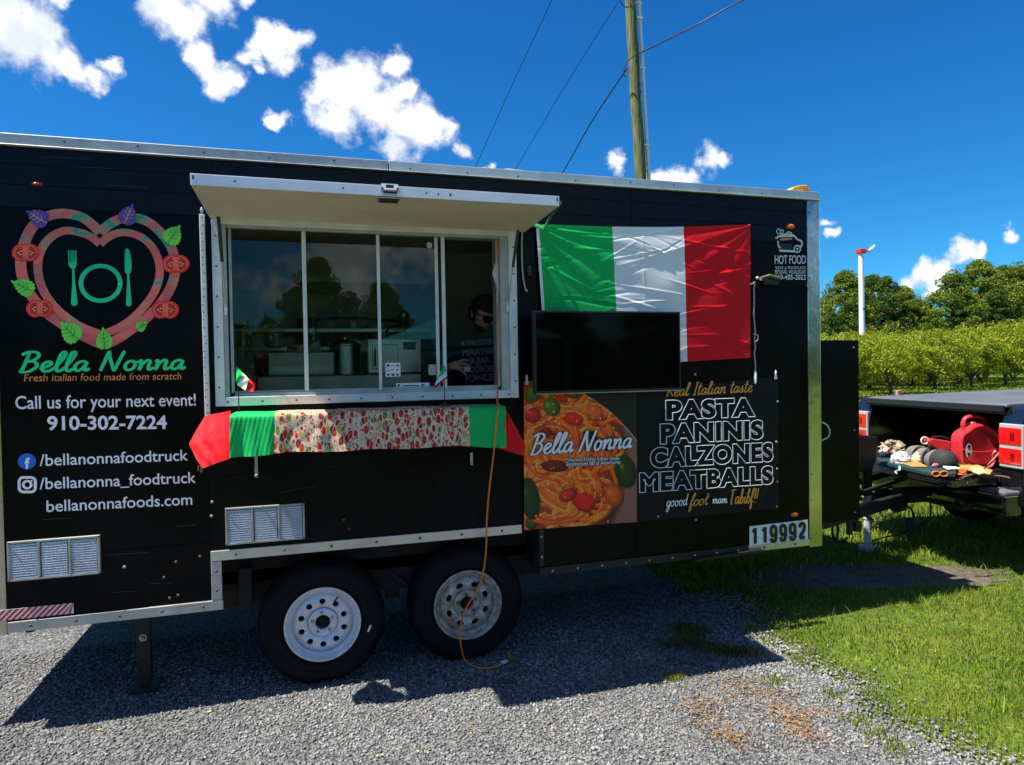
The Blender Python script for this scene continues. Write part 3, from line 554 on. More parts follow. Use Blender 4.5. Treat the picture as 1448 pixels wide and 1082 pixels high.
# --- wheels
def wheel(cx, cz, cy, nholes, holer, rimmat, rusty, oval=1.):
    prof = [(.207,.02),(.215,.0),(.228,-.008),(.2285,-.0105),(.232,-.0105),(.2325,-.0125),(.262,-.0155),(.2625,-.0175),(.2655,-.0175),(.266,-.0158),(.296,-.0150),(.2965,-.0172),(.3005,-.0165),(.301,-.0135),(.318,-.006),(.334,.018),(.3445,.04)]
    prof = [(r, -h) for r, h in prof]; full = prof+[(.3455,-.065),(.345,-.12),(.3455,-.16)]+[(r, -.225-h) for r, h in reversed(prof)]
    mb = MB(); mb.lathe(full, (cx, cy, cz), (0,-1,0), 96, caps=False); wh = mb.build('tyre', RUB, T, smooth=True); 
    s = MB()
    for k in range(64):                        # tread blocks round the shoulder
        th = 2*math.pi*k/64; c, q = math.cos(th), math.sin(th)
        for (yy, w) in ((.045,.016),(.09,.018),(.14,.018)): s.obox((cx+.3465*c, cy+yy, cz+.3465*q), (.003*c,0,.003*q), (-.0125*q,0,.0125*c), (0,w,0))
    s.build('tread', RUB, wh)
    if not rusty:
        s = MB(); s.bar((cx+.245,cy-.0185,cz-.07), (cx+.262,cy-.0185,cz-.035), .010, .001, up=(0,1,0)); s.build('tyre_sticker', WHITEV, wh)
    rb = MB(); rb.lathe([(.209,.006),(.210,.010),(.206,.014),(.200,.013),(.193,.004),(.190,-.008),(.186,-.020),(.178,-.026),(.171,-.024),(.167,-.02),(.166,-.045)], (cx,cy,cz), (0,-1,0), 96, caps=False)
    # disc with holes
    R0, R1 = .080, .166; ro = .121; M_ = 16
    def hd(r):                                 # disc relief: outward bulge between hub and outer edge
        return -.040+.026*math.sin(math.pi*min(1, max(0, (r-.07)/.1)))
    for s_ in range(nholes):
        t0 = 2*math.pi*s_/nholes; tc = t0+math.pi/nholes; dt = math.pi/nholes; outer = []; inner = []; deep = []
        for k in range(24):
            a = 2*math.pi*k/24; u, v = math.cos(a), math.sin(a); q = max(abs(u), abs(v)); U, Vv = u/q, v/q
            r = (R0+R1)/2+(R1-R0)/2*Vv; th = tc+dt*U*.9999
            outer.append((r, th)); inner.append((ro+holer*v, tc+holer*oval*u/ro))
        def pt(rt, d=0): r, th = rt; return (cx+r*math.cos(th), cy-hd(r)+d, cz+r*math.sin(th))
        mid = [((o[0]+i[0])/2, (o[1]+i[1])/2) for o, i in zip(outer, inner)]
        vs = [pt(o) for o in outer]+[pt(o) for o in mid]+[pt(i, .0) for i in inner]+[pt(i, .012) for i in inner]
        rb.add(vs, [(j*24+k, j*24+(k+1)%24, (j+1)*24+(k+1)%24, (j+1)*24+k) for j in range(3) for k in range(24)])
    rb.lathe([(.0801,.004-.030),(.074,-.020),(.070,-.018),(.050,-.018),(.044,-.020),(.040,-.026),(.040,-.05)], (cx,cy,cz), (0,-1,0), 64, caps=False)
    rm = rb.build('rim', rimmat, T, smooth=True)
    s = MB(); s.lathe([(0,-.03),(.028,-.032),(.034,-.045),(.0,-.06)], (cx,cy,cz), (0,-1,0), 24); s.lathe([(0,-.05),(.165,-.05),(.165,-.09)], (cx,cy,cz), (0,-1,0), 48); s.build('hub', DARK, rm)
    for k in range(5):
        th = math.pi/2+.1+2*math.pi*k/5
        s = MB(); s.lathe([(.0115,-.02),(.011,-.008),(.0085,.0),(.004,.003),(0,.004)], (cx+.058*math.cos(th), cy, cz+.058*math.sin(th)), (0,-1,0), 6); s.build('lug_nut', STEEL if not rusty else mat('rusty_nut', (.2,.13,.08), .7, metal=.4), rm)
    s = MB(); th = 1.05; s.tube([(cx+.135*math.cos(th),cy+.01,cz+.135*math.sin(th)),(cx+.165*math.cos(th),cy-.01,cz+.165*math.sin(th))], .005, 8); s.build('valve', BLKP, rm)
RIM1 = mat('silver_wheel_paint', (.66,.68,.72), .32, metal=.35, var=.06, vscale=12)
RIM2 = mat('weathered_wheel_paint', (.60,.58,.54), .5, metal=.3, var=.1, vscale=22, col2=(.22,.17,.12), bump=.15, bscale=50)
wheel(.031, .345, .055, 10, .0165, RIM1, False); wheel(.873, .345, .085, 8, .0155, RIM2, True, 1.45)

# --- serving window
m = MB(); OX0, OX1, OZ0, OZ1 = -.44, 1.135, 1.636, 2.55
m.box(WX0, OX0, -.016, .05, WZ0, WZ1); m.box(OX1, WX1, -.016, .05, WZ0, WZ1); m.box(OX0, OX1, -.016, .05, WZ0, OZ0); m.box(OX0, OX1, -.012, .05, OZ1, WZ1)
wf = m.build('window_frame', WALU, T, bev=.003)
s = MB()
for x in np.linspace(WX0+.06, WX1-.06, 10): s.lathe([(0,.003),(.005,.002),(.006,0)], (x, -.0165, WZ0+.022), n=8)
for z in np.linspace(WZ0+.1, WZ1-.1, 6):
    for x in (WX0+.02, WX1-.02): s.lathe([(0,.003),(.005,.002),(.006,0)], (x, -.0165, z), n=8)
s.build('screw', SCREW, wf)
m = MB()                                            # inner jambs and tracks
m.box(OX0+.0005, OX0+.022, -.004, .10, OZ0, OZ1); m.box(OX0+.03, OX0+.045, .012, .10, OZ0+.02, OZ1); m.box(OX1-.05, OX1-.0005, -.002, .10, OZ0, OZ1); m.box(OX1-.07, OX1-.052, .02, .10, OZ0+.02, OZ1)
m.box(OX0+.045, OX1-.07, .015, .022, OZ0, OZ0+.018); m.box(OX0+.045, OX1-.07, .034, .040, OZ0, OZ0+.03); m.box(OX0+.045, OX1-.07, .055, .061, OZ0, OZ0+.026)
m.box(OX0+.022, OX1-.05, .005, .10, OZ1-.015, OZ1); m.build('window_track', ALU_D, T, bev=.0015)
GLASS = mat_glass('window_glass')
def mull(px, w, y0, y1, zt=OZ1-.015, nm='mullion', mt=WALU):
    x = at(px, 440, (y0+y1)/2)[0]; mb = MB(); mb.box(x-w/2, x+w/2, y0, y1, OZ0+.018, zt); return mb.build(nm, mt, T, bev=.002)
xs_ = [at(px, 440, .035)[0] for px in (329, 431.5, 536, 619)]
mull(431.5, .022, .024, .046); mull(536, .018, .024, .046); mull(618, .020, .044, .064); mull(627.5, .020, .014, .034)
for i, (a, b, y) in enumerate(((OX0+.045, xs_[1]-.011, .030), (xs_[1]+.011, xs_[2]-.009, .032), (xs_[2]+.009, xs_[3]-.010, .050))):
    m = MB(); m.box(a, b, y, y+.002, OZ0+.03, OZ1-.016); m.build('window_pane', GLASS, T)
# stickers on the third pane
def sticker(px, py, w, h, mt, y, nm='sticker', parent=T):
    a, b = at(px-w/2, py+h/2, y), at(px+w/2, py-h/2, y); mb = MB(); mb.box(a[0], b[0], y-.0008, y, a[2], b[2]); return mb.build(nm, mt, parent)
sticker(555.5, 523, 21, 20, WHITEV, .0492)
for (x, y, w, h) in ((549,517,4,3),(555,517,4,1),(562,517,4,2),(549,524,4,1),(555,523,5,1),(562,523,3,2),(549,530,3,3),(555.5,530,4,3),(562,530,3,3)): sticker(x, y, w, h, BLKP, .0482)
sticker(583.5, 545, 47, 8, WHITEV, .0492); sticker(564, 545, 3, 3, BLKP, .0482); sticker(581,545.5,22,2, BLKP, .0482); sticker(598,545,5,5, mat('teal_print', (.05,.35,.35), .5), .0482)
sticker(611, 523, 10, 15, mat('translucent_tab', (.4,.41,.36), .5), .0492)
c_ = at(607, 347, .049); m = MB(); m.lathe([(0,.002),(.006,.002),(.0065,.0),(.011,.0),(.0115,.002),(.016,.002),(.0165,.0)], (c_[0],.0485,c_[2]), n=28); m.build('round_sticker', WHITEV, T)
# gas struts of the hatch
def strut(x, z0, x1, y1, z1):
    mb = MB(); a = np.array((x, -.01, z0)); b = np.array((x1, y1, z1)); c = a+(b-a)*.52; mb.tube([c, b-(b-a)*.02], .0085, 10); o = mb.build('gas_strut', BLKP, T, smooth=True)
    k = MB(); k.tube([a, c], .004, 8); k.build('strut_rod', STEEL, o); k = MB(); k.ball(tuple(a), .011, n=8); k.bar(a+(0,0,-.03), a+(0,0,.03), .012, .02); k.build('strut_bracket', WALU, o)
strut(-.425, 2.10, -.43, -.20, 2.555); strut(1.125, 2.13, 1.14, -.20, 2.555)
m = MB(); m.poly([(1.04,.012,2.33),(1.075,.012,2.43),(1.08,.012,2.2)], (0,.002,0)); m.build('loose_seal', ALU_D, T)

# --- hatch (awning)
HT = []; Yo = -.60
a, b = at(270, 245, Yo), at(790, 277, Yo); zt_ = a[2]; th_ = .045
m = MB(); zi = 2.60; P = [(a[0]+.0,Yo+.006,zt_-th_),(b[0],Yo+.006,zt_-th_),(b[0],-.012,zi-.022),(a[0],-.012,zi-.022)]; m.poly(P, (0,0,.018)); hatch = m.build('hatch_door', CREAM, T)
m = MB(); m.box(a[0]-.004, b[0]+.004, Yo, Yo+.006, zt_-th_-.006, zt_); m.box(a[0]-.004, b[0]+.004, Yo+.006, Yo+.03, zt_-.004, zt_)
m.poly([(a[0]-.004,Yo+.006,zt_-th_-.004),(a[0]-.004,Yo+.006,zt_),(a[0]-.004,-.012,zi+.01),(a[0]-.004,-.012,zi-.024)], (.004,0,0)); m.poly([(b[0]+.001,Yo+.006,zt_-th_-.004),(b[0]+.001,Yo+.006,zt_),(b[0]+.001,-.012,zi+.01),(b[0]+.001,-.012,zi-.024)], (.004,0,0)); ed = m.build('hatch_edge', mat('bright_aluminium', (.74,.75,.76), .35, metal=.45, var=.08, vscale=5), hatch, bev=.002)
m = MB(); m.poly([(a[0],Yo+.03,zt_-.004),(b[0],Yo+.03,zt_-.004),(b[0],-.012,zi+.012),(a[0],-.012,zi+.012)], (0,0,-.01)); m.build('hatch_skin', PAINT, hatch)
s = MB()
for px, dy in ((273,3),(273,-4),(332,5),(485,6),(603,6),(620,7),(637,5),(637,9),(788,-3),(788,4)):
    t = (px-270)/520; q = at(px, 251+t*31+dy*.4, Yo); s.lathe([(0,.002),(.005,.0015),(.005,0)], (q[0], Yo-.0005, q[2]), n=8)
s.build('screw', SCREW, hatch)
m = MB(); m.box(-.49, 1.19, -.014, .0, 2.60, 2.635); m.build('hatch_hinge', ALU_D, T, bev=.003)
c = at(551, 270, Yo); m = MB(); m.box(c[0]-.042, c[0]+.042, Yo-.008, Yo-.0005, c[2]+.0, c[2]+.034); m.box(c[0]-.052,c[0]+.052, Yo+.02, Yo+.12, c[2]-.03, c[2]-.022); lt = m.build('hatch_latch', mat('chrome', (.6,.62,.65), .12, metal=1), hatch, bev=.003)
m = MB(); m.tube([(c[0]-.036,Yo-.012,c[2]+.01),(c[0]-.03,Yo-.022,c[2]-.012),(c[0]+.03,Yo-.022,c[2]-.012),(c[0]+.036,Yo-.012,c[2]+.01)], .006, 8); m.box(c[0]-.018,c[0]+.018,Yo-.012,Yo-.008,c[2]+.012,c[2]+.026,); m.build('latch_handle', BLKP, hatch)
m = MB(); q = at(305, 268, -.5); m.poly([(q[0]-.03,-.6,q[2]),(q[0]+.02,-.61,q[2]),(q[0]+.08,-.60,q[2]),(q[0]+.02,-.585,q[2])], (0,0,.0005))  # scuff left out of build
# green strap hanging on the right edge of the hatch
m = MB(); m.tube([tuple(b+(.01,0,-.035)), (b[0]+.02,-.45,zt_-.055), (b[0]+.06,-.2,2.56), (1.29,-.03,2.62)], .006, 6, flat=2.); tag(m.build('green_strap', mat('green_webbing', (.02,.16,.05), .7)), 'thin green strap running from the hatch corner to the flag corner', 'strap'); recentre(bpy.data.objects['green_strap'])

# --- louvred vents
def vent(x0, x1, y0l, y1l, y0r, y1r, nm):
    q = [at(x0, y0l, -.01), at(x1, y0r, -.01), at(x1, y1r, -.01), at(x0, y1l, -.01)]
    X0, X1 = (q[0][0]+q[3][0])/2, (q[1][0]+q[2][0])/2; Z1 = (q[0][2]+q[1][2])/2; Z0 = (q[2][2]+q[3][2])/2; fr = MB(); w = .011; W = X1-X0; xs = [X0, X0+W/3, X0+2*W/3, X1]
    fr.box(X0, X1, -.018, 0, Z1-w, Z1); fr.box(X0, X1, -.018, 0, Z0, Z0+w)
    for k, x in enumerate((X0, X0+W/3-w/2, X0+2*W/3-w/2, X1-w)): fr.box(x, x+w, -.0182, 0, Z0+w, Z1-w)
    o = fr.build('vent', mat('aged_vent_frame', (.42,.43,.38), .5, metal=.4, var=.2), T, bev=.002)
    LV = mat('louvre_silver', (.74,.74,.75), .5, metal=.0, var=.14, vscale=5, bump=.25, bscale=18); LB = mat('louvre_shadow_back', (.10,.10,.10), .8)
    for k in range(3):
        a = X0+w+(W-w)/3*k+(.003 if k else 0); b = X0+(W-w)/3*(k+1)-.003; s = MB(); s.box(a, b, -.004, -.001, Z0+w, Z1-w); s.build('vent_back', LB, o); s = MB(); n = 14; hh = (Z1-Z0-2*w-.004)/n
        for i in range(n): z = Z0+w+.002+hh*i; s.add([(a,-.0175,z+.1*hh),(b,-.0175,z+.1*hh),(b,-.008,z+.78*hh),(a,-.008,z+.78*hh),(b,-.0145,z-.02*hh),(a,-.0145,z-.02*hh)], [(0,1,2,3),(0,5,4,1)])
        s.build('louvre', LV, o)
    s = MB()
    for x in (X0+.006, X1-.006):
        for z in (Z0+.006, Z1-.006): s.lathe([(0,.003),(.004,.002),(.005,0)], (x,-.0185,z), n=8)
    s.build('screw', SCREW, o)
vent(11, 142, 766, 823, 757, 811, 0); vent(319, 431, 719, 770, 711, 763, 0)
# --- lamps
def lamp(px, py, w, h, col, nm):
    c = at(px, py, 0); W = (at(px+w/2, py)-at(px-w/2, py))[0]/2; Hh = W*h/w*.9; mb = MB(); mb.ball((c[0], -.006, c[2]), W, .016, Hh, 16); mb.build('marker_lamp', mat(nm, col, .15, coat=.5), T, smooth=True)
    k = MB(); k.box(c[0]-W*1.1, c[0]+W*1.1, -.005, 0, c[2]-Hh*1.05, c[2]+Hh*1.05); k.build('lamp_base', BLKP, T, bev=.003)
lamp(53.5, 261, 16, 7, (.55,.01,.012), 'red_lens'); lamp(1117, 320.5, 11, 7, (.8,.13,.01), 'amber_lens'); lamp(1122.5, 727.5, 10, 6, (.8,.13,.01), 'amber_lens')
# floodlight
c = at(1083, 397, 0); m = MB(); m.poly([(c[0]-.05,-.02,c[2]+.01),(c[0]-.038,-.02,c[2]-.035),(c[0]+.038,-.02,c[2]-.04),(c[0]+.055,-.02,c[2]-.01)], (0,-.055,0)); fl = m.build('flood_lamp', BLKP, T, bev=.005)
m = MB(); m.poly([(c[0]-.055,-.015,c[2]+.013),(c[0]+.06,-.015,c[2]-.008),(c[0]+.058,-.095,c[2]-.002),(c[0]-.04,-.095,c[2]+.022)], (0,0,.01)); m.build('solar_top', mat('worn_gold_panel', (.4,.34,.2), .4, metal=.5, var=.3, vscale=60), fl, bev=.002); m = MB(); m.ball((c[0]-.075,-.012,c[2]+.015), .012, n=8); m.bar((c[0]-.075,-.008,c[2]+.015),(c[0]-.045,-.02,c[2]),.012,.012); m.build('mount_bracket', ALU_D, fl)
# retro-reflective tape
m = MB(); a, b = at(-12, 872, -.010), at(104, 859.5, -.010); tz0, tz1 = a[2]-.030, a[2]+.028; L_ = b[0]-a[0]
RED = mat('red_tape', (.62,.012,.015), .35); WHT = mat('white_tape', (.78,.78,.78), .35)
m = MB(); m.box(a[0], b[0], -.0105, -.0085, a[2]-.026, a[2]+.026); tp = m.build('warning_tape', WHT, T)
m = MB(); n = 13; sx = .05
for k in range(-1, n):
    x = a[0]+L_*k/n; Q = [(x,-1),(x+L_/n*.52,-1),(x+L_/n*.52+sx,1),(x+sx,1)]; Q = [(min(b[0],max(a[0],p)), q) for p, q in Q]
    if Q[0][0] >= b[0]-1e-4: continue
    m.add([(p,-.0115,a[2]+q*.026) for p, q in Q], [(0,1,2,3)])
m.build('tape_stripe', RED, tp, fix=False)
# number plate sticker
q0, q1 = at(1060, 744.5, -.005), at(1142, 735, -.005); q2, q3 = at(1143, 765, -.005), at(1060, 775, -.005)
m = MB(); m.poly([(q3[0],-.006,q3[2]),(q2[0]-.002,-.006,q2[2]),(q1[0],-.006,q1[2]),(q0[0],-.006,q0[2])], (0,.004,0)); nb = m.build('number_decal', WHITEV, T)
def digit_strokes(s, xs, ybase, h, w, mt, parent, plane):
    D1 = [[(-.22,.72),(.05,.97)],[(.05,1.),(.05,.0)]]; D9 = [[(.26,.68),(.22,.9),(0,1.),(-.22,.9),(-.26,.68),(-.2,.46),(0,.38),(.2,.46),(.26,.68),(.26,.3),(.2,.08),(0,.0),(-.2,.06),(-.25,.22)]]; D2 = [[(-.25,.72),(-.2,.92),(0,1.),(.2,.92),(.25,.72),(.15,.5),(-.12,.22),(-.24,.03)],[(-.27,.045),(.28,.045)]]
    for i, (ch_, x) in enumerate(zip(s, xs)):
        q = (x-1063)/78; hh = h*(1-.06*q); yb = ybase-9.2*q
        for st in {'1': D1, '9': D9, '2': D2}[ch_]:
            P = crom(st, 6) if len(st) > 3 else st
            ribbon([(x+p[0]*13.2, yb-1.7-p[1]*(hh-3.4)) for p in P], w, mt, parent, 'digit', plane)
        plane -= .0006
digit_strokes('119992', (1067.5,1081.5,1094,1107.5,1121,1134.5), 771.2, 25.5, .0245, BLKP, nb, -.0085)

# --- side lettering
LET = mat('lettering_vinyl', (.86,.86,.90), .5, var=.04)
GRN = mat('green_vinyl', (.0,.72,.24), .5); ORG = mat('orange_vinyl', (.85,.28,.06), .5)
script_text('Bella Nonna', (27, 526), (263, 522), 27, .0165, GRN, T, slant=.16)
text_on('Fresh italian food made from scratch', (34, 539.5), (256, 536.5), 10.5, ORG, T, shear=.12, space=1.02)
text_on('Call us for your next event!', (22, 578.5), (277, 573.5), 18.5, LET, T, bold=.008)
text_on('910-302-7224', (67, 608), (236, 606), 19.5, LET, T, bold=.022)
text_on('/bellanonnafoodtruck', (56, 659), (266, 651), 16.5, LET, T, bold=.008)
text_on('/bellanonna_foodtruck', (56, 692), (277, 682.5), 16.5, LET, T, bold=.008)
text_on('bellanonnafoods.com', (66, 724), (272, 713.5), 16.5, LET, T, bold=.008)
def ell(cx, cy, rx, ry, n=32, a0=0.): return [(cx+rx*math.cos(2*math.pi*k/n+a0), cy-ry*math.sin(2*math.pi*k/n+a0)) for k in range(n)]
fb = decal(ell(38, 652.5, 13, 11.2), mat('blue_vinyl', (.01,.13,.65), .5), T, 'social_icon', -.004)
text_on('f', (35.2, 662.5), (42.5, 662), 15, WHITEV, fb, plane=-.0055, bold=.04)
def rr(cx, cy, w, h, r, n=6):
    P = []
    for (sx, sy, a) in ((1,-1,0),(-1,-1,90),(-1,1,180),(1,1,270)):
        for k in range(n+1): t = R(a+90*k/n); P.append((cx+sx*(w/2-r)+r*math.cos(t), cy+sy*(h/2-r)-r*math.sin(t)))
    return P
ig = ribbon(rr(38.5, 685.5, 23, 20.5, 6), .0125, LET, T, 'social_icon', closed=True); ribbon(ell(38.5, 685.5, 5.6, 5.2, 24), .011, LET, ig, 'icon_ring', closed=True); decal(ell(44.7, 680, 1.4, 1.3, 10), LET, ig, 'icon_dot')
# --- heart logo
def z1(x, y): return (x/3.607, 180+y/3.607)
HM = mat('heart_print', (.44,.095,.085), .5, var=.15, vscale=7, col2=(.06,.24,.17)); 
def heart_mat():
    m_ = bpy.data.materials.new('brushed_heart_print'); m_.use_nodes = True; N = m_.node_tree.nodes; L = m_.node_tree.links; b = N['Principled BSDF']; b.inputs['Roughness'].default_value = .5
    tc = N.new('ShaderNodeTexCoord'); mp = N.new('ShaderNodeMapping'); mp.inputs['Scale'].default_value = (3.4,1,5.2); L.new(tc.outputs['Object'], mp.inputs[0])
    n = N.new('ShaderNodeTexNoise'); n.inputs['Scale'].default_value = 1.6; n.inputs['Detail'].default_value = 3; n.inputs['Distortion'].default_value = 1.2; L.new(mp.outputs[0], n.inputs['Vector'])
    r = N.new('ShaderNodeValToRGB'); e = r.color_ramp.elements; e[0].position = .50; e[0].color = (.72,.13,.11,1); e[1].position = .66; e[1].color = (.03,.33,.20,1); q = e.new(.58); q.color = (.6,.22,.14,1)
    L.new(n.outputs[0], r.inputs[0])
    sp = N.new('ShaderNodeSeparateXYZ'); L.new(tc.outputs['Object'], sp.inputs[0]); mr = N.new('ShaderNodeMapRange'); mr.inputs['From Min'].default_value = 1.95; mr.inputs['From Max'].default_value = 1.8; L.new(sp.outputs['Z'], mr.inputs[0])
    mx = N.new('ShaderNodeMix'); mx.data_type = 'RGBA'; mx.inputs[7].default_value = (.70,.02,.06,1); L.new(r.outputs[0], mx.inputs[6]); L.new(mr.outputs[0], mx.inputs[0]); L.new(mx.outputs[2], b.inputs['Base Color']); return m_
HM = heart_mat()
lg = T
oR = [z1(*p) for p in [(510,540),(545,505),(600,473),(660,462),(720,468),(780,500),(835,555),(875,615),(893,690),(890,760),(862,835),(815,905),(750,970),(680,1025),(600,1080),(532,1112)]]
oL = [z1(*p) for p in [(510,540),(480,505),(420,460),(355,443),(290,442),(225,462),(165,510),(125,590),(108,665),(110,740),(135,815),(175,880),(235,945),(310,1000),(400,1052),(480,1092),(532,1112)]]
iR = [z1(*p) for p in [(510,597),(550,562),(610,538),(670,542),(735,570),(785,625),(812,695),(812,770),(785,845),(735,915),(670,980),(600,1025),(520,1058)]]
iL = [z1(*p) for p in [(510,597),(465,560),(400,535),(335,528),(275,550),(225,600),(196,670),(196,750),(220,830),(270,905),(335,965),(420,1020),(520,1058)]]
for kk, (pts, w) in enumerate(((oR,.047),(oL,.047),(iR,.038),(iL,.038))): ribbon(crom(pts, 6), w, HM, lg, 'heart_band', -.003-.0012*kk)
PG = mat('bright_green_print', (.14,.68,.05), .5); PGD = mat('dark_green_print', (.01,.17,.08), .5); PUR = mat('purple_print', (.15,.05,.32), .5); TR1 = mat('tomato_red_print', (.80,.02,.02), .5); TR2 = mat('tomato_flesh_print', (.92,.12,.07), .5); TR3 = mat('tomato_dark_print', (.45,.008,.012), .5); YEL = mat('yellow_print', (.6,.5,.12), .5); GR2 = mat('cutlery_green_print', (.0,.62,.25), .5)
def leaf(cx, cy, l, w, ang, mt, vein):
    c, s = math.cos(ang), math.sin(ang); P = []; n = 34
    for k in range(n):
        t = 2*math.pi*k/n; x = math.cos(t); y = math.sin(t)*(1-.35*x)*(1 if abs(x) < .98 else .6); sr = 1+(.07 if k % 2 else -.04)*(1 if abs(math.sin(t)) > .15 else 0)
        if x > .97: x = 1.25
        P.append((cx+(x*l*c-y*w*s)*sr, cy-(x*l*s+y*w*c)*sr))
    o = decal(P, mt, lg, 'leaf_print', -.0100); ribbon([(cx-l*.95*c, cy+l*.95*s), (cx, cy+1), (cx+l*.8*c, cy-l*.8*s)], .0035, vein, o, 'leaf_vein', -.0112)
    for sg in (-1, 1):
        for q in (-.4, 0, .4):
            bx, by = cx+q*l*c, cy-q*l*s; ribbon([(bx, by), (bx+.35*l*c-sg*.6*w*s, by-.35*l*s-sg*.6*w*c)], .0022, vein, o, 'leaf_vein', -.0115)
leaf(*z1(195,462), 15, 11.5, R(150), PUR, YEL); leaf(*z1(652,450), 13.5, 12, R(65), PUR, YEL); leaf(*z1(882,552), 13.5, 12.5, R(55), PG, PGD)
leaf(*z1(122,815), 15.5, 11, R(155), PG, PGD); leaf(*z1(360,1045), 16, 13.5, R(135), PG, PGD); leaf(147, 480.5, 13.5, 11, R(95), PG, PGD); leaf(*z1(722,1015), 8, 6.5, R(35), PG, PGD)
def tomato(cx, cy):
    o = None
    for lay, (mt, k, pl) in enumerate(((TR1, 1., -.010), (TR2, .84, -.0112))):
        P = []
        for i in range(44):
            t = 2*math.pi*i/44; x = math.cos(t)*19.5; y = math.sin(t)*14.2*(1-.22*math.exp(-(math.cos(t)/.28)**2)); P.append((cx+x*k, cy-y*k))
        d = decal(P, mt, o or lg, 'tomato_print' if not o else 'tomato_flesh', pl); o = o or d
    for sg in (-1, 1):
        decal([(cx+sg*(3+10*max(0, math.cos(a)))*1.0+sg*1.5, cy-math.sin(a)*9.2) for a in np.linspace(-math.pi/2, math.pi/2, 14)], TR3, o, 'tomato_seed_pocket', -.0124)
        for q in ((6.5,-2),(7.5,2.5),(10,0)): decal(ell(cx+sg*q[0], cy+q[1], 1.5, 1.0, 8), YEL, o, 'tomato_seed', -.0140)
    decal(ell(cx, cy, 3.6, 6.5, 16), TR2, o, 'tomato_core', -.0132)
for p in ((130,640),(897,697),(203,925),(843,932)): tomato(*z1(*p))
ribbon([z1(*p) for p in [(513+100*math.cos(t), 796-89*math.sin(t)) for t in np.linspace(0, 2*math.pi, 60, endpoint=False)]], .021, GR2, lg, 'plate_print', closed=True)
fk = decal([z1(*p) for p in [(347,628),(353,628),(355,690),(359,690),(360,628),(365,628),(366,690),(369,690),(370,628),(376,628),(377,690),(380,690),(382,628),(389,628),(391,700),(386,716),(378,724),(384,800),(396,895),(390,908),(376,912),(364,905),(362,893),(368,800),(368,724),(355,714),(349,700)]], GR2, lg, 'fork_print', -.005)
decal([z1(*p) for p in crom([(646,617),(660,632),(671,690),(668,738),(660,746),(662,790),(671,895),(664,910),(655,913),(645,908),(643,893),(648,790),(648,748),(638,740),(636,680),(638,632)], 3, True)], GR2, lg, 'knife_print', -.005)

# --- hot food logo beside the front post
WP = mat('white_print', (.75,.75,.75), .5); hf = text_on('HOT FOOD', (1095.5, 373), (1139.5, 373), 12.5, WP, T, bold=.01, space=.95)
text_on('V5VS d PDODUCE', (1096, 380.5), (1139, 380.5), 4, WP, hf); text_on('FETUUD. WUALSGAS', (1096, 387), (1139, 387), 5.5, WP, hf, bold=.01); text_on('910-405-2022', (1095.5, 395.5), (1139.5, 395.5), 7.5, WP, hf, bold=.015)
tk = T; ribbon(crom([(1098,337),(1102,334),(1112,331.5),(1122,333),(1128,339),(1133,341),(1134,346),(1131,351)], 5), .012, WP, T, 'truck_print')
ribbon(crom([(1100,341),(1101,348),(1104,351)], 4), .012, WP, tk, 'truck_print'); decal([(1103,345),(1120,344.5),(1120,352),(1105,353)], mat('print_black', (.01,.012,.016), .5), tk, 'truck_window', -.006)
ribbon([(1102,354.5),(1124,355.5)], .014, WP, tk, 'truck_print'); ribbon(ell(1127.5, 352, 4.4, 4.8, 20), .009, WP, tk, 'wheel_print', closed=True); decal(ell(1127.5, 352, 1.6, 1.8, 10), WP, tk, 'wheel_print')
ribbon([(1103,339),(1120,337.5)], .013, mat('gold_print', (.6,.36,.08), .5), tk, 'stripe_print', -.006); ribbon([(1103,334.8),(1122,334)], .009, WP, tk, 'truck_print', -.006); ribbon(crom([(1100,331),(1098,327),(1101,324),(1104,326),(1103,330),(1100,331)], 4), .006, WP, tk, 'steam_print'); ribbon(crom([(1112,330),(1115,328),(1120,330)], 3), .008, WP, tk, 'truck_print'); ribbon(crom([(1103,327),(1107,325),(1107,330),(1103,330)], 3), .006, WP, tk, 'steam_print')
decal(ell(1097.5,336.5,1.8,1.8,10), bpy.data.materials['gold_print'], tk, 'bell_print')

# --- ropes, pulls, clips
def ropeline(pts, r, mt, nm, parent=T, Y0=-.02, n=7, seg=5):
    P = [at(x, y, Y0+(random.uniform(-.004,.004))) for x, y in pts]; mb = MB(); mb.tube(crom(P, seg), r, n); return mb.build(nm, mt, parent, smooth=True)
ROPE = mat('weathered_white_cord', (.50,.49,.44), .8, var=.2, vscale=80, bump=.5, bscale=300)
ch = ropeline([(1058,403),(1067,401.5),(1066,408),(1066.5,425),(1066,444),(1067,460),(1068,471),(1067,478),(1068,492),(1066.5,500),(1068,512),(1068,524)], .0042, ROPE, 'pull_cord')
m = MB(); c = at(1068, 534, -.02); m.lathe([(.0,-.045),(.008,-.038),(.012,0),(.009,.03),(.003,.05),(0,.052)], tuple(c), (0,0,1), 12); m.build('pull_handle', WALU, ch, smooth=True)
ropeline([(1065,472),(1071,474),(1071,481),(1066,484)], .004, ROPE, 'snap_hook', ch)
for px in (1063,): m = MB(); m.ball(tuple(at(px+4,400,-.02)), .010, n=8); m.ball(tuple(at(px+3,410,-.02)), .006, n=8); m.ball(tuple(at(px+3,427,-.02)), .006, n=8); m.build('cord_cleat', ALU_D, ch)
cd = ropeline([(739,322),(738,338),(738,360),(739,385),(742,405),(744,411)], .0048, ROPE, 'pull_cord'); m = MB(); m.ball(tuple(at(744.5,411,-.02)), .009, n=8); m.build('cord_knot', ROPE, cd)
m = MB(); c = at(748, 383, 0); m.box(c[0]-.016, c[0]+.01, -.02, 0, c[2]-.035, c[2]+.03); m.build('hook_plate', BLKP, T, bev=.004)
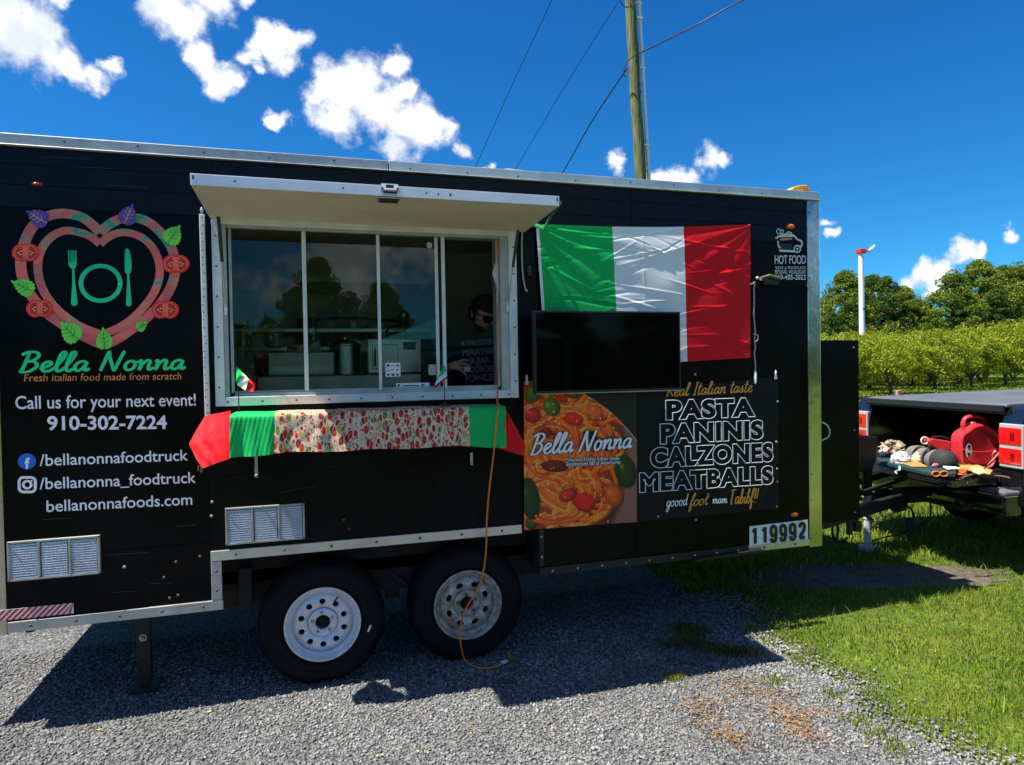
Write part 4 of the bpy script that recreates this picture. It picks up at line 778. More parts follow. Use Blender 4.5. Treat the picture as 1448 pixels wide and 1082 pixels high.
for x, y in ((1097,530),(745,537)):
    m = MB(); c = at(x, y, -.02); m.ball((c[0],-.02,c[2]+.012), .008, .008, .02, 8); m.box(c[0]-.009,c[0]+.009,-.022,-.016,c[2]-.03,c[2]-.005); m.build('banner_clip', WALU, T)
for x in (362, 666.5):                           # drop brackets under the counter
    a, b = at(x, 640, -.03), at(x-.5, 672 if x < 400 else 655, -.03); m = MB(); m.bar((a[0],-.03,a[2]), (a[0],-.03,b[2]), .016, .006, up=(0,1,0)); m.lathe([(.003,.008),(.007,.008),(.0095,.004),(.0095,0),(.003,0)], (a[0],-.03,b[2]-.004), n=12, close=True); m.build('counter_bracket', ALU_D, T, bev=.001)
hs_ = MB(); P = [at(x, y, .25) for x, y in ((1161,597),(1168,600),(1173,609),(1171,618),(1161,623))]; hs_.tube(crom(P, 6), .006, 8); hs_.build('grab_handle', WALU, T, smooth=True)
for x, y in ((300,710),(299,730),(176,802),(249,795),(232,817),(486,735),(493,748),(1113,745),(240,846),(252,842),(283,787),(830,562)):
    m = MB(); c = at(x, y, 0); m.lathe([(0,.004),(.006,.003),(.008,0)], (c[0],0,c[2]), n=10); m.build('rivet', SCREWL if x in (300,299,176) else SCREW, T)
scr = mat('paint_scuff', (.05,.06,.065), .6)
for (x, y, l, s_) in ((150,785,60,-.06),(160,838,30,-.05),(210,826,34,-.04),(250,745,26,-.1),(60,735,40,-.05),(395,697,50,-.18),(60,222,70,.05),(150,262,60,.06),(100,236,60,.05),(340,262,30,.05),(1010,600,2,0)):
    ribbon([(x,y),(x+l*.5,y+s_*l*.5-.4),(x+l,y+s_*l)], .0016, scr, T, 'scratch', -.0022)
# roof fittings
m = MB()
P = [at(706,244,1.0), at(711,238.5,1.0), at(720,238,1.0), at(745,241,1.0), at(775,244.5,1.0), at(788,249,1.0)]
m.poly([(p[0],1.0,p[2]) for p in P]+[(P[-1][0],1.0,2.94),(P[0][0],1.0,2.94)], (0,.45,0)); m.build('roof_vent', mat('grey_roof_vent', (.45,.45,.43), .5, var=.1), T, bev=.01)
# tongue box, tongue, jack
bx0, bx1 = XF+.06, 4.01; m = MB(); m.box(bx0, bx1, .3, 2.1, .56, 1.937); tb = m.build('tongue_box', PAINT, T, bev=.006)
m = MB()
for z in (1.88, 1.25, .62): m.lathe([(0,.003),(.005,.002),(.006,0)], (bx1-.05,.299,z), n=8)
m.build('screw', SCREWL, tb)
m = MB(); cpl = (5.35, 1.15, .52)
m.bar((XF-.1,.36,.48), (cpl[0],1.10,.50), .06, .10); m.bar((XF-.1,2.04,.48), (cpl[0],1.20,.50), .06, .10); m.box(4.0,4.06,.6,1.8,.44,.52); m.bar((5.25,1.15,.53),(5.62,1.15,.53),.09,.09); m.ball((5.5,1.15,.50),.06,n=10); m.build('tongue', BLKMET, T, bev=.006)
jx, jy = 4.965, 1.2; WJ = mat('worn_white_jack', (.50,.51,.50), .55, metal=.3, var=.3, vscale=20, bump=.2)
m = MB(); m.lathe([(.030,0),(.030,.42)], (jx,jy,.05), (0,0,1), 16); m.lathe([(.037,0),(.037,.26)], (jx,jy,.30), (0,0,1), 16); m.box(jx-.055,jx+.055,jy-.055,jy+.055,.0,.05); jp = m.build('jack_post', WJ, T, bev=.003)
m = MB(); m.tube([(jx-.25,jy-.1,.34),(jx-.1,jy-.05,.36),(jx+.02,jy-.045,.30)], .012, 8); m.box(jx-.31,jx-.24,jy-.14,jy-.07,.27,.36); m.build('jack_bracket', BLKMET, jp)
m = MB(); hx, hy = 4.92, 1.2; q0, q1 = at(1208, 614, 1.05), at(1244, 618, 1.05); q2, q3 = at(1241, 650, 1.05), at(1208, 668, 1.05); q4 = at(1233, 668, 1.05); m.poly([tuple(q) for q in (q3, q4, q2, q1, q0)], (0,.30,0)); m.lathe([(.045,0),(.04,.4)], (jx,jy,.54), (0,0,1), 14); m.build('jack_cover', mat('black_vinyl_cover', (.006,.006,.007), .42, spec=.3, var=.3, bump=.3, bscale=12), T, bev=.02)
m = MB(); m.bar((4.72,1.0,.60),(5.5,1.1,.72),.035,.035); m.bar((4.9,1.3,.62),(5.6,1.5,.66),.03,.05); m.build('sway_bar', BLKMET, T, bev=.003)
for pts in (((1178,735),(1177,752),(1180,763),(1186,766),(1195,763),(1198,760)), ((1184,735),(1185,750),(1183,762))):
    m = MB(); m.tube(crom([at(x, y, 1.0) for x, y in pts], 6), .011, 8); m.build('hose', BLKP, T, smooth=True)
m = MB(); c = at(1201, 740, .9); m.box(c[0]-.02,c[0]+.02,.88,.92,c[2]-.10,c[2]+.05); c = at(1212, 745, .9); m.box(c[0]-.03,c[0]+.03,.88,.92,c[2]-.04,c[2]+.05); m.build('hanging_plug', BLKP, T, bev=.004)
def chain(pts, Y0, r=.012):
    P = crom([at(x, y, Y0) for x, y in pts], 14); L = np.r_[0, np.cumsum([np.linalg.norm(P[i+1]-P[i]) for i in range(len(P)-1)])]; n = int(L[-1]/.034); m = MB()
    for k in range(n):
        s = (k+.5)/n*L[-1]; i = min(len(P)-2, int(np.searchsorted(L, s)-1)); c = P[i]+(P[i+1]-P[i])*((s-L[i])/(L[i+1]-L[i]+1e-9)); t = P[i+1]-P[i]; t = t/np.linalg.norm(t); u = np.cross(t, (0,1,0)) if k % 2 else np.array((0,1.,0))
        m.tube([c+t*.021*math.cos(a)+u*.0105*math.sin(a) for a in np.linspace(0, 2*math.pi, 9)], .0042, 5, cap=False)
    return m.build('safety_chain', mat('chain_steel', (.16,.16,.16), .5, metal=.7, var=.4), T, smooth=True)
chain([(1243,720),(1249,732),(1256,744),(1266,756)], 1.1); chain([(1300,726),(1294,742),(1284,753),(1270,757)], 1.1); chain([(1232,738),(1250,732),(1276,719)], 1.05)
m = MB(); m.tube(crom([at(x, y, 1.1) for x, y in ((1233,765),(1250,760),(1275,755),(1295,748),(1312,734),(1316,726),(1315,705))], 8), .008, 8); m.tube(crom([at(x, y, 1.1) for x, y in ((1213,688),(1222,700),(1240,695),(1262,688))], 8), .012, 8); m.tube(crom([at(x, y, 1.15) for x, y in ((1262,707),(1268,702),(1280,714),(1290,722),(1292,745))], 8), .01, 8); m.build('brake_cable', BLKMET, T, smooth=True)
m = MB(); c = at(1286, 742, 1.12); m.lathe([(.04,0),(.05,.10),(.045,.16)], (c[0],1.12,c[2]-.1), (0,0,1), 12); c2 = at(1265,712,1.12); m.lathe([(.05,0),(.05,.12)], (c2[0],1.12,c2[2]-.04), (1,.1,.1), 12); m.build('coupler_head', UNDER, T, smooth=True)
for px, py, mt in ((1224,696,YEL),(1219,703,YEL),(1236,695,STEEL),(1283,719,YEL),(1290,715,YEL)): m = MB(); m.ball(tuple(at(px, py, 1.05)), .018, .014, .012, 8); m.build('coupler_fitting', mt, T)
# exhaust hood, inner counter
m = MB(); m.box(-.35, .75, .9, 1.9, 1.02, 1.74); m.box(-.5,-.42,.9,1.9,.62,1.6); m.build('steel_counter', STEEL, T, bev=.01)
m = MB(); m.box(-1.4, 1.2, 2.1, 2.33, 2.1, 2.14); m.box(-.9, .9, 1.5, 2.3, 2.45, 2.75); m.box(-1.2,3.0,2.29,2.33,1.95,1.99); m.build('wall_shelf', STEEL, T, bev=.006)
m = MB(); m.box(1.4, 3.1, .06, .9, .62, 1.5); m.build('side_counter', INT, T, bev=.01)

# --- counter board and things on the trailer
q0 = at(322, 600, -.15); m = MB(); m.box(-.34, 1.0, -.28, -.002, 1.515, 1.546); m.box(-.44, -.3405, -.17, -.002, 1.515, 1.546); m.build('counter_shelf', ALU_D, T, bev=.003)  # short left piece added under the cloth to stop a sun leak
# ================================================================== CLOTHS
def mat_floral():
    m_ = bpy.data.materials.new('fruit_print_cloth'); m_.use_nodes = True; N = m_.node_tree.nodes; L = m_.node_tree.links; b = N['Principled BSDF']; b.inputs['Roughness'].default_value = .85; b.inputs['Specular IOR Level'].default_value = .2
    uv = N.new('ShaderNodeTexCoord'); mp = N.new('ShaderNodeMapping'); mp.inputs['Scale'].default_value = (36,9.2,1); L.new(uv.outputs['UV'], mp.inputs[0])
    nz = N.new('ShaderNodeTexNoise'); nz.inputs['Scale'].default_value = 2.2; L.new(mp.outputs[0], nz.inputs['Vector']); ad = N.new('ShaderNodeMix'); ad.data_type = 'VECTOR' if False else 'RGBA'; ad.inputs[0].default_value = .16; L.new(mp.outputs[0], ad.inputs[6]); L.new(nz.outputs['Color'], ad.inputs[7])
    def vor(sc, feat='F1'): v = N.new('ShaderNodeTexVoronoi'); v.feature = feat; v.inputs['Scale'].default_value = sc; L.new(ad.outputs[2], v.inputs['Vector']); return v
    v1 = vor(1.25); v2 = vor(2.6); v3 = vor(1.25, 'DISTANCE_TO_EDGE'); v4 = vor(7)
    def ramp(src, els):
        r = N.new('ShaderNodeValToRGB'); r.color_ramp.interpolation = 'CONSTANT' if len(els) > 3 else 'LINEAR'; e = r.color_ramp.elements; e[0].position, e[0].color = els[0]; e[1].position, e[1].color = els[-1]
        for p, c in els[1:-1]: q = e.new(p); q.color = c
        L.new(src, r.inputs[0]); return r.outputs[0]
    def mix(a, b_, f):
        x = N.new('ShaderNodeMix'); x.data_type = 'RGBA'
        for i, v in ((6, a), (7, b_)):
            if isinstance(v, tuple): x.inputs[i].default_value = v
            else: L.new(v, x.inputs[i])
        L.new(f, x.inputs[0]); return x.outputs[2]
    def lt(src, a, bb): r = N.new('ShaderNodeMapRange'); r.inputs['From Min'].default_value = bb; r.inputs['From Max'].default_value = a; L.new(src, r.inputs[0]); return r.outputs[0]
    sp1 = N.new('ShaderNodeSeparateColor'); L.new(v1.outputs['Color'], sp1.inputs[0]); sp2 = N.new('ShaderNodeSeparateColor'); L.new(v2.outputs['Color'], sp2.inputs[0])
    fruit = ramp(sp1.outputs[0], [(0, (.50,.035,.02,1)), (.40, (.36,.02,.03,1)), (.62, (.14,.20,.04,1)), (.74, (.52,.36,.07,1)), (.84, (.45,.03,.02,1)), (1, (.55,.1,.03,1))])
    small = ramp(sp2.outputs[1], [(0, (.42,.05,.03,1)), (.35, (.52,.38,.12,1)), (.55, (.13,.18,.06,1)), (.7, (.36,.08,.05,1)), (1, (.45,.10,.06,1))])
    speck = mix((.62,.48,.34,1), (.40,.08,.05,1), lt(v4.outputs['Distance'], .18, .30))
    c = mix(speck, small, lt(v2.outputs['Distance'], .44, .50)); c = mix(c, (.74,.60,.42,1), lt(v1.outputs['Distance'], .49, .52)); c = mix(c, fruit, lt(v1.outputs['Distance'], .45, .48)); c = mix(c, (.8,.55,.4,1), lt(v1.outputs['Distance'], .03, .10)); c = mix(c, (.78,.68,.50,1), lt(v3.outputs['Distance'], .015, .035))
    L.new(c, b.inputs['Base Color']); return m_
CR = mat('red_cloth', (.82,.008,.016), .7, var=.08, vscale=30, transl=.12, spec=.25); CG = mat('green_cloth', (.006,.50,.11), .7, var=.08, vscale=30, transl=.1, spec=.25); CF = mat_floral(); CW = mat('white_cloth', (.88,.88,.90), .75, spec=.2, transl=.1)
TC = empty('counter_cloth', (.3, -.2, 1.30), 'red, green and fruit-print cloth draped over the serving counter below the window', 'table cloth')
zt_ = 1.556
def drape(x0, x1, yt0, yt1, yb0, yb1, mt, nm, nu, Yf=-.305, amp=.006, ph=0, uv=False):
    A, B = at(x0, yt0, Yf), at(x1, yt1, Yf); C, D_ = at(x0, yb0, Yf-.012), at(x1, yb1, Yf-.012)
    A[2] = B[2] = zt_
    top0 = (at(x0, yt0-3, -.01)[0], -.012, zt_); top1 = (at(x1, yt1-3, -.01)[0], -.012, zt_)
    L_ = [(A[0],-.012,zt_), (A[0], Yf+.02, zt_+.001), (A[0], Yf+.003, zt_-.004), (A[0], Yf, zt_-.018), tuple(C)]; R_ = [(B[0],-.012,zt_), (B[0], Yf+.02, zt_+.001), (B[0], Yf+.003, zt_-.004), (B[0], Yf, zt_-.018), tuple(D_)]
    f = lambda u, v: (0, (-amp*max(0, v-.55)*2.2*(1+math.sin(u*(x1-x0)/9+ph+v*2)*.8+.5*math.sin(u*(x1-x0)/4.3+ph)))-.002*math.sin(u*60+v*31)*.5, (.0018*math.sin(u*(x1-x0)/14+ph) if v < .6 else .004*math.sin(u*(x1-x0)/17+2*ph)*(v-.55)*2))
    return grid_patch(nm, mt, L_, R_, nu, 40, f, parent=TC, uv=uv)
drape(388, 664, 580, 578, 641, 630.5, CF, 'fruit_print_panel', 150, uv=True)
drape(325, 389, 586, 581, 648, 641, CG, 'green_panel', 50, amp=.008, ph=1, Yf=-.306)
drape(663, 715, 578, 579, 630, 634, CG, 'green_panel', 40, amp=.008, ph=2, Yf=-.306)
def wr(u, v, s=1.): return s*(.010*math.sin(7*u+5*v)+.006*math.sin(17*u-9*v+1)+.005*math.sin(11*v+3*u)+.003*math.sin(31*u+23*v))
def patch(left, right, mt, nm, Yl, Yr, nu=30, nv=30, amp=1., parent=TC):
    L_ = [at(x, y, Y) for (x, y), Y in zip(left, Yl)]; R_ = [at(x, y, Y) for (x, y), Y in zip(right, Yr)]
    return grid_patch(nm, mt, L_, R_, nu, nv, lambda u, v: (0, wr(u, v, amp)*math.sin(math.pi*min(1,u+.15)), 0), parent=parent)
patch([(290,588),(279,606),(267,628),(277,648),(287,662)], [(326,581),(326,600),(325,620),(325,636),(325,648.5)], CR, 'red_panel', (-.03,-.10,-.17,-.23,-.27), (-.29,-.31,-.318,-.32,-.32), amp=.8)
patch([(715,579.5),(713,598),(711,616),(704,634)], [(716,580),(730,605),(743,628),(741,645)], CR, 'red_panel', (-.31,-.32,-.32,-.32), (-.30,-.24,-.20,-.20), amp=1.)
m = MB()
for x, y in ((284,662),(286,664),(281,661)): m.tube([at(x,y-3,-.27), at(x-1,y+5,-.27)], .0018, 5)
m.build('tassel', mat('tan_thread', (.4,.22,.08), .8), TC)
m = MB(); q0, q1 = at(666, 576.5, -.16), at(686, 577.5, -.16); m.box(q0[0], q1[0], -.19, -.15, zt_+.002, zt_+.005); o = m.build('wooden_skewer', mat('pale_wood', (.5,.3,.15), .6)); tag(o, 'small pale wooden slip lying on the green right end of the counter cloth', 'wood slip'); recentre(o)

# --- the large flag on the side
FL = empty('large_flag', at(905, 500, -.03), 'large wrinkled green, white and red flag pinned to the trailer side above the screen', 'flag')
rs = np.random.default_rng(5); creases = [(rs.uniform(0,1), rs.uniform(0,1), rs.uniform(-.5,.5), rs.uniform(.10,.32), rs.uniform(.004,.012), rs.choice([-1,1])*rs.uniform(.0022,.0052)) for _ in range(70)]
def crease(u, v):
    x, z = u*1.55, v*.92; s = 0.
    for cx, cz, an, ln, wd, am in creases:
        dx, dz = x-cx*1.55, z-cz*.92; a = dx*math.cos(an)+dz*math.sin(an); b_ = -dx*math.sin(an)+dz*math.cos(an)
        e = (a/ln)**2+(b_/wd)**2
        if e < 9: s += am*math.exp(-e)
    return s
def flagd(u, v):
    d = math.hypot(u, v*.6)
    rad = .007*math.sin(18*math.atan2(v, u+.03))*math.exp(-2.2*u)*min(1, u*8)                # pleats fanning from the pinned corner
    rad2 = .006*math.sin(14*math.atan2(v, 1.03-u))*math.exp(-2.6*(1-u))*min(1, (1-u)*8)
    grid_ = -.0022*math.exp(-((u-.47)/.004)**2)-.0014*math.exp(-((v-.5)/.006)**2)
    low = .007*math.sin(5*u+3*v)+.004*math.sin(11*u-6*v+1)
    sag = -.040*math.sin(math.pi*u)**.8*(1-v)*(1) 
    return (0, -.012-abs(0)+1.9*(crease(u, v)*.40+rad*.35+rad2*.35)+grid_*.4+low*.35, sag*.45*(1-.35*v)-.005*math.sin(math.pi*u)*v)
tl, tr_, br, bl = at(757,317,-.02), at(1059,318,-.02), at(1060,506,-.02), at(771,520,-.02)
us = [(at(x,400,-.02)[0]-tl[0])/(tr_[0]-tl[0]) for x in (762.5, 866, 966.5)]
names = [('flag_hem', WHITEV, 0, us[0]), ('green_stripe', CG, us[0], us[1]), ('white_stripe', CW, us[1], us[2]), ('red_stripe', CR, us[2], 1.)]
for nm, mt, ua, ub in names:
    pL = [tl+(tr_-tl)*ua, bl+(br-bl)*ua]; pR = [tl+(tr_-tl)*ub, bl+(br-bl)*ub]
    grid_patch(nm, mt, pL, pR, max(4, int((ub-ua)*330)), 190, (lambda ua, ub: lambda u, v: flagd(ua+(ub-ua)*u, v))(ua, ub), parent=FL)
for x, y in ((758.5,320),(1055.5,321.5),(1056,502.5)):
    m = MB(); c = at(x, y, -.045); m.lathe([(.0035,0),(.004,.002),(.007,.002),(.0075,0)], tuple(c), n=14, close=True); m.build('grommet', SCREW, FL)
m = MB(); p = at(1059.5,319,-.04); m.ball(tuple(p), .009, n=8); m.build('pin', CR, FL)

# --- printed banner: a picture of pasta and the menu words
BN = empty('menu_banner', at(920, 735, -.012), 'black menu banner with a pasta picture, pinned low on the trailer side', 'banner')
PB = -.014
BVIN = mat('black_banner_vinyl', (.0035,.0035,.009), .4, spec=.22, var=.3, vscale=3, bump=.1, bscale=6)
L_ = [at(900.5,553,PB), at(900.5,737.5,PB)]; R_ = [at(1100,532,PB), at(1100,719,PB)]
def bw(u, v): return (0, -.004+.005*math.sin(6*u+4*v)*math.sin(math.pi*u)+.010*math.exp(-((u-.93)/.08)**2-((v-.9)/.12)**2)*math.sin(30*u+20*v)-.004*math.exp(-((v-.85+.3*(u-.7))/.03)**2)*(u > .5), 0)
grid_patch('banner_sheet', BVIN, L_, R_, 60, 60, bw, parent=BN)
OUT = mat('white_outline_print', (.74,.74,.78), .5); GOLD = mat('gold_script_print', (.66,.29,.035), .5)
PT = -.036
for s, a, b_, c_ in (('PASTA',(941,592),(1069,587),24.5),('PANINIS',(933,626),(1080,619),25),('CALZONES',(919,660),(1094,650.5),25),('MEATBALLS',(904,694.5),(1094,682.5),24)): text_on(s, a, b_, c_, OUT, BN, plane=PT, bold=.068, outline=.016, space=1.10)
script_text('Real Italian taste', (943, 561), (1062, 554), 18, .0085, GOLD, BN, plane=PT, slant=.25)
script_text('goood', (942, 717), (973, 714), 16, .006, LET, BN, plane=PT); script_text('foot', (974, 716), (1003, 713), 17, .010, GOLD, BN, plane=PT, slant=.25); script_text('mam', (1008, 712), (1028, 711), 12, .006, LET, BN, plane=PT); script_text('Tabibf!!', (1034, 713), (1072, 710), 20, .0095, GOLD, BN, plane=PT, slant=.2)
# the picture is flat print: colours computed here and stored on a fine sheet
def paint_pasta(W, H):
    r = np.random.default_rng(3); img = np.zeros((H, W, 3)); yy, xx = np.mgrid[0:H, 0:W]; sx = 160/W; X = 740+xx*sx; Y = 540+yy*(208/H)
    bg = np.array(s2l((104,84,84))); img[:] = bg*(.8+.5*((X-740)/160)[...,None])
    def blend(mask, col): img[:] = img*(1-mask[...,None])+np.array(col)*mask[...,None]
    def blob(cx, cy, rx, ry, ang, base, hi, rim=None):
        c, s = math.cos(ang), math.sin(ang); u = ((X-cx)*c+(Y-cy)*s)/rx; v = (-(X-cx)*s+(Y-cy)*c)/ry; d = u*u+v*v
        m_ = np.clip((1-d)*6, 0, 1); shade = np.clip(1.15-.75*d+.25*(-u-v), .15, 1.6)[...,None]; col = np.array(s2l(base))*shade
        h = (.6*np.exp(-((u+.35)**2+(v+.35)**2)/.035)*(.6+.4*np.sin(X*1.3+Y)))[...,None]; col = col*(1-h)+np.array(s2l(hi))*h; img[:] = img*(1-m_[...,None])+col*m_[...,None]
    blob(792,655,96,150,.0,(150,62,18),(190,90,30))
    def noodle(P, w, base, hi):
        P = np.array(crom(P, 7)); acc = np.full((H, W), 1e9); side = np.zeros((H, W))
        for i in range(len(P)-1):
            a, b = P[i], P[i+1]; x0, x1 = min(a[0],b[0])-w-1, max(a[0],b[0])+w+1; y0, y1 = min(a[1],b[1])-w-1, max(a[1],b[1])+w+1
            j0, j1, i0, i1 = [int(q) for q in (max(0,(y0-540)*H/208), min(H,(y1-540)*H/208+1), max(0,(x0-740)/sx), min(W,(x1-740)/sx+1))]
            if j0 >= j1 or i0 >= i1: continue
            px, py = X[j0:j1,i0:i1], Y[j0:j1,i0:i1]; d = b-a; t = np.clip(((px-a[0])*d[0]+(py-a[1])*d[1])/(d@d+1e-9), 0, 1); qx, qy = px-a[0]-t*d[0], py-a[1]-t*d[1]; dist = np.hypot(qx, qy); s_ = (-qx*.5-qy*.85)/w
            sub = acc[j0:j1,i0:i1]; k = dist < sub; sub[k] = dist[k]; side[j0:j1,i0:i1][k] = s_[k]
        m_ = np.clip((w-acc)*1.6, 0, 1); e = np.clip(acc/w, 0, 1); shade = (1.1-.85*e**2.5+.45*side)[...,None]; col = np.array(s2l(base))*np.clip(shade,.12,1.7); h = (np.exp(-((side-.42)/.16)**2)*(e < .7)*.55)[...,None]*(.5+.5*np.sin(X*.35+Y*.5))[...,None]
        col = col*(1-h)+np.array(s2l(hi))*h; img[:] = img*(1-m_[...,None])+col*m_[...,None]
    cols = [(226,112,30),(212,92,22),(238,138,48),(190,74,18),(232,124,40)]
    for k in range(105):
        th = r.uniform(0, 6.28); rad = r.uniform(6, 96); cx = 800+rad*math.cos(th)*.85; cy = 655+rad*math.sin(th)*1.2
        if cx > 868: continue
        R1 = r.uniform(12, 36); R2 = R1*r.uniform(.5, 1.1); a0 = r.uniform(0, 6.28); sp = r.uniform(1.6, 4.6); rot = r.uniform(0, 3.1)
        P = [(cx+R1*math.cos(a)*math.cos(rot)-R2*math.sin(a)*math.sin(rot), cy+R1*math.cos(a)*math.sin(rot)+R2*math.sin(a)*math.cos(rot)) for a in np.linspace(a0, a0+sp, 7)]
        noodle(P, r.uniform(3.0, 4.8), cols[r.integers(5)], (255,205,130))
    for k in range(13):                        # the twirled nest in the middle
        t = k/12; noodle([(748+4*t,600+8*k*.9),(770,640+7*k-14*t),(800,652+6*k),(824-3*k*.6,632+4*k),(832-2*k,610+3*k)], 3.4, cols[k%5], (255,215,140))
    for k in range(7): noodle([(748+3*k,610-2*k),(775+3*k,602-3*k),(800+2*k,612-2*k),(815,628)], 3.0, cols[(k+2)%5], (255,205,130))
    for a in ((752,587,10,10,0,(150,25,14),(240,90,60)),(806,592,14,11,.3,(214,30,14),(255,140,100)),(770,612,9,8,0,(120,18,10),(200,60,40)),(822,712,18,14,.6,(196,30,16),(240,90,60)),(784,655,26,11,.1,(110,20,12),(180,50,30)),(768,677,10,8,0,(150,40,20),(240,120,60)),
              (800,702,14,10,-.4,(160,44,16),(230,120,60)),(790,562,12,6,.6,(190,50,16),(240,130,70)),(850,640,7,16,.3,(214,120,36),(255,210,150)),(842,690,8,20,-.4,(205,96,30),(255,200,140)),(866,706,14,20,-.35,(166,84,22),(240,180,110)),(846,735,20,6,-.5,(196,120,26),(255,220,150)),(838,586,14,12,.4,(196,96,26),(250,190,120)),(856,612,12,10,.9,(180,92,30),(230,170,110))): blob(*a)
    for a in ((778,577,12,15,-.4,(92,128,18),(190,210,110)),(752,558,11,14,.3,(88,120,20),(150,180,60)),(748,700,12,28,-.15,(34,74,30),(90,140,80)),(750,738,9,10,0,(36,80,30),(120,150,120)),(882,672,16,26,-.2,(28,66,18),(140,180,50)),(852,632,12,9,.6,(30,64,34),(90,120,60)),(830,620,10,7,.5,(34,60,46),(80,110,90)),(762,548,6,8,.7,(50,70,40),(150,170,140)),(868,655,9,4,.7,(110,120,30),(160,170,60)),(806,560,10,5,.2,(110,80,20),(180,140,60))): blob(*a)
    for (cx, cy, R1, R2, a0, a1, n_) in ((796,640,34,26,.2,3.4,7),(770,690,38,22,3.3,6.1,7),(812,700,26,34,-1.4,1.6,6),(758,632,20,34,1.7,4.4,6),(836,640,22,30,-1.6,1.3,6),(800,596,36,18,3.4,6.0,5),(786,726,40,14,.1,3.0,5),(824,668,16,22,1.2,4.6,5),(766,660,15,13,-.5,4.2,4)):
        for q in range(n_):                    # swirled bundles of long parallel strands
            s_ = 1-q*.145+r.normal(0,.015); noodle([(cx+R1*s_*math.cos(a)+r.normal(0,.5), cy+R2*s_*math.sin(a)+r.normal(0,.5)) for a in np.linspace(a0+r.normal(0,.12), a1+r.normal(0,.12), 9)], 2.7+r.uniform(-.3,.4), cols[(q+int(cx))%5], (255,215,150))
    for a in ((752,588,12,11,0,(160,20,12),(250,120,90)),(808,594,14,10,.3,(205,24,12),(255,150,110)),(824,714,17,14,.6,(190,20,12),(240,90,60)),(782,660,20,9,.1,(100,14,8),(180,50,30)),(778,576,12,15,-.4,(72,110,16),(190,210,110)),(752,558,11,14,.3,(70,106,18),(150,180,60)),(748,704,14,32,-.15,(22,60,22),(90,140,80)),(884,672,15,26,-.2,(22,58,16),(140,180,50)),(852,632,12,9,.6,(26,60,30),(90,120,60)),(832,618,12,7,.5,(30,58,36),(80,110,90))): blob(*a)
    for k in range(45):
        x, y = r.uniform(742, 868), r.uniform(562, 745); blob(x, y, r.uniform(1,3), r.uniform(.8,2), r.uniform(0,3), [(60,18,8),(150,30,14),(90,100,30),(190,60,20)][r.integers(4)], (230,120,60))
    for k in range(60):                       # oil glints
        x, y = r.uniform(745, 872), r.uniform(560, 740); blob(x, y, r.uniform(.7,1.8), r.uniform(.5,1.1), r.uniform(0,3), (250,200,150), (255,240,220))
    arc = ((X-734)/184)**2+((Y-736)/186)**2
    edge = np.clip((X-815)*.60-(Y-553)*.76-.0022*(X-815)**2*0+10*0, -3, 3)
    # black corner above the plate's curved rim
    xc = np.interp(Y, [553,566,580,596,611,626,640], [815,835,855,872,886,898,905]); blk = np.clip((X-xc)*.9, 0, 1)*(Y < 640); rimm = np.exp(-((X-xc)/1.1)**2)*(Y < 630)*(Y > 552)
    blend(blk, s2l((10,10,16))); blend(rimm*.6, s2l((170,160,150)))
    return np.clip(img**1.18*np.array((2.5,1.55,1.15)), 0, 1)
PW, PH = 250, 320; img = paint_pasta(PW, PH)
L_ = [at(740.5,539,PB), at(741,749.5,PB)]; R_ = [at(900,539,PB), at(900.5,738,PB)]
pp = grid_patch('pasta_picture', mat_attr('pasta_print', .42), L_, R_, PW-1, PH-1, lambda u, v: (0, -.003, 0), parent=BN)
ca = pp.data.color_attributes.new('Col', 'FLOAT_COLOR', 'POINT'); ca.data.foreach_set('color', np.concatenate([img, np.ones((PH, PW, 1))], 2).astype(np.float32).ravel())
for pl, w, mt in ((-.024, .026, BLKP), (-.030, .0155, WHITEV)): script_text('Bella Nonna', (750, 643), (893, 633), 28, w, mt, BN, plane=pl, slant=.3)
for s, a, b_, c_ in (('Hamos-DSNs Sdfun Qute',(803,652.5),(876,650),4.5),('Emmmuti Illf d Aovrurts',(801,659.5),(877,656),6)): text_on(s, a, b_, c_, BLKP, BN, plane=-.024, bold=.09, space=1.); text_on(s, a, b_, c_, OUT, BN, plane=-.028, bold=.02)
m = MB()
for x, y in ((936,532),(983,529.5),(1100,568),(1098,625),(1099,663),(1099,681),(930.5,730.5),(1098.5,716.5),(984,735),(859.5,737.5)):
    c = at(x, y, -.022); m.lathe([(.003,0),(.0035,.003),(.007,.003),(.008,0)], tuple(c), n=12, close=True)
m.build('eyelet', ALU_D, BN)

# --- flat screen over the flag
c = at(857, 495, -.12); TV = empty('television', (c[0], -.10, at(857,553,-.15)[2]), 'black flat television screen mounted over the lower part of the large flag', 'television')
q = [at(755,443.5,-.165), at(962.5,436.5,-.165), at(962.5,551,-.165), at(757,557,-.165)]; X0, X1 = (q[0][0]+q[3][0])/2, (q[1][0]+q[2][0])/2; Z1, Z0 = (q[0][2]+q[1][2])/2, (q[2][2]+q[3][2])/2
m = MB(); m.box(X0, X1, -.165, -.115, Z0, Z1); m.build('housing', BLKP, TV, bev=.004)
m = MB(); m.box(X0+.011, X1-.011, -.1665, -.1655, Z0+.014, Z1-.011); m.build('screen', mat('dark_screen', (.0015,.0017,.002), .05, spec=.12), TV)
m = MB(); m.box(X0+.01, X1+.003, -.169, -.155, Z0-.006, Z0-.0005); m.build('bottom_rim', mat('grey_rim', (.4,.38,.34), .3, metal=.6), TV)
m = MB(); m.box(X0+.3, X1-.3, -.115, -.03, Z0+.12, Z1-.12); m.build('wall_bracket', BLKMET, TV, bev=.004)

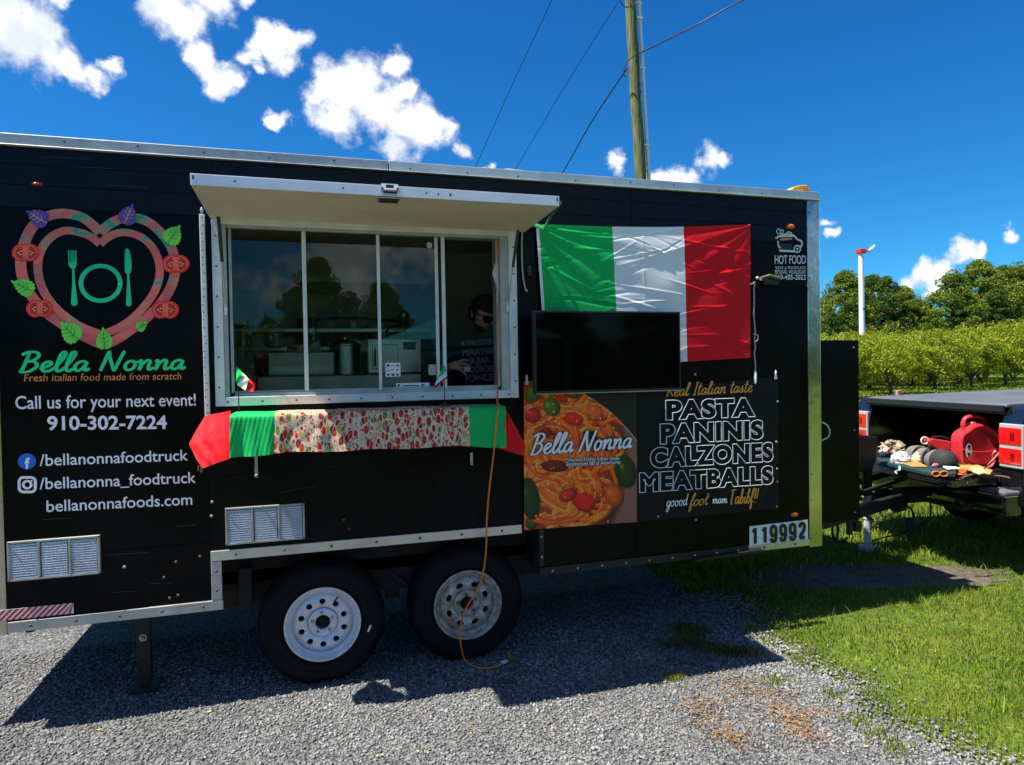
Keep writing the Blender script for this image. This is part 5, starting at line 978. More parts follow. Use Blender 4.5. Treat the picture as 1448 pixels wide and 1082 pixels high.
# --- little table flags
def small_flag(base, H, seg, fl, label, stand, flip=1):
    t = empty('table_flag', base, label, 'small flag', 'small table flags'); b = np.array(base); m = MB(); m.tube([b, b+(0,0,H)], .0028, 8); m.build('flag_pole', BLKP, t, smooth=True)
    if stand: m = MB(); m.lathe([(.034,0),(.034,.004),(.022,.009),(.006,.014),(.004,.03),(0,.03)], tuple(b), (0,0,1), 24); m.build('flag_stand', BLKP, t, smooth=True)
    for i, (nm, mt) in enumerate((('green_stripe', CG), ('white_stripe', CW), ('red_stripe', CR))):
        L2 = [fl[0][i], fl[1][i]]; R2 = [fl[0][i+1], fl[1][i+1]]
        grid_patch(nm, mt, [at(x, y, b[1]-.003) for x, y in L2], [at(x, y, b[1]-.003-.012*(i+1)) for x, y in R2], 8, 10, lambda u, v: (0, .005*math.sin(u*4+v*5+i), 0), parent=t)
b0 = at(338, 583, -.10); b0[2] = zt_; small_flag(b0, .17, None, (((334,518),(343,527),(352,536),(360.5,543)), ((334,540),(336,545),(347,552),(358,554))), 'small green, white and red flag on a thin stick at the left counter end', False)
b1 = at(629, 579, -.10); b1[2] = zt_; small_flag(b1, .20, None, (((628,516),(631,523),(632,532),(632,535)), ((622,528),(617,538),(614.5,546),(616,549))), 'small green, white and red flag on a round black foot', True)

# --- extension cord
pts = [at(703,322,.02), at(704,345,.015), at(706,380,.01), at(706.5,410,.01), at(708,425,.0), at(706,440,.0), at(707,470,-.01), at(706,510,-.02), at(704,545,-.03), at(703.5,562,-.05), at(703,577,-.12)]
pts2 = [pts[-1], np.array([at(703,577,-.2)[0], -.24, zt_+.008]), np.array([at(702,584,-.3)[0], -.335, zt_-.01]), at(702,600,-.345), at(699,632,-.335), at(697,650,-.25), at(691,700,-.16), at(688,745,-.10), at(687.5,775,-.08), at(684,805,-.06), at(676,832,-.05), at(664,852,-.02), at(655,870,.0), at(651,892,.02), at(652,914,.03)]
g = [gnd(658,934,.018), gnd(672,943,.013), gnd(690,945,.013), gnd(708,940,.013)]
OC = mat('orange_cord', (.72,.19,.02), .45); XC = empty('extension_cord', g[1], 'orange extension cord hanging out of the window past the rusty wheel to the gravel', 'extension cord')
m = MB(); m.tube(crom(pts+pts2[1:]+g, 8), .0052, 10); m.build('cord', OC, XC, smooth=True)
m = MB(); c = gnd(711,937,.014); m.tube([c+(-.012,0,0), c+(.01,.004,0), c+(.03,.01,0)], [.009,.012,.010], 10); m.build('plug', mat('clear_plug', (.5,.52,.6), .2), XC, smooth=True)
W_ = empty('weed', gnd(722,936,0), 'small yellow-green weed growing in the gravel by the end of the orange cord', 'weed'); WD = mat('yellow_weed', (.30,.26,.03), .7, transl=.2); c = gnd(722,936,0); m = MB()
for dx, dy, h in ((.035,.0,.03),(.05,.02,.02),(-.02,.03,.05),(-.03,.05,.03),(.0,.04,.045),(.02,-.02,.015),(-.01,-.01,.02)): m.tube(crom([c, c+(dx*.5,dy*.5,h), c+(dx,dy,h*.8)], 4), [.003]*4+[.0025]*4+[.001], 5)
m.build('stem', WD, W_); m = MB()
for k in range(30): a = random.uniform(0,6.28); r_ = random.uniform(.01,.055); p = c+np.array((r_*math.cos(a), r_*math.sin(a)*.7, random.uniform(.008,.04))); u = np.array((math.cos(a),math.sin(a),.2))*.009; w_ = np.array((-math.sin(a),math.cos(a),.1))*.004; m.add([p-u, p-w_, p+u, p+w_], [(0,1,2,3)])
m.build('leaf', WD, W_, fix=False)

# ================================================================== inside the trailer
def thing1(mb, nm, mt, label, cat, **k): o = mb.build(nm, mt, None, **k); recentre(o); return tag(o, label, cat)
px = lambda x, y, Y: at(x, y, Y)
c = px(490, 548, .95); rr_ = (px(513,548,.95)-px(468,548,.95))[0]/2; h = px(490,505,.95)[2]-1.74
pt_ = empty('stock_pot', (c[0], 1.05, 1.742), 'dark tall stock pot on the counter behind the second window pane', 'pot'); m = MB(); hp = .20; m.lathe([(rr_,0),(rr_,hp),(rr_+.008,hp+.004),(rr_+.008,hp+.012),(rr_-.006,hp+.012)], (c[0],1.05,1.742), (0,0,1), 32); m.build('pot_body', STEEL, pt_, smooth=True)
m = MB(); m.lathe([(rr_+.004,0),(rr_*.6,.025),(.02,.035),(.02,.05),(0,.05)], (c[0],1.05,1.742+hp+.012), (0,0,1), 32); m.build('pot_lid', STEEL, pt_, smooth=True)
for s in (-1,1): m = MB(); m.tube([(c[0]+s*rr_,1.02,1.742+hp*.8),(c[0]+s*(rr_+.035),1.02,1.742+hp*.8),(c[0]+s*(rr_+.035),1.08,1.742+hp*.8),(c[0]+s*rr_,1.08,1.742+hp*.8)], .006, 6); m.build('pot_handle', STEEL, pt_)
eq = empty('warming_cabinet', (.62, 1.7, 1.742), 'stainless steel cabinet with a small teal display behind the stock pot', 'cabinet'); m = MB(); m.box(.42,.85,1.5,1.88,1.742,2.02); m.build('cabinet_body', STEEL, eq, bev=.01); m = MB(); m.box(.70,.80,1.49,1.499,1.93,1.99); m.build('display', mat('teal_display', (.03,.25,.28), .3), eq); m = MB(); m.box(.46,.66,1.485,1.499,1.78,1.97); m.build('cabinet_door', STEEL, eq, bev=.004); m = MB(); m.tube([(.48,1.47,1.8),(.48,1.47,1.95)], .006, 6); m.build('handle', STEEL, eq)
sp = empty('crepe_plate', (.2, 1.2, 1.742), 'low steel box standing at the left end of the inside counter', 'steel box'); m = MB(); m.box(-.28,.16,.98,1.4,1.742,1.90); m.build('box_body', mat('brushed_steel', (.45,.44,.40), .42, metal=.7, var=.1), sp, bev=.006); m = MB(); m.box(-.26,.14,.975,.98,1.76,1.80); m.build('box_plate', STEEL, sp)
m = MB()
for k in range(9): a = np.array((random.uniform(-.1,.35),random.uniform(1.0,1.3),1.90)); m.add([a, a+(random.uniform(.06,.14),0,random.uniform(0,.04)), a+(random.uniform(.03,.12),.06,random.uniform(.05,.11)), a+(random.uniform(-.05,.02),.04,random.uniform(.03,.08))], [(0,1,2,3)])
thing1(m, 'plastic_bag', mat('crumpled_film', (.55,.56,.55), .2, spec=.8), 'crumpled clear plastic bag lying on the low steel box inside the window', 'plastic bag', fix=False)
HOSE = mat('black_rubber_hose', (.008,.008,.008), .5)
m = MB(); m.tube(crom([(.05,1.9,1.86),(.04,1.9,2.12),(.1,1.88,2.2),(.5,1.85,2.2),(.75,1.85,2.17)], 6), .012, 8); thing1(m, 'gas_hose', HOSE, 'black hose looping across the back wall behind the glass', 'hose', smooth=True)
m = MB(); m.tube(crom([(.55,1.6,1.95),(.58,1.6,2.08),(.68,1.6,2.13),(.9,1.6,2.14)], 6), .01, 8); thing1(m, 'power_lead', HOSE, 'short black lead arching above the steel cabinet', 'lead', smooth=True)
m = MB(); m.tube([(.75,1.8,1.95),(.755,1.8,2.2)], .008, 8); m.ball((.755,1.8,2.23), .035, .012, .04, 10); thing1(m, 'ladle', STEEL, 'steel ladle hanging behind the second window pane', 'ladle', smooth=True)

JM = [('steel_tin', STEEL), ('white_tub', mat('white_tub_plastic', (.6,.6,.58), .5)), ('red_tin', mat('red_tin_paint', (.4,.03,.02), .4)), ('brown_carton', mat('brown_carton_card', (.30,.19,.10), .8)), ('green_bottle', mat('green_bottle_glass', (.02,.10,.03), .15))]
spots_ = [(-.55,2.28,1.991,.08,.20),(-.3,2.28,1.991,.07,.15),(-.05,2.27,1.991,.06,.24),(.2,2.28,1.991,.09,.13),(.48,2.27,1.991,.07,.18),(.8,2.28,1.991,.05,.26),(1.1,2.27,1.991,.09,.16),(-.34,1.62,1.741,.08,.16),(-.12,1.7,1.741,.06,.22),(.12,1.75,1.741,.07,.12)]
words_ = ['far left on the wall shelf', 'second from the left on the wall shelf', 'third from the left on the wall shelf', 'fourth from the left on the wall shelf', 'right of the middle on the wall shelf', 'behind the third pane on the wall shelf', 'behind the open window on the wall shelf', 'at the back left of the inside counter', 'in the middle back of the inside counter', 'left of the stock pot on the inside counter']
for i, ((x, y, z, r_, h_), wd_) in enumerate(zip(spots_, words_)):
    nm, mt = JM[i % 5]; m = MB()
    if 'carton' in nm: m.box(x-r_, x+r_, y-.03, y+.02, z, z+h_)
    elif 'bottle' in nm: m.lathe([(r_*.7,0),(r_*.75,h_*.6),(r_*.25,h_*.8),(r_*.25,h_),(0,h_)], (x,y-.02,z), (0,0,1), 16)
    else: m.lathe([(r_*.9,0),(r_,h_*.9),(r_*1.04,h_*.92),(r_*1.04,h_),(0,h_)], (x,y-.04,z), (0,0,1), 20)
    thing1(m, nm, mt, nm.replace('_', ' ')+' '+wd_, nm.split('_')[1], smooth=True)
# ================================================================== person at the open window
SKIN = mat('skin', (.38,.20,.14), .5, var=.1, vscale=30); SHIRT = mat('navy_shirt', (.006,.007,.014), .85, var=.2); HAIR = mat('dark_hair', (.006,.005,.004), .8, bump=.6, bscale=90)
PS = empty('person', (1.12, .55, .62), 'person in dark sunglasses, dark cap and navy printed shirt looking down at the open window', 'person')
def skin_obj(nm, verts, edges, mt, sub=2, parent=PS, root=0):
    me = bpy.data.meshes.new(nm); off = np.array(wloc(parent)); me.from_pydata([tuple(np.array(v[:3])-off) for v in verts], edges, []); o = bpy.data.objects.new(nm, me); COL.objects.link(o); o.parent = parent
    o.modifiers.new('skin', 'SKIN'); sv = me.skin_vertices[0].data
    for i, v in enumerate(verts): sv[i].radius = (v[3], v[4] if len(v) > 4 else v[3]); sv[i].use_root = (i == root)
    s = o.modifiers.new('sub', 'SUBSURF'); s.levels = sub; s.render_levels = sub; me.materials.append(mt)
    dg = bpy.context.evaluated_depsgraph_get(); m2 = bpy.data.meshes.new_from_object(o.evaluated_get(dg)); m2.name = nm; o.modifiers.clear(); o.data = m2; bpy.data.meshes.remove(me)
    if not m2.materials: m2.materials.append(mt)
    m2.polygons.foreach_set('use_smooth', [True]*len(m2.polygons)); return o
hd = at(682, 445, .40)                                # head centre
hx, hy, hz = hd; sz = hz-.30
B = [(hx+.03,.62,1.55,.15,.12),(hx+.02,.60,1.72,.16,.12),(hx,.57,sz-.10,.185,.125),(hx,.54,sz-.01,.15,.10),(hx,.50,sz+.07,.066,.066),(hx,.43,hz-.06,.06,.06),
     (hx-.17,.52,sz-.03,.068,.068),(hx-.25,.48,sz-.20,.058,.058),(hx-.26,.40,sz-.34,.048,.048),
     (hx+.17,.56,sz-.03,.068,.068),(hx+.24,.58,sz-.22,.055,.055),(hx+.20,.50,sz-.40,.046,.046),
     (hx+.03,.62,1.42,.16,.12),(hx-.07,.62,1.25,.09,.09),(hx-.08,.62,.95,.065,.065),(hx-.08,.62,.70,.05,.05),(hx+.13,.62,1.25,.09,.09),(hx+.14,.62,.95,.065,.065),(hx+.14,.62,.70,.05,.05)]
skin_obj('clothed_body', B, [(0,1),(1,2),(2,3),(3,4),(3,6),(6,7),(7,8),(3,9),(9,10),(10,11),(0,12),(12,13),(13,14),(14,15),(12,16),(16,17),(17,18)], SHIRT, 2)
for q in (-.08,.14): m = MB(); m.box(hx+q-.05, hx+q+.05, .50, .70, .62, .70); m.build('shoe', BLKP, PS, bev=.02)
# head: shaped surface with brow, nose, mouth, chin
def head(c, yaw, pitch):
    n, mm = 40, 32; V = []
    for j in range(mm+1):
        ph = math.pi*j/mm
        for i in range(n):
            th = 2*math.pi*i/n; x = math.sin(ph)*math.sin(th); y = -math.sin(ph)*math.cos(th); z = math.cos(ph); X = x*.076; Yv = y*.095; Z = z*.118
            if z < 0: X *= 1-.28*(-z)**1.3; Yv *= 1-.12*(-z)
            f = max(0, -y)
            if f > .2:
                g = lambda a, b, s, t: math.exp(-((x-a)/s)**2-((z-b)/t)**2)
                Yv -= .026*g(0,-.12,.13,.13)+.010*g(0,.06,.10,.2)+.007*g(0,.28,.6,.07)-.010*g(-.34,.12,.2,.1)-.010*g(.34,.12,.2,.1)+.007*g(0,-.46,.25,.05)+.006*g(0,-.56,.22,.04)-.004*g(0,-.51,.28,.02)+.010*g(0,-.8,.3,.12)
            V.append((X, Yv, Z))
    Fs = [(j*n+i, j*n+(i+1)%n, (j+1)*n+(i+1)%n, (j+1)*n+i) for j in range(mm) for i in range(n)]
    M = Matrix.Rotation(yaw, 3, 'Z') @ Matrix.Rotation(pitch, 3, 'X'); tf = lambda p: tuple(np.array(M @ Vector(p))+np.array(c)); return [tf(v) for v in V], Fs, tf
Vh, Fh, tf = head(hd, R(26), R(28)); hm = MB(); hm.add(Vh, Fh); he = hm.build('head', SKIN, PS, smooth=True)
m = MB()
for s in (-1,1): m.ball(tf((s*.078,.01,-.005)), .010, .022, .03, 10)
m.build('ear', SKIN, he, smooth=True)
m = MB(); V2 = [tuple(np.array(c_)) for c_ in []]
def shell(sel, k, mt, nm):                         # hair, cap and beard follow the head
    idx = {}; mb = MB(); F2 = []
    n = 40
    cc = np.array(hd)
    for f in Fh:
        j, i = divmod(f[0], n)
        if sel(j/32, 2*math.pi*((i+.5)/n)): F2.append(f)
    vs = []; 
    for f in F2:
        for q in f:
            if q not in idx: idx[q] = len(vs); p = np.array(Vh[q]); vs.append(cc+(p-cc)*k)
    mb.add(vs, [tuple(idx[q] for q in f) for f in F2]); o = mb.build(nm, mt, PS, smooth=True); s = o.modifiers.new('solid','SOLIDIFY'); s.thickness = .008; s.offset = 1; return o
shell(lambda v, t: v < .36 or (v < .62 and 1.3 < t < 5.0), 1.05, HAIR, 'hair'); shell(lambda v, t: v < .37, 1.10, mat('black_cap', (.006,.006,.008), .9), 'cap')
shell(lambda v, t: .64 < v < .97 and (t < 1.5 or t > 4.8) and not (.64 < v < .69 and (t < .3 or t > 6.0)), 1.03, HAIR, 'beard')
m = MB(); P1 = [tf((x, -.100-.012+abs(x)*abs(x)*6, .016)) for x in np.linspace(-.075,.075,11)]
for s in (-1,1): m.poly([tf(p) for p in ((s*.008,-.118,.028),(s*.066,-.094,.030),(s*.070,-.088,.008),(s*.050,-.100,-.016),(s*.018,-.114,-.012))], np.array(tf((0,-.004,0)))-np.array(tf((0,0,0)))); m.tube([tf((s*.066,-.09,.024)), tf((s*.082,-.03,.02)), tf((s*.08,.02,.012))], .0025, 6)
m.tube([tf((-.012,-.12,.02)), tf((.012,-.12,.02))], .003, 6); m.build('sunglasses', mat('dark_lens', (.004,.004,.005), .08), PS)
# forearm and hand (one skinned surface, five fingers)
ha = at(649, 517, .30); w0 = ha+np.array((-.07,.05,-.01)); pm = ha+np.array((-.02,.0,.0)); 
B = [(w0[0]-.05,w0[1]+.07,w0[2]-.03,.034),(w0[0],w0[1],w0[2],.026,.022),(pm[0],pm[1],pm[2],.036,.018)]; E_ = [(0,1),(1,2)]
for k, (dx, dy, dz, l) in enumerate(((.9,-.2,.34,.072),(1.,-.25,.08,.078),(.95,-.3,-.2,.07),(.85,-.3,-.45,.058))):
    d = np.array((dx,dy,dz)); d = d/np.linalg.norm(d); b_ = pm+np.array((.018,-.004,.024-.016*k)); i0 = len(B); B += [tuple(b_)+(.0105,), tuple(b_+d*l*.4)+(.0095,), tuple(b_+d*l*.72+np.array((0,.0,-.008)))+(.0085,), tuple(b_+d*l+np.array((-.004,.004,-.022)))+(.007,)]; E_ += [(2,i0),(i0,i0+1),(i0+1,i0+2),(i0+2,i0+3)]
i0 = len(B); b_ = w0+np.array((.022,-.012,.018)); B += [tuple(b_)+(.013,), tuple(b_+np.array((.03,-.03,.016)))+(.0105,), tuple(b_+np.array((.066,-.04,.004)))+(.009,)]; E_ += [(1,i0),(i0,i0+1),(i0+1,i0+2)]
skin_obj('hand', B, E_, SKIN, 2, root=1)
for s, a, b_, c_ in (('& FALCUM',(652,489),(695,487),8),('MAATER',(654,503),(700,500),9),('BUJAR',(664,515),(692,513),9),('OOBOIR',(664,527),(699,525),9),('IONLE',(659,540),(698,538),10)): text_on(s, a, b_, c_, mat('shirt_print', (.6,.6,.66), .8), PS, plane=.375, outline=.016, bold=.0)
m = MB(); q = at(659, 521, .26); m.box(q[0]-.012,q[0]+.03,.262,.268,q[2]-.02,q[2]+.012); thing1(m, 'paper_slip', mat('pink_paper', (.5,.33,.3), .7), 'small pinkish slip of paper held in the fingers at the window', 'paper', bev=.002)
# ================================================================== utility pole and wires
YP = 11.; a, b = at(891, 0, YP), at(905.8, 252, YP); ax_ = (a-b)/(a[2]-b[2]); base = b-ax_*b[2]; top = b+ax_*(13.5-b[2])
UP = empty('utility_pole', base, 'weathered green-brown wooden utility pole rising behind the trailer roof', 'utility pole')
def mat_wood():
    m_ = bpy.data.materials.new('treated_pole_wood'); m_.use_nodes = True; N = m_.node_tree.nodes; L = m_.node_tree.links; b = N['Principled BSDF']; b.inputs['Roughness'].default_value = .85
    tc = N.new('ShaderNodeTexCoord'); mp = N.new('ShaderNodeMapping'); mp.inputs['Scale'].default_value = (14,14,.9); L.new(tc.outputs['Object'], mp.inputs[0]); n = N.new('ShaderNodeTexNoise'); n.inputs['Scale'].default_value = 2; n.inputs['Detail'].default_value = 7; L.new(mp.outputs[0], n.inputs['Vector'])
    r = N.new('ShaderNodeValToRGB'); e = r.color_ramp.elements; e[0].position = .32; e[0].color = (.035,.04,.015,1); e[1].position = .68; e[1].color = (.17,.18,.07,1); L.new(n.outputs[0], r.inputs[0])
    v = N.new('ShaderNodeTexVoronoi'); mp2 = N.new('ShaderNodeMapping'); mp2.inputs['Scale'].default_value = (5,5,1.6); L.new(tc.outputs['Object'], mp2.inputs[0]); L.new(mp2.outputs[0], v.inputs['Vector']); v.inputs['Scale'].default_value = 1.3
    k = N.new('ShaderNodeMapRange'); k.inputs['From Min'].default_value = .08; k.inputs['From Max'].default_value = .16; L.new(v.outputs['Distance'], k.inputs[0]); mx = N.new('ShaderNodeMix'); mx.data_type = 'RGBA'; mx.inputs[6].default_value = (.03,.03,.012,1); L.new(r.outputs[0], mx.inputs[7]); L.new(k.outputs[0], mx.inputs[0]); L.new(mx.outputs[2], b.inputs['Base Color'])
    bp = N.new('ShaderNodeBump'); bp.inputs['Distance'].default_value = .01; bp.inputs['Strength'].default_value = .8; L.new(n.outputs[0], bp.inputs['Height']); L.new(bp.outputs[0], b.inputs['Normal']); return m_
m = MB(); n_ = 26; rs = np.random.default_rng(4); m.tube([base+(top-base)*k/n_+np.append(rs.normal(0,.006,2),0) for k in range(n_+1)], [.15-.025*k/n_ for k in range(n_+1)], 20); m.build('pole_shaft', mat_wood(), UP, smooth=True)
m = MB(); cb, ct = at(917.8, 255, YP-.05), at(903.4, 0, YP-.05); dx = (ct-cb)/(ct[2]-cb[2]); c0 = cb-dx*cb[2]; c1 = cb+dx*(12.5-cb[2]); PVC = mat('grey_conduit', (.72,.73,.74), .4, metal=.1); m.tube([c0+(c1-c0)*k/8 for k in range(9)], .046, 14); m.build('conduit', PVC, UP, smooth=True)
for y in (6, 27, 97, 206, 239):
    m = MB(); c = at(902.5+14.5*y/255, y, YP-.05); m.box(c[0]-.09, c[0]+.065, YP-.12, YP-.0, c[2]-.018, c[2]+.018); m.build('conduit_strap', PVC, UP, bev=.003)
BLW = mat('black_cable', (.01,.01,.012), .6)
m = MB(); 
for k in range(16): 
    t = random.uniform(.3,.9); p = base+(top-base)*t; an = random.uniform(3.3,6.1); r_ = .135; q = p+(r_*math.cos(an), r_*math.sin(an), 0); m.tube([q-(0,0,.03), q+(0,0,.03)], [.01,.012], 5)
m.build('pole_knot', mat('dark_knots', (.03,.025,.012), .9), UP)
m = MB(); c = at(886, 96, YP-.15); m.tube(crom([at(905,75,YP-.16), at(893,82,YP-.2), at(885,90,YP-.2), at(882,104,YP-.18), at(886,107,YP-.2), at(888,96,YP-.2)], 6), .014, 6); m.build('cable_loop', BLW, UP, smooth=True)
m = MB(); m.tube(crom([at(876,0,YP-.3), at(884,10,YP-.2), at(897,6,YP-.2), at(899,-10,YP-.2)], 6), .012, 6); m.build('cable_tie', BLW, UP)
def wire(pts, r, label):
    mb = MB(); mb.tube(crom(pts, 8), r, 6); o = mb.build('overhead_wire', BLW, None, smooth=True); recentre(o); tag(o, label, 'wire')
wire([at(1240,-95,9.), at(1050,0,10.), at(980,38,10.6), at(905,75,YP-.2)], .016, 'thick black wire from the upper right down to the utility pole')
wire([at(886,98,YP-.2), at(838,170,12.2), at(795,245,14), at(720,370,18)], .016, 'thick black wire running from the utility pole down behind the trailer')
wire([at(876,0,12), at(805,112,14), at(730,237,17), at(700,286,18.5)], .009, 'thin wire slanting down just left of the utility pole')
wire([at(805,-70,12), at(780,0,13), at(728,112,15), at(672,237,18), at(650,290,20)], .010, 'leftmost thin wire slanting down towards the trailer roof')
# strap bundle on the roof corner
c = at(1126, 268, .15); YB = empty('ratchet_strap', (c[0], .15, 2.946), 'yellow ratchet strap bundle lying on the front corner of the trailer roof', 'strap'); m = MB(); YL = mat('yellow_webbing', (.62,.36,.02), .7, var=.2)
P = [at(x, y, .15) for x, y in ((1112,272),(1118,266),(1127,263.5),(1137,263),(1140,268),(1145,272))]; m.poly([(p[0], .12, p[2]) for p in P], (0,.10,0)); m.build('webbing', YL, YB, bev=.006)
m = MB(); q = at(1137,269.5,.1); m.ball((q[0],.11,q[2]), .02, .012, .012, 10); m.tube([at(1143,272,.11), at(1139,269,.11), at(1135,271,.11)], .006, 6); m.build('ratchet', mat('red_brown_ratchet', (.35,.06,.03), .5), YB)

# ================================================================== pickup truck
TH = R(-8); FW = np.array((math.cos(TH), math.sin(TH), 0)); LF = np.array((-math.sin(TH), math.cos(TH), 0)); TC0 = np.array((5.606, 1.118, 0)); PI_ = .022
TDX = [0.]
def tk_(x, y, z):
    x = x+TDX[0]; return TC0+x*FW+y*LF+np.array((0, 0, z+PI_*x))
class TB(MB):                                  # builder in the truck's own axes: x forward, y to its far side, z up
    def bx(s, x0, x1, y0, y1, z0, z1, mi=0):
        vs = [tk_(*p) for p in ((x0,y0,z0),(x1,y0,z0),(x1,y1,z0),(x0,y1,z0),(x0,y0,z1),(x1,y0,z1),(x1,y1,z1),(x0,y1,z1))]; return s.add(vs, [(0,3,2,1),(4,5,6,7),(0,1,5,4),(1,2,6,5),(2,3,7,6),(3,0,4,7)], mi)
    def pr(s, prof, y0, y1, mi=0):             # side profile (x,z) extruded across
        P = [tk_(x, y0, z) for x, z in prof]; return s.poly(P, tk_(0, y1, 0)-tk_(0, y0, 0), mi)
    def tb(s, pts, r, n=8): return s.tube([tk_(*p) for p in pts], r, n)
    def lt(s, prof, o, n=32): return s.lathe(prof, tk_(*o), tuple(-LF if o[1] < 0 else LF), n)
TP = mat('black_truck_paint', (.006,.0065,.008), .12, spec=.6, coat=1., bump=.01, bscale=2); CHR = mat('chrome', (.6,.62,.65), .12, metal=1)
TR = empty('pickup_truck', TC0, 'black pickup truck hitched ahead of the trailer with its tailgate down and a bed cover', 'pickup truck')
for s, nm in ((-1,'n'),(1,'f')):                # bedsides with wheel arch
    y0, y1 = s*.80, s*1.02; b_ = TB(); arch = [(1.3+.46*math.cos(t), .42+.46*math.sin(t)) for t in np.linspace(math.pi, 0, 13)]
    b_.pr([(0.,.58),(-.015,.75),(-.02,1.2),(.03,1.36),(.10,1.385),(1.98,1.385),(1.98,.50),(1.94,.45)]+[(x, max(z,.44)) for x, z in reversed(arch)]+[(.80,.46),(.1,.46)], y0, y1); b_.build('bedside', TP, TR, bev=.02)
    b_ = TB(); b_.bx(-.032, .05, s*.92-.11, s*.92+.11, .885, 1.245); tl_ = b_.build('tail_light', mat('clear_lens', (.36,.36,.36), .15, spec=.6), TR, bev=.008)
    for z0, z1 in ((1.075,1.215),(.915,1.045)): b_ = TB(); b_.bx(-.038, -.028, s*.92-.097, s*.92+.108, z0, z1); b_.build('red_lens', mat('red_tail_lens', (.62,.008,.010), .1, coat=.6), tl_, bev=.004)
    for z0 in (1.11,.94): b_ = TB(); b_.bx(-.0405, -.037, s*.92-.04, s*.92+.0, z0, z0+.07); b_.build('bulb_shade', mat('dark_red_lens', (.20,.003,.004), .2), tl_, bev=.003)
b_ = TB(); b_.bx(-.015, 1.98, -.80, .80, .75, .79); b_.bx(1.94, 1.98, -.80, .80, .79, 1.33); b_.build('bed_floor', BLKMET, TR)
b_ = TB(); 
for y in np.arange(-.72, .75, .12): b_.bx(0, 1.6, y, y+.05, .79, .803)
b_.build('bed_liner', BLKP, TR)
b_ = TB(); COV = mat('grey_bed_cover', (.085,.09,.10), .62, var=.15, vscale=3, bump=.08, bscale=4)
b_.pr([(.0,1.372),(.0,1.39),(.04,1.402),(2.02,1.402),(2.02,1.372)], -.84, .84); b_.build('bed_cover', COV, TR, bev=.006)
b_ = TB(); b_.bx(-.03, .0, -.84, .84, 1.335, 1.39); b_.bx(-.02,.01,-.84,.84,1.318,1.334); b_.build('cover_rail', BLKP, TR, bev=.006)
b_ = TB(); b_.bx(-.46, -.018, -.79, .77, .725, .795); tg = b_.build('tailgate', TP, TR, bev=.012)
b_ = TB()
for k in range(13): x = -.448+.033*k; b_.bx(x, x+.018, -.76, .74, .795, .803)
b_.build('tailgate_rib', BLKP, tg, bev=.003)
b_ = TB()
for z in (.735,.753,.771): b_.bx(-.467, -.459, -.785, .765, z, z+.008)
b_.build('tailgate_edge', BLKP, tg, bev=.002)
b_ = TB()
for x, z, r_ in ((-.50,.80,.006),(-.47,.785,.006),(-.49,.775,.005),(-.36,.80,.008),(-.40,.79,.005)): b_.add(*(lambda q: ([q+FW*r_, q+np.array((0,0,r_)), q-FW*r_, q-np.array((0,0,r_)), q-LF*.004], [(0,1,4),(1,2,4),(2,3,4),(3,0,4)]))(tk_(x+.09,-.7905,z-.03)))
b_.build('latch_bolt', STEEL, tg)
b_ = TB(); b_.tb([(-.25,-.79,.80),(0.0,-.79,.98)], .004, 6); b_.tb([(-.25,.77,.80),(0.0,.79,.98)], .004, 6); b_.build('tailgate_cable', BLKMET, TR)
b_ = TB(); b_.pr([(-.12,.50),(-.14,.56),(-.14,.66),(-.10,.68),(.02,.68),(.02,.50)], -.98, .98); bp_ = b_.build('rear_bumper', TP, TR, bev=.02)
for s in (-1,1): b_ = TB(); b_.bx(-.15, .0, s*.86-.12, s*.86+.13, .672, .705); b_.build('bumper_step', mat('grey_step_pad', (.10,.10,.105), .7), bp_, bev=.012); b_ = TB(); b_.bx(-.156, -.02, s*.86-.125, s*.86+.135, .660, .672); b_.build('chrome_strip', CHR, bp_, bev=.003)
b_ = TB(); b_.bx(-.28, -.0, -.05, .05, .44, .52); b_.bx(0, .3, -.4, .4, .42, .5); b_.build('hitch_receiver', BLKMET, TR, bev=.005)
TDX[0] = .32; b_ = TB()                                       # cab, hood
b_.pr([(1.72,.46),(1.72,1.32),(1.74,1.44),(1.86,1.47),(5.1,1.30),(5.35,1.22),(5.42,.95),(5.42,.5),(5.2,.42),(4.95,.42)]+[(4.45+.47*math.cos(t), max(.44,.42+.47*math.sin(t))) for t in np.linspace(0, math.pi, 13)]+[(3.9,.42)], -.98, .98); b_.build('cab_body', TP, TR, bev=.03)
b_ = TB(); rf = [(1.80,1.46),(1.96,1.90),(2.15,1.945),(3.25,1.93),(3.85,1.42)]; 
P = [tk_(x, y, z) for y, k in ((-.93,0),(.93,0)) for x, z in rf]; P = [tk_(x, (-1)*(.95-.16*(z-1.42)/.5) if i < 5 else (.95-.16*(z-1.42)/.5), z) for i in range(10) for x, z in (rf[i%5],)]
b_.add(P, [(0,1,2,3,4),(9,8,7,6,5)]+[(i,i+5,i+6,i+1) for i in range(4)]); b_.build('cab_roof', TP, TR, bev=.03)
DG = mat('dark_truck_glass', (.004,.005,.006), .03, spec=.6)
b_ = TB(); b_.add([tk_(*p) for p in ((1.815,-.74,1.52),(1.945,-.66,1.86),(1.945,.66,1.86),(1.815,.74,1.52))], [(0,1,2,3)]); b_.add([tk_(*(np.array(p)+(-.012,0,.004))) for p in ((1.815,-.74,1.52),(1.945,-.66,1.86),(1.945,.66,1.86),(1.815,.74,1.52))], [(0,1,2,3)]); b_.build('rear_window', DG, TR)
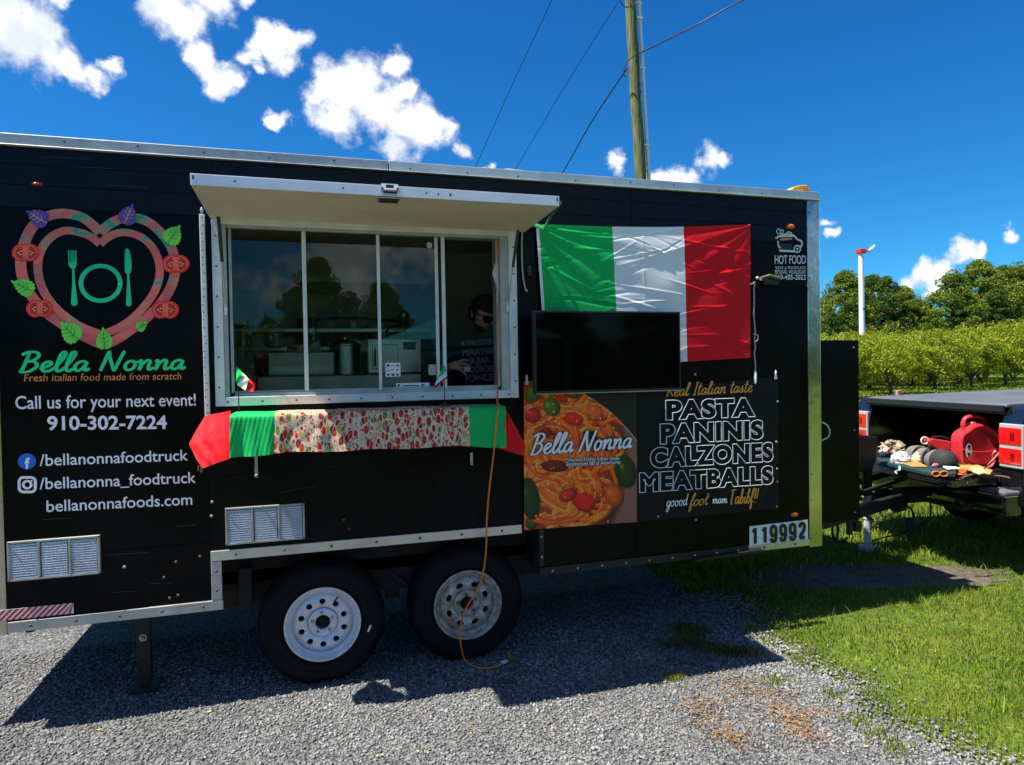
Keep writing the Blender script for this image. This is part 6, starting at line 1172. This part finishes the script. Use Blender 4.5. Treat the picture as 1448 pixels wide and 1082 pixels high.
for s in (-1,1):
    for xa, xb in ((2.02,2.62),(2.70,3.50)): b_ = TB(); yb = .962; yt = .845; b_.add([tk_(xa, s*yb, 1.50), tk_(xb if xb < 3 else 3.68, s*yb, 1.50), tk_(xb if xb < 3 else 3.25, s*yt, 1.86), tk_(xa+.05, s*yt, 1.86)], [(0,1,2,3)]); b_.build('side_window', DG, TR)
    b_ = TB(); b_.bx(3.4,3.52,s*1.09-.09,s*1.09+.09,1.42,1.62); b_.build('door_mirror', BLKP, TR, bev=.02)
    for x in (.98,4.45):
        b_ = TB(); o = (x, s*.80, .37-PI_*x); b_.lt([(.24,.17),(.27,.185),(.35,.18),(.375,.155),(.378,.05),(.36,-.06),(.25,-.08)], o, 40); w_ = b_.build('wheel', RUB, TR, smooth=True)
        b_ = TB(); b_.lt([(.24,.165),(.225,.17),(.215,.14),(.12,.12),(.09,.15),(.0,.15)], o, 32); b_.build('rim', CHR, w_, smooth=True)
    b_ = TB(); b_.bx(1.75, 4.0, s*.97-.005, s*.97+.005, .60, .63); b_.build('side_moulding', CHR, TR)
TDX[0] = .32; b_ = TB(); b_.pr([(3.28,1.915),(3.84,1.45),(3.90,1.45),(3.30,1.93)], -.80, .80); b_.build('windscreen', DG, TR)
b_ = TB(); b_.bx(.05,5.2,-.55,-.45,.38,.48); b_.bx(.05,5.2,.45,.55,.38,.48); b_.tb([(1.12,-.7,.37),(1.12,.7,.37)], .05, 10); b_.bx(1.75,3.9,-.9,.9,.42,.48); b_.bx(.5,1.6,-.7,-.4,.45,.7); b_.build('underbody', UNDER, TR)
TDX[0] = 0.
# --- what lies on the tailgate and in the bed
TZ = .804
def tpt(px_, py_, z): # photo position on the truck's load floor
    return gnd(px_, py_, z)
def put(name, base, label, cat): return empty(name, base, label, cat)
GC_ = tpt(1383, 663, TZ+.01); gc = put('petrol_can', GC_, 'big red plastic fuel can with a loop handle on the open tailgate', 'fuel can'); GCM = mat('red_can_plastic', (.50,.022,.03), .42, var=.15, vscale=9, bump=.05, bscale=60)
ex = AR*np.array((1,1,0)); ex /= np.linalg.norm(ex); ey = np.array((-ex[1], ex[0], 0)); s_ = np.linalg.norm(GC_-CAM)/F_PX   # metres per photo px there
def gp(x, y, d=0): return GC_+ex*(x-1383)*s_*.86+np.array((0,0,(659-y)*s_*.97))+ey*d
prof = [(1353,650),(1352,625),(1355,616),(1363,611),(1372,606),(1384,605),(1395,610),(1404,617),(1411,626),(1411,630),(1399,640),(1398,650),(1392,657),(1378,659),(1362,657)]
prof = [tuple(p) for p in crom(prof, 3, True)]
m = MB(); n = len(prof); lay = []; cx_, cy_ = 1380, 636
for d, k in ((-.065,.80),(-.085,.92),(-.08,.99),(-.05,1.0),(.0,1.0),(.04,1.0),(.06,.97),(.07,.85)): lay += [gp(cx_+(x-cx_)*k, min(659, cy_+(y-cy_)*k) if k > .9 else cy_+(y-cy_)*k, d) for x, y in prof]
m.add(lay, [(i*n+k, i*n+(k+1)%n, (i+1)*n+(k+1)%n, (i+1)*n+k) for i in range(7) for k in range(n)]+[tuple(range(n)), tuple(reversed(range(7*n, 8*n)))]); m.build('can_body', GCM, gc, smooth=True)
m = MB(); m.tube(crom([gp(1365,614), gp(1363,606), gp(1366,599), gp(1374,596.5), gp(1385,597), gp(1392,602), gp(1395,610)], 6), .022, 10, flat=.8); m.build('can_handle', GCM, gc, smooth=True)
m = MB(); m.tube(crom([gp(1354,634,-.088), gp(1370,637,-.092), gp(1390,637,-.086), gp(1400,634,-.08)], 5), .006, 6); m.build('seam_ridge', GCM, gc, smooth=True)
m = MB(); m.add([gp(1360.5+4.3*math.cos(t), 635.5+8.5*math.sin(t), -.098) for t in np.linspace(0, 6.28, 20, endpoint=False)], [tuple(range(20))]); lb = m.build('warning_label', mat('grey_label', (.35,.36,.38), .5), gc, fix=False)
m = MB(); m.add([gp(x, y, -.101) for x, y in ((1358,638),(1363,638),(1360.5,645))], [(0,1,2)]); m.add([gp(1360.5+2.2*math.cos(t), 631+2.6*math.sin(t), -.101) for t in np.linspace(0, 6.28, 12, endpoint=False)], [tuple(range(12))]); m.build('label_mark', BLKP, lb, fix=False)
m = MB(); m.lathe([(.03,0),(.032,.02),(.025,.03),(.0,.03)], tuple(gp(1376,607,0)), (0,0,1), 16); m.build('can_cap', GCM, gc, smooth=True)
SQ = lambda px_, py_, z=TZ: tpt(px_, py_, z)
# folded mat along the tailgate
def slab(pts, z0, z1): b_ = MB(); b_.poly([tuple(SQ(x, y, z0)) for x, y in pts], (0,0,z1-z0)); return b_
thing1(slab([(1240,648),(1268,644),(1330,655),(1355,667),(1352,676),(1312,674),(1268,664),(1240,656)], TZ, TZ+.045), 'folded_mat', mat('teal_navy_mat', (.008,.022,.034), .65, var=.3, vscale=6, col2=(.006,.05,.05), bump=.3), 'folded dark blue-green mat lying across the tailgate', 'mat', bev=.012)
def lump(name, px_, py_, z, rx, ry, rz, mt, label, cat, seed=0, amp=.2, n=44, smooth=True):
    c = SQ(px_, py_, z); r_ = np.random.default_rng(seed); ks = [(r_.normal(0, 1, 3)*2.4, r_.uniform(0, 6), r_.uniform(.3, 1)) for _ in range(9)]; mb = MB(); mb.ball((0,0,0), 1, 1, 1, n)
    vs = []
    for v in mb.v:
        v = np.array(v); d = sum(a*math.sin(k@v*1.6+p) for k, p, a in ks)/5; v = v*(1+amp*d); v = v*(1+.22*amp/.2*(abs(math.sin(v[0]*7+v[2]*4+seed))+abs(math.sin(v[1]*6-v[2]*8+v[0]*3))+.5*abs(math.sin(v[0]*15-v[2]*11))-1.4)); z_ = max(v[2], -.25)
        vs.append(c+ex*v[0]*rx*.85+ey*v[1]*ry+np.array((0,0,(z_+.25)*rz*.8)))
    mb.v = [tuple(v) for v in vs]; return thing1(mb, name, mt, label, cat, smooth=smooth)
lump('white_rag', 1273, 655, TZ+.04, .085, .07, .10, mat('white_knit', (.50,.50,.54), .9, bump=.8, bscale=120, var=.2), 'bunched white cloth on the left of the tailgate mat', 'cloth', 1)
lump('patterned_rag', 1262, 640, TZ+.02, .13, .09, .11, mat('tan_pattern_cloth', (.30,.24,.15), .9, var=.6, vscale=40, bump=.5), 'crumpled tan patterned cloth behind the white cloth in the truck bed', 'cloth', 3, .3)
bt = put('black_bottle', SQ(1250,649), 'small black bottle with a red and white cap at the left of the tailgate', 'bottle'); c = SQ(1250,649,TZ+.03); m = MB(); m.tube([c-ex*.05+(0,0,.03), c+(0,0,.035), c+ex*.05+(0,0,.04)], [.03,.042,.036], 14); m.build('bottle_body', BLKP, bt, smooth=True)
m = MB(); m.ball(tuple(c+(0,-.03,.085)), .035, .03, .035, 12); m.build('white_cap', WALU, bt, smooth=True); m = MB(); m.ball(tuple(c+(0,-.055,.088)), .018, .012, .018, 10); m.build('red_button', CR, bt, smooth=True)
lump('cap_hat', 1300, 654, TZ+.045, .075, .07, .09, mat('cream_cap_cloth', (.46,.34,.22), .85, bump=.2), 'cream and orange cap lying on the tailgate mat', 'cap', 5, .1)
thing1(slab([(1277,651),(1300,655),(1312,661),(1290,661),(1276,656)], TZ+.047, TZ+.056), 'yellow_envelope', mat('ochre_paper', (.38,.20,.03), .7), 'flat ochre paper packet under the cream cap on the tailgate', 'paper packet', bev=.002)
# grey roll bag
rb_ = put('roll_bag', SQ(1317,645), 'long grey roll bag with a dark end strap lying across the truck bed', 'bag'); c0, c1 = SQ(1290,643,TZ+.09), SQ(1345,654,TZ+.09); GB = mat('grey_canvas', (.17,.155,.135), .85, var=.2, vscale=8, bump=.3, bscale=30)
for t_ in (.28, .55): m = MB(); m.tube([c0+(c1-c0)*(t_-.02), c0+(c1-c0)*(t_+.03)], .101, 18, cap=False); m.build('bag_strap', BLKP, rb_, smooth=True)
m = MB(); m.tube([c0+(c1-c0)*t+np.array((0,0,.006*math.sin(9*t))) for t in np.linspace(0,.72,40)], [.03,.06,.078]+[.090+.006*math.sin(k*1.7)+.004*math.sin(k*4.1) for k in range(37)], 18, flat=.93); m.build('bag_body', GB, rb_, smooth=True); m = MB(); m.tube([c0+(c1-c0)*t for t in np.linspace(.71,1.02,9)], [.095,.1,.102,.1,.1,.098,.09,.075,.03], 18); m.build('bag_end', mat('black_canvas', (.018,.018,.02), .8, bump=.3), rb_, smooth=True)
rt = put('red_power_tool', SQ(1330,628,TZ+.18), 'small red tool with a ring on its end resting on the grey roll bag', 'tool'); c = SQ(1330,631,TZ+.20); u = ex*1.; w_ = np.array((0,0,1.)); m = MB()
m.poly([c+u*-.14+w_*.055-ey*.05, c+u*-.10+w_*.075-ey*.05, c+u*.05+w_*.05-ey*.05, c+u*.14+w_*.0-ey*.05, c+u*.12-w_*.04-ey*.05, c-u*.05-w_*.03-ey*.05, c-u*.12+w_*.02-ey*.05], ey*.09); m.build('tool_body', GCM, rt, bev=.01); m = MB(); m.tube([c-u*.155+w_*.055+u*.03*math.cos(t)+w_*.03*math.sin(t)-ey*.02 for t in np.linspace(0,6.28,18)], .008, 6, cap=False); m.build('ring', mat('pale_ring', (.6,.5,.4), .5), rt, smooth=True); m = MB(); m.poly([c+u*.12-ey*.055-w_*.04, c+u*.16-ey*.055-w_*.03, c+u*.16-ey*.055+w_*.02, c+u*.13-ey*.055+w_*.02], ey*.05); m.build('yellow_tip', YL, rt); m = MB(); m.tube(crom([c-u*.08+w_*.08, c+u*.02+w_*.085, c+u*.13+w_*.035], 5), .008, 6); m.build('tool_cord', BLW, rt, smooth=True)
lump('black_pouch', 1330, 657, TZ+.03, .12, .07, .12, mat('black_canvas', (.018,.018,.02), .8), 'black fabric pouch with a pink tag in front of the grey roll bag', 'pouch', 8, .15)
m = MB(); c = SQ(1317,657,TZ+.06); m.ball(tuple(c-ey*.06), .04, .02, .022, 12); thing1(m, 'pink_tag', mat('pink_plastic', (.55,.10,.16), .4), 'small pink and white ball tag beside the black pouch', 'tag', smooth=True)
for k, (P, mt, nm, lab, cat) in enumerate((([(1342,652),(1357,650),(1372,655),(1390,662),(1404,667),(1400,672),(1378,669),(1358,662)], mat('yellow_glove_leather', (.34,.24,.06), .8, var=.2, bump=.3), 'work_glove', 'yellow work glove lying in front of the fuel can', 'glove'), ([(1372,663),(1390,664),(1395,670),(1385,672),(1376,669)], mat('patterned_label_card', (.55,.50,.22), .6, var=.4, vscale=60), 'printed_card', 'small yellowish printed card beside the yellow glove', 'card'), ([(1333,661),(1352,662),(1358,664),(1340,665)], WHITEV, 'paper_strip', 'white paper strip at the right end of the dark mat', 'paper'))):
    thing1(slab(P, TZ+.045+.004*k, TZ+.058+.004*k), nm, mt, lab, cat, bev=.004)
m = MB(); a_, b_2 = SQ(1388,668,TZ+.03), gp(1424,622,-.05); m.tube([a_, b_2], .006, 8); thing1(m, 'wooden_stick', mat('reddish_stick', (.42,.19,.11), .6), 'thin reddish wooden stick leaning against the right tail light', 'stick', smooth=True)
sg_ = put('orange_glasses', SQ(1326,674,TZ+.05), 'orange-framed safety glasses on the tailgate edge', 'glasses'); c = SQ(1329,674,TZ+.045)
for s in (-1,1): m = MB(); m.tube([c+ex*(.032*s+.03*math.cos(t))+np.array((0,0,.022+.02*math.sin(t)))-ey*.0 for t in np.linspace(0,6.28,16)], .006, 6, cap=False); fr_ = m.build('frame', mat('orange_plastic', (.75,.16,.03), .4), sg_, smooth=True); m = MB(); m.add([c+ex*(.032*s+.028*math.cos(t))+np.array((0,0,.022+.018*math.sin(t))) for t in np.linspace(0,6.28,16,endpoint=False)], [tuple(range(16))]); m.build('lens', DG, fr_, fix=False)
oc_ = lump('orange_clip', 1360, 671, TZ+.01, .04, .03, .05, bpy.data.materials['orange_plastic'], 'small orange clip at the near end of the tailgate', 'clip', 12, .25)
for i, (P, lab) in enumerate((([(1395,671,.02),(1410,664,.04),(1425,668,.02),(1430,672,.01)], 'black cord coiled between the glove and the tail light'), ([(1360,676,.01),(1376,671,.03),(1392,674,.01),(1412,673,.01),(1428,676,.01)], 'brown cord running along the near side of the tailgate'))):
    m = MB(); m.tube(crom([SQ(x, y, TZ+z) for x, y, z in P], 6), .008, 6); thing1(m, 'loose_cord', BLW if i == 0 else mat('brown_cord', (.12,.07,.05), .8), lab, 'cord', smooth=True)
m = MB(); m.tube(crom([SQ(1272,660,TZ+.05), SQ(1270,664,TZ+.04)-ey*.02, SQ(1266,667,TZ+.0), SQ(1268,669,TZ-.0)], 4), .008, 6); thing1(m, 'white_drawstring', WALU, 'white drawstring hanging from the white cloth over the mat edge', 'drawstring', smooth=True)

# ================================================================== orchard, trees, wind machine
LO = mat_leaf('orchard_leaf', (.20,.27,.012), (.32,.35,.022), .35, .38, .7, spec=.25); LO2 = mat_leaf('orchard_leaf_deep', (.07,.14,.014), (.15,.21,.02), .35, .38, .7, spec=.25); LT = mat_leaf('woodland_leaf', (.075,.13,.012), (.19,.23,.024), .4, .25, .35, spec=.15); LP = mat_leaf('pine_needle_leaf', (.045,.09,.012), (.10,.14,.02), .4, .2, .4, spec=.15); BRK = mat('bark', (.05,.042,.033), .9, var=.4, vscale=6, bump=.5, bscale=20)
def leaf_mesh(name, C, size, mt, seed, flat=.0):
    r_ = np.random.default_rng(seed); n = len(C); S = size*r_.uniform(.6, 1.35, n); A = r_.normal(0, 1, (n,3)); A /= np.linalg.norm(A, axis=1)[:,None]; Bv = r_.normal(0, 1, (n,3)); Bv -= A*(A*Bv).sum(1)[:,None]; Bv /= np.linalg.norm(Bv, axis=1)[:,None]
    W = .42; V = np.stack([C-A*S[:,None], C+Bv*(S*W)[:,None], C+A*S[:,None], C-Bv*(S*W)[:,None]], 1); V[:,1::2] += np.cross(A, Bv)[:,None,:]*(S*.15)[:,None,None]
    me = numpy_mesh(name, V.reshape(-1,3), np.arange(4*n).reshape(-1,4), mt); return me
def tree_proto(nm, seed, kind):
    r_ = np.random.default_rng(seed); t = bpy.data.objects.new(nm, None); COL.objects.link(t); tb_ = MB(); pts = []
    if kind == 'orchard':
        H = 3.7; fork = .75; tb_.tube([(0,0,-.05),(.03,.0,.3),(0,.02,fork)], [.13,.10,.09], 9)
        for k in range(6):
            a = 2*math.pi*k/6+r_.uniform(-.3,.3); o = r_.uniform(.5, 1.0); P = crom([(0,.02,fork-.05),(o*.45*math.cos(a),o*.45*math.sin(a),1.15),(o*1.0*math.cos(a),o*1.0*math.sin(a),2.0),(o*1.5*math.cos(a),o*1.5*math.sin(a),3.0)], 4); tb_.tube(P, list(np.linspace(.065,.015,len(P))), 6)
            for q in range(50): p = P[r_.integers(5, len(P))]; 
        n = 15000; u = r_.normal(0, 1, (n,3)); u /= np.linalg.norm(u, axis=1)[:,None]; rad = r_.uniform(.55, 1, n)**.6
        lob = 1+.20*np.sin(u[:,0]*5+u[:,1]*4+seed)+.16*np.sin(u[:,2]*7+u[:,0]*6+seed*2)+.10*np.sin(u[:,1]*13+u[:,2]*11+seed)
        C = u*rad[:,None]*lob[:,None]*np.array((2.05,2.05,1.45)); C[:,2] += 2.35; low = (C[:,2] < 1.25) & (np.hypot(C[:,0],C[:,1]) < 1.3+r_.uniform(-.3,.4,n)); C = C[~low]; C = C[C[:,2] > .55]
        sh = []                                 # upright water shoots on top
        for k in range(90):
            a = r_.uniform(0,6.28); q = 1.9*math.sqrt(r_.uniform(0,1)); b0 = np.array((q*math.cos(a), q*math.sin(a), 2.35+1.35*math.sqrt(max(0,1-(q/2.1)**2)))); d = np.array((.25*q*math.cos(a)+r_.normal(0,.1), .25*q*math.sin(a)+r_.normal(0,.1), 1)); h = r_.uniform(.2,.6)
            sh += [b0+d*h*t_+r_.normal(0,.03,3) for t_ in np.linspace(0,1,14)]
        cr_ = leaf_mesh('crown', np.vstack([C, sh]), .074, LO, seed)
    else:
        big = kind == 'broad'; H = 14; tb_.tube([(0,0,-.3),(.1,0,4),(0,.1,9),(0,0,12.5)], [.32,.24,.15,.05], 9); cl = []
        for k in range(15):
            a = r_.uniform(0,6.28); z0 = r_.uniform(4.5,11); o = r_.uniform(1.5,3.6)*(1 if big else .75); z1 = z0+r_.uniform(.5,1.8); P = crom([(0,0,z0),(o*.5*math.cos(a),o*.5*math.sin(a),z0+.3),(o*math.cos(a),o*math.sin(a),z1)], 3); tb_.tube(P, list(np.linspace(.09,.02,len(P))), 5)
        C = []
        for k in range(150 if big else 100):
            zz = r_.uniform(0,1); env = (math.sin(math.pi*min(1,(zz*.86+.14)))**.6)*(3.9 if big else 2.9)*(1 if zz < .7 else 1-(zz-.7)*1.2); a = r_.uniform(0,6.28); q = env*math.sqrt(r_.uniform(.15,1)); c = np.array((q*math.cos(a), q*math.sin(a), (2.5 if big else 4.5)+(11.5 if big else 9.5)*zz)); rr2 = r_.uniform(.45,1.15)*(1 if big else .85); m_ = 210
            u = r_.normal(0,1,(m_,3)); u /= np.linalg.norm(u,axis=1)[:,None]; u[:,2] *= .72; C.append(c+u*rr2*r_.uniform(.45,1,(m_,1))**.5)
        cr_ = leaf_mesh('crown', np.vstack(C), (.155 if big else .14), LT if big else LP, seed)
    tr2 = tb_.build('trunk', BRK, t, smooth=True); cr_.parent = t; return t
def place(proto, used, x, y, sc, rz, label, cat, group, nm=None, sz=None):
    o = proto if not used else copy_tree(proto); o.location = (x, y, -.02); o.rotation_euler = (0,0,rz); o.scale = (sc, sc, sz or sc); return tag(o, label, cat, group)
OP = [tree_proto('orchard_tree', s, 'orchard') for s in (21, 22, 23)]; used = [0,0,0]
first = [((1259,559),.80,'nearest orchard tree, just above the left corner of the truck bed cover'), ((1321,553),.93,'orchard tree with a forked trunk standing above the middle of the truck bed cover'), ((1373,549),1.02,'orchard tree with a leaning trunk right of the forked one'), ((1421,546),1.12,'orchard tree in the front row nearest the truck cab'), ((1204,566),.80,'orchard tree in the front row half hidden behind the tongue box'),((1465,543.5),1.2,'front-row orchard tree behind the truck cab')]
spots = []
for (p, sc, lab) in first: g = gnd(*p); spots.append((g[0], g[1], sc, lab, 'fruit trees in the front row of the orchard'))
d_row = np.array((spots[3][0]-spots[0][0], spots[3][1]-spots[0][1])); d_row = d_row/np.linalg.norm(d_row)
nrow = np.array((-d_row[1], d_row[0])); base0 = np.array(spots[0][:2])
for row in range(1, 6):
    for k in range(-3, 11):
        q = base0+d_row*(k*4.9+random.uniform(-.5,.5)-(row%2)*2)+nrow*(row*4.6+random.uniform(-.4,.4)); v = (q[0]*AR[0]+(q[1]+3.83)*AR[1])/(q[0]*AD[0]+(q[1]+3.83)*AD[1]); 
        if .12 < v < 1.15: spots.append((q[0], q[1], random.uniform(1.0,1.16)*(1+.02*row), 'fruit tree in the orchard rows behind the front one', 'fruit trees in the rear rows of the orchard'))
for i, (x, y, sc, lab, gr) in enumerate(spots):
    k = i % 3; o = place(OP[k], used[k], x, y, sc, random.uniform(0,6.28), lab, 'fruit tree', gr); used[k] = 1
    if 'rear' in gr: o.location.z = (-.15 if math.hypot(x-base0[0], y-base0[1]) % 3 < 1 else -.6)*sc
BT = [tree_proto('tall_tree', s, 'broad') for s in (31, 32)]+[tree_proto('tall_tree', s, 'pine') for s in (41, 42)]; used = [0]*4
tall = [(1176,442,80,2,'pale slender tree beside the front post of the trailer'),(1196,384,88,0,'dark rounded tree left of the white wind machine mast'),(1234,388,96,2,'narrow tree right behind the white wind machine mast'),(1254,392,90,3,'dark tree with a pointed tuft right of the white mast'),(1278,406,92,0,'tree with a bushy top left of the low white cloud'),(1303,423,94,1,'lower tree at the right end of the left clump'),(1216,396,100,3,'dark tree crown directly behind the white mast'),
        (1345,384,86,1,'broad tree at the left of the tall right-hand clump'),(1386,368,92,0,'tallest tree of the right-hand clump, on its left'),(1418,376,98,3,'tree between the tallest one and the photo edge'),(1444,372,88,1,'dark tree at the right edge of the photo'),(1362,412,84,3,'shorter tree in front of the tallest one'),(1408,408,82,2,'shorter pale tree in the middle of the right-hand clump'),(1480,368,94,0,'tree standing beyond the truck cab'),(1164,424,104,1,'tree half hidden by the front post of the trailer')]
for i, (x, y, d, k, lab) in enumerate(tall):
    p = at(x, y, d); place(BT[k], used[k], p[0], p[1], (p[2]+.4)/14.6, random.uniform(0,6.28), lab, 'tree', 'tall trees behind the orchard', sz=None); used[k] = 1
# thick lower growth of the woodland edge
r_ = np.random.default_rng(9); n = 72000; t = r_.uniform(0,1,n); A0, A1 = at(960,500,86), at(1640,500,92); H_ = 6.2+1.6*np.sin(t*23)+1.2*np.sin(t*51+1)+.7*np.sin(t*97)
C = np.stack([A0[0]+(A1[0]-A0[0])*t, A0[1]+(A1[1]-A0[1])*t+r_.uniform(-3,3,n), H_*r_.uniform(0.02,1,n)**.75], 1); clm = r_.normal(0,.35,(n,3)); tag(leaf_mesh('woodland_edge', C+clm, .24, LT, 77), kind='stuff')
# wind machine
YW = 58; b0_, t0_ = at(1220,540,YW), at(1217.5,358,YW); b0_[2] = 0; WM = empty('wind_machine', b0_, 'white orchard wind machine mast with a red head and one white blade above the trees', 'wind machine'); WHM = mat('white_mast_paint', (.72,.73,.76), .4, var=.06)
m = MB(); m.tube([b0_, b0_+(t0_-b0_)*.5, t0_], [.34,.31,.28], 20); m.build('mast', WHM, WM, smooth=True)
m = MB(); m.box(t0_[0]-.42, t0_[0]+.42, YW-.4, YW+.4, t0_[2]-.05, t0_[2]+.42); m.tube([t0_+(.4,0,.2), t0_+(1.25,-.1,.33)], [.16,.10], 10); m.build('gearbox', mat('red_head_paint', (.52,.02,.02), .45), WM, bev=.06)
q0_ = t0_+(.95,-.1,.30); vw = q0_-CAM; vw[2] = 0; vw = vw/np.linalg.norm(vw); bd = -vw*2.3+np.array(AR)*.75; bd[2] = .12; up_ = np.array((0,0,1.))
for s_b in (1, -1):
    m = MB(); e = bd*s_b; m.poly([q0_-up_*.07, q0_+e*.35-up_*.10, q0_+e-up_*.06+(0,0,.08), q0_+e+up_*.16+(0,0,.08), q0_+e*.35+up_*.22, q0_+up_*.09], (.05,.10,.02)); m.build('blade', WHM, WM, bev=.03)
m = MB(); q = at(1221.5,437,YW-.36); m.box(q[0]-.12,q[0]+.12,YW-.42,YW-.34,q[2]-.1,q[2]+.1); m.build('mast_plate', BLKP, WM)
g = gnd(1270,560); s = 34/F_PX; m = MB(); m.box(g[0]-.16, g[0]+.16, g[1]-.12, g[1]+.12, 0, .30); tag(m.build('field_box', mat('faded_pink_box', (.45,.26,.25), .8, var=.2), None, bev=.02), 'small faded pink box on the grass under the nearest orchard tree', 'box'); recentre(bpy.data.objects['field_box'])

n = 26000; t = r_.uniform(0,1,n); H_ = 3.0+.8*np.sin(t*31)+.7*np.sin(t*73+1)+.4*np.sin(t*140)
C = np.stack([-45+95*t, -33+r_.uniform(-2,2,n), H_*r_.uniform(.02,1,n)**.8], 1)+r_.normal(0,.3,(n,3)); tag(leaf_mesh('hedge_behind_yard', C, .3, LT, 78), kind='stuff')
# ================================================================== what the windows and the paint mirror: the yard behind the camera
yard = [(0.35,-25,6.6,0),(-6.5,-27,6.,1),(3.5,-31,6.5,0),(8.2,-26,5.0,1),(12.5,-29,6,0),(17,-27,7,1),(-13,-28,8,0),(23,-30,8,1),(-20,-26,9,1),(30,-32,9,0),(-28,-30,10,0)]
for i, (x, y, h, k) in enumerate(yard): place(BT[k], 1, x, y, h/14.6, i*1.7, 'tree behind the camera, seen mirrored in the serving window', 'tree', 'trees across the yard behind the camera')
CT = empty('canopy_tent', (3.0,-9.6,0), 'teal pop-up canopy standing behind the camera, mirrored in the window pane', 'canopy'); TEAL = mat('teal_canopy_cloth', (.02,.33,.38), .6)
m = MB(); m.add([(1.2,-8.2,2.33),(4.6,-8.2,2.33),(4.6,-11,2.33),(1.2,-11,2.33),(2.9,-9.6,3.0)], [(0,1,4),(1,2,4),(2,3,4),(3,0,4)]); m.build('canopy_roof', TEAL, CT); m = MB()
for (a_, b_2) in (((1.2,-8.2),(4.6,-8.2)),((4.6,-8.2),(4.6,-11)),((4.6,-11),(1.2,-11)),((1.2,-11),(1.2,-8.2))): m.bar((a_[0],a_[1],2.26), (b_2[0],b_2[1],2.26), .012, .16)
m.build('valance', TEAL, CT)
for x, y in ((1.2,-8.2),(4.6,-8.2),(4.6,-11),(1.2,-11)): m = MB(); m.box(x-.02,x+.02,y-.02,y+.02,0,2.3); m.build('leg', WALU, CT)
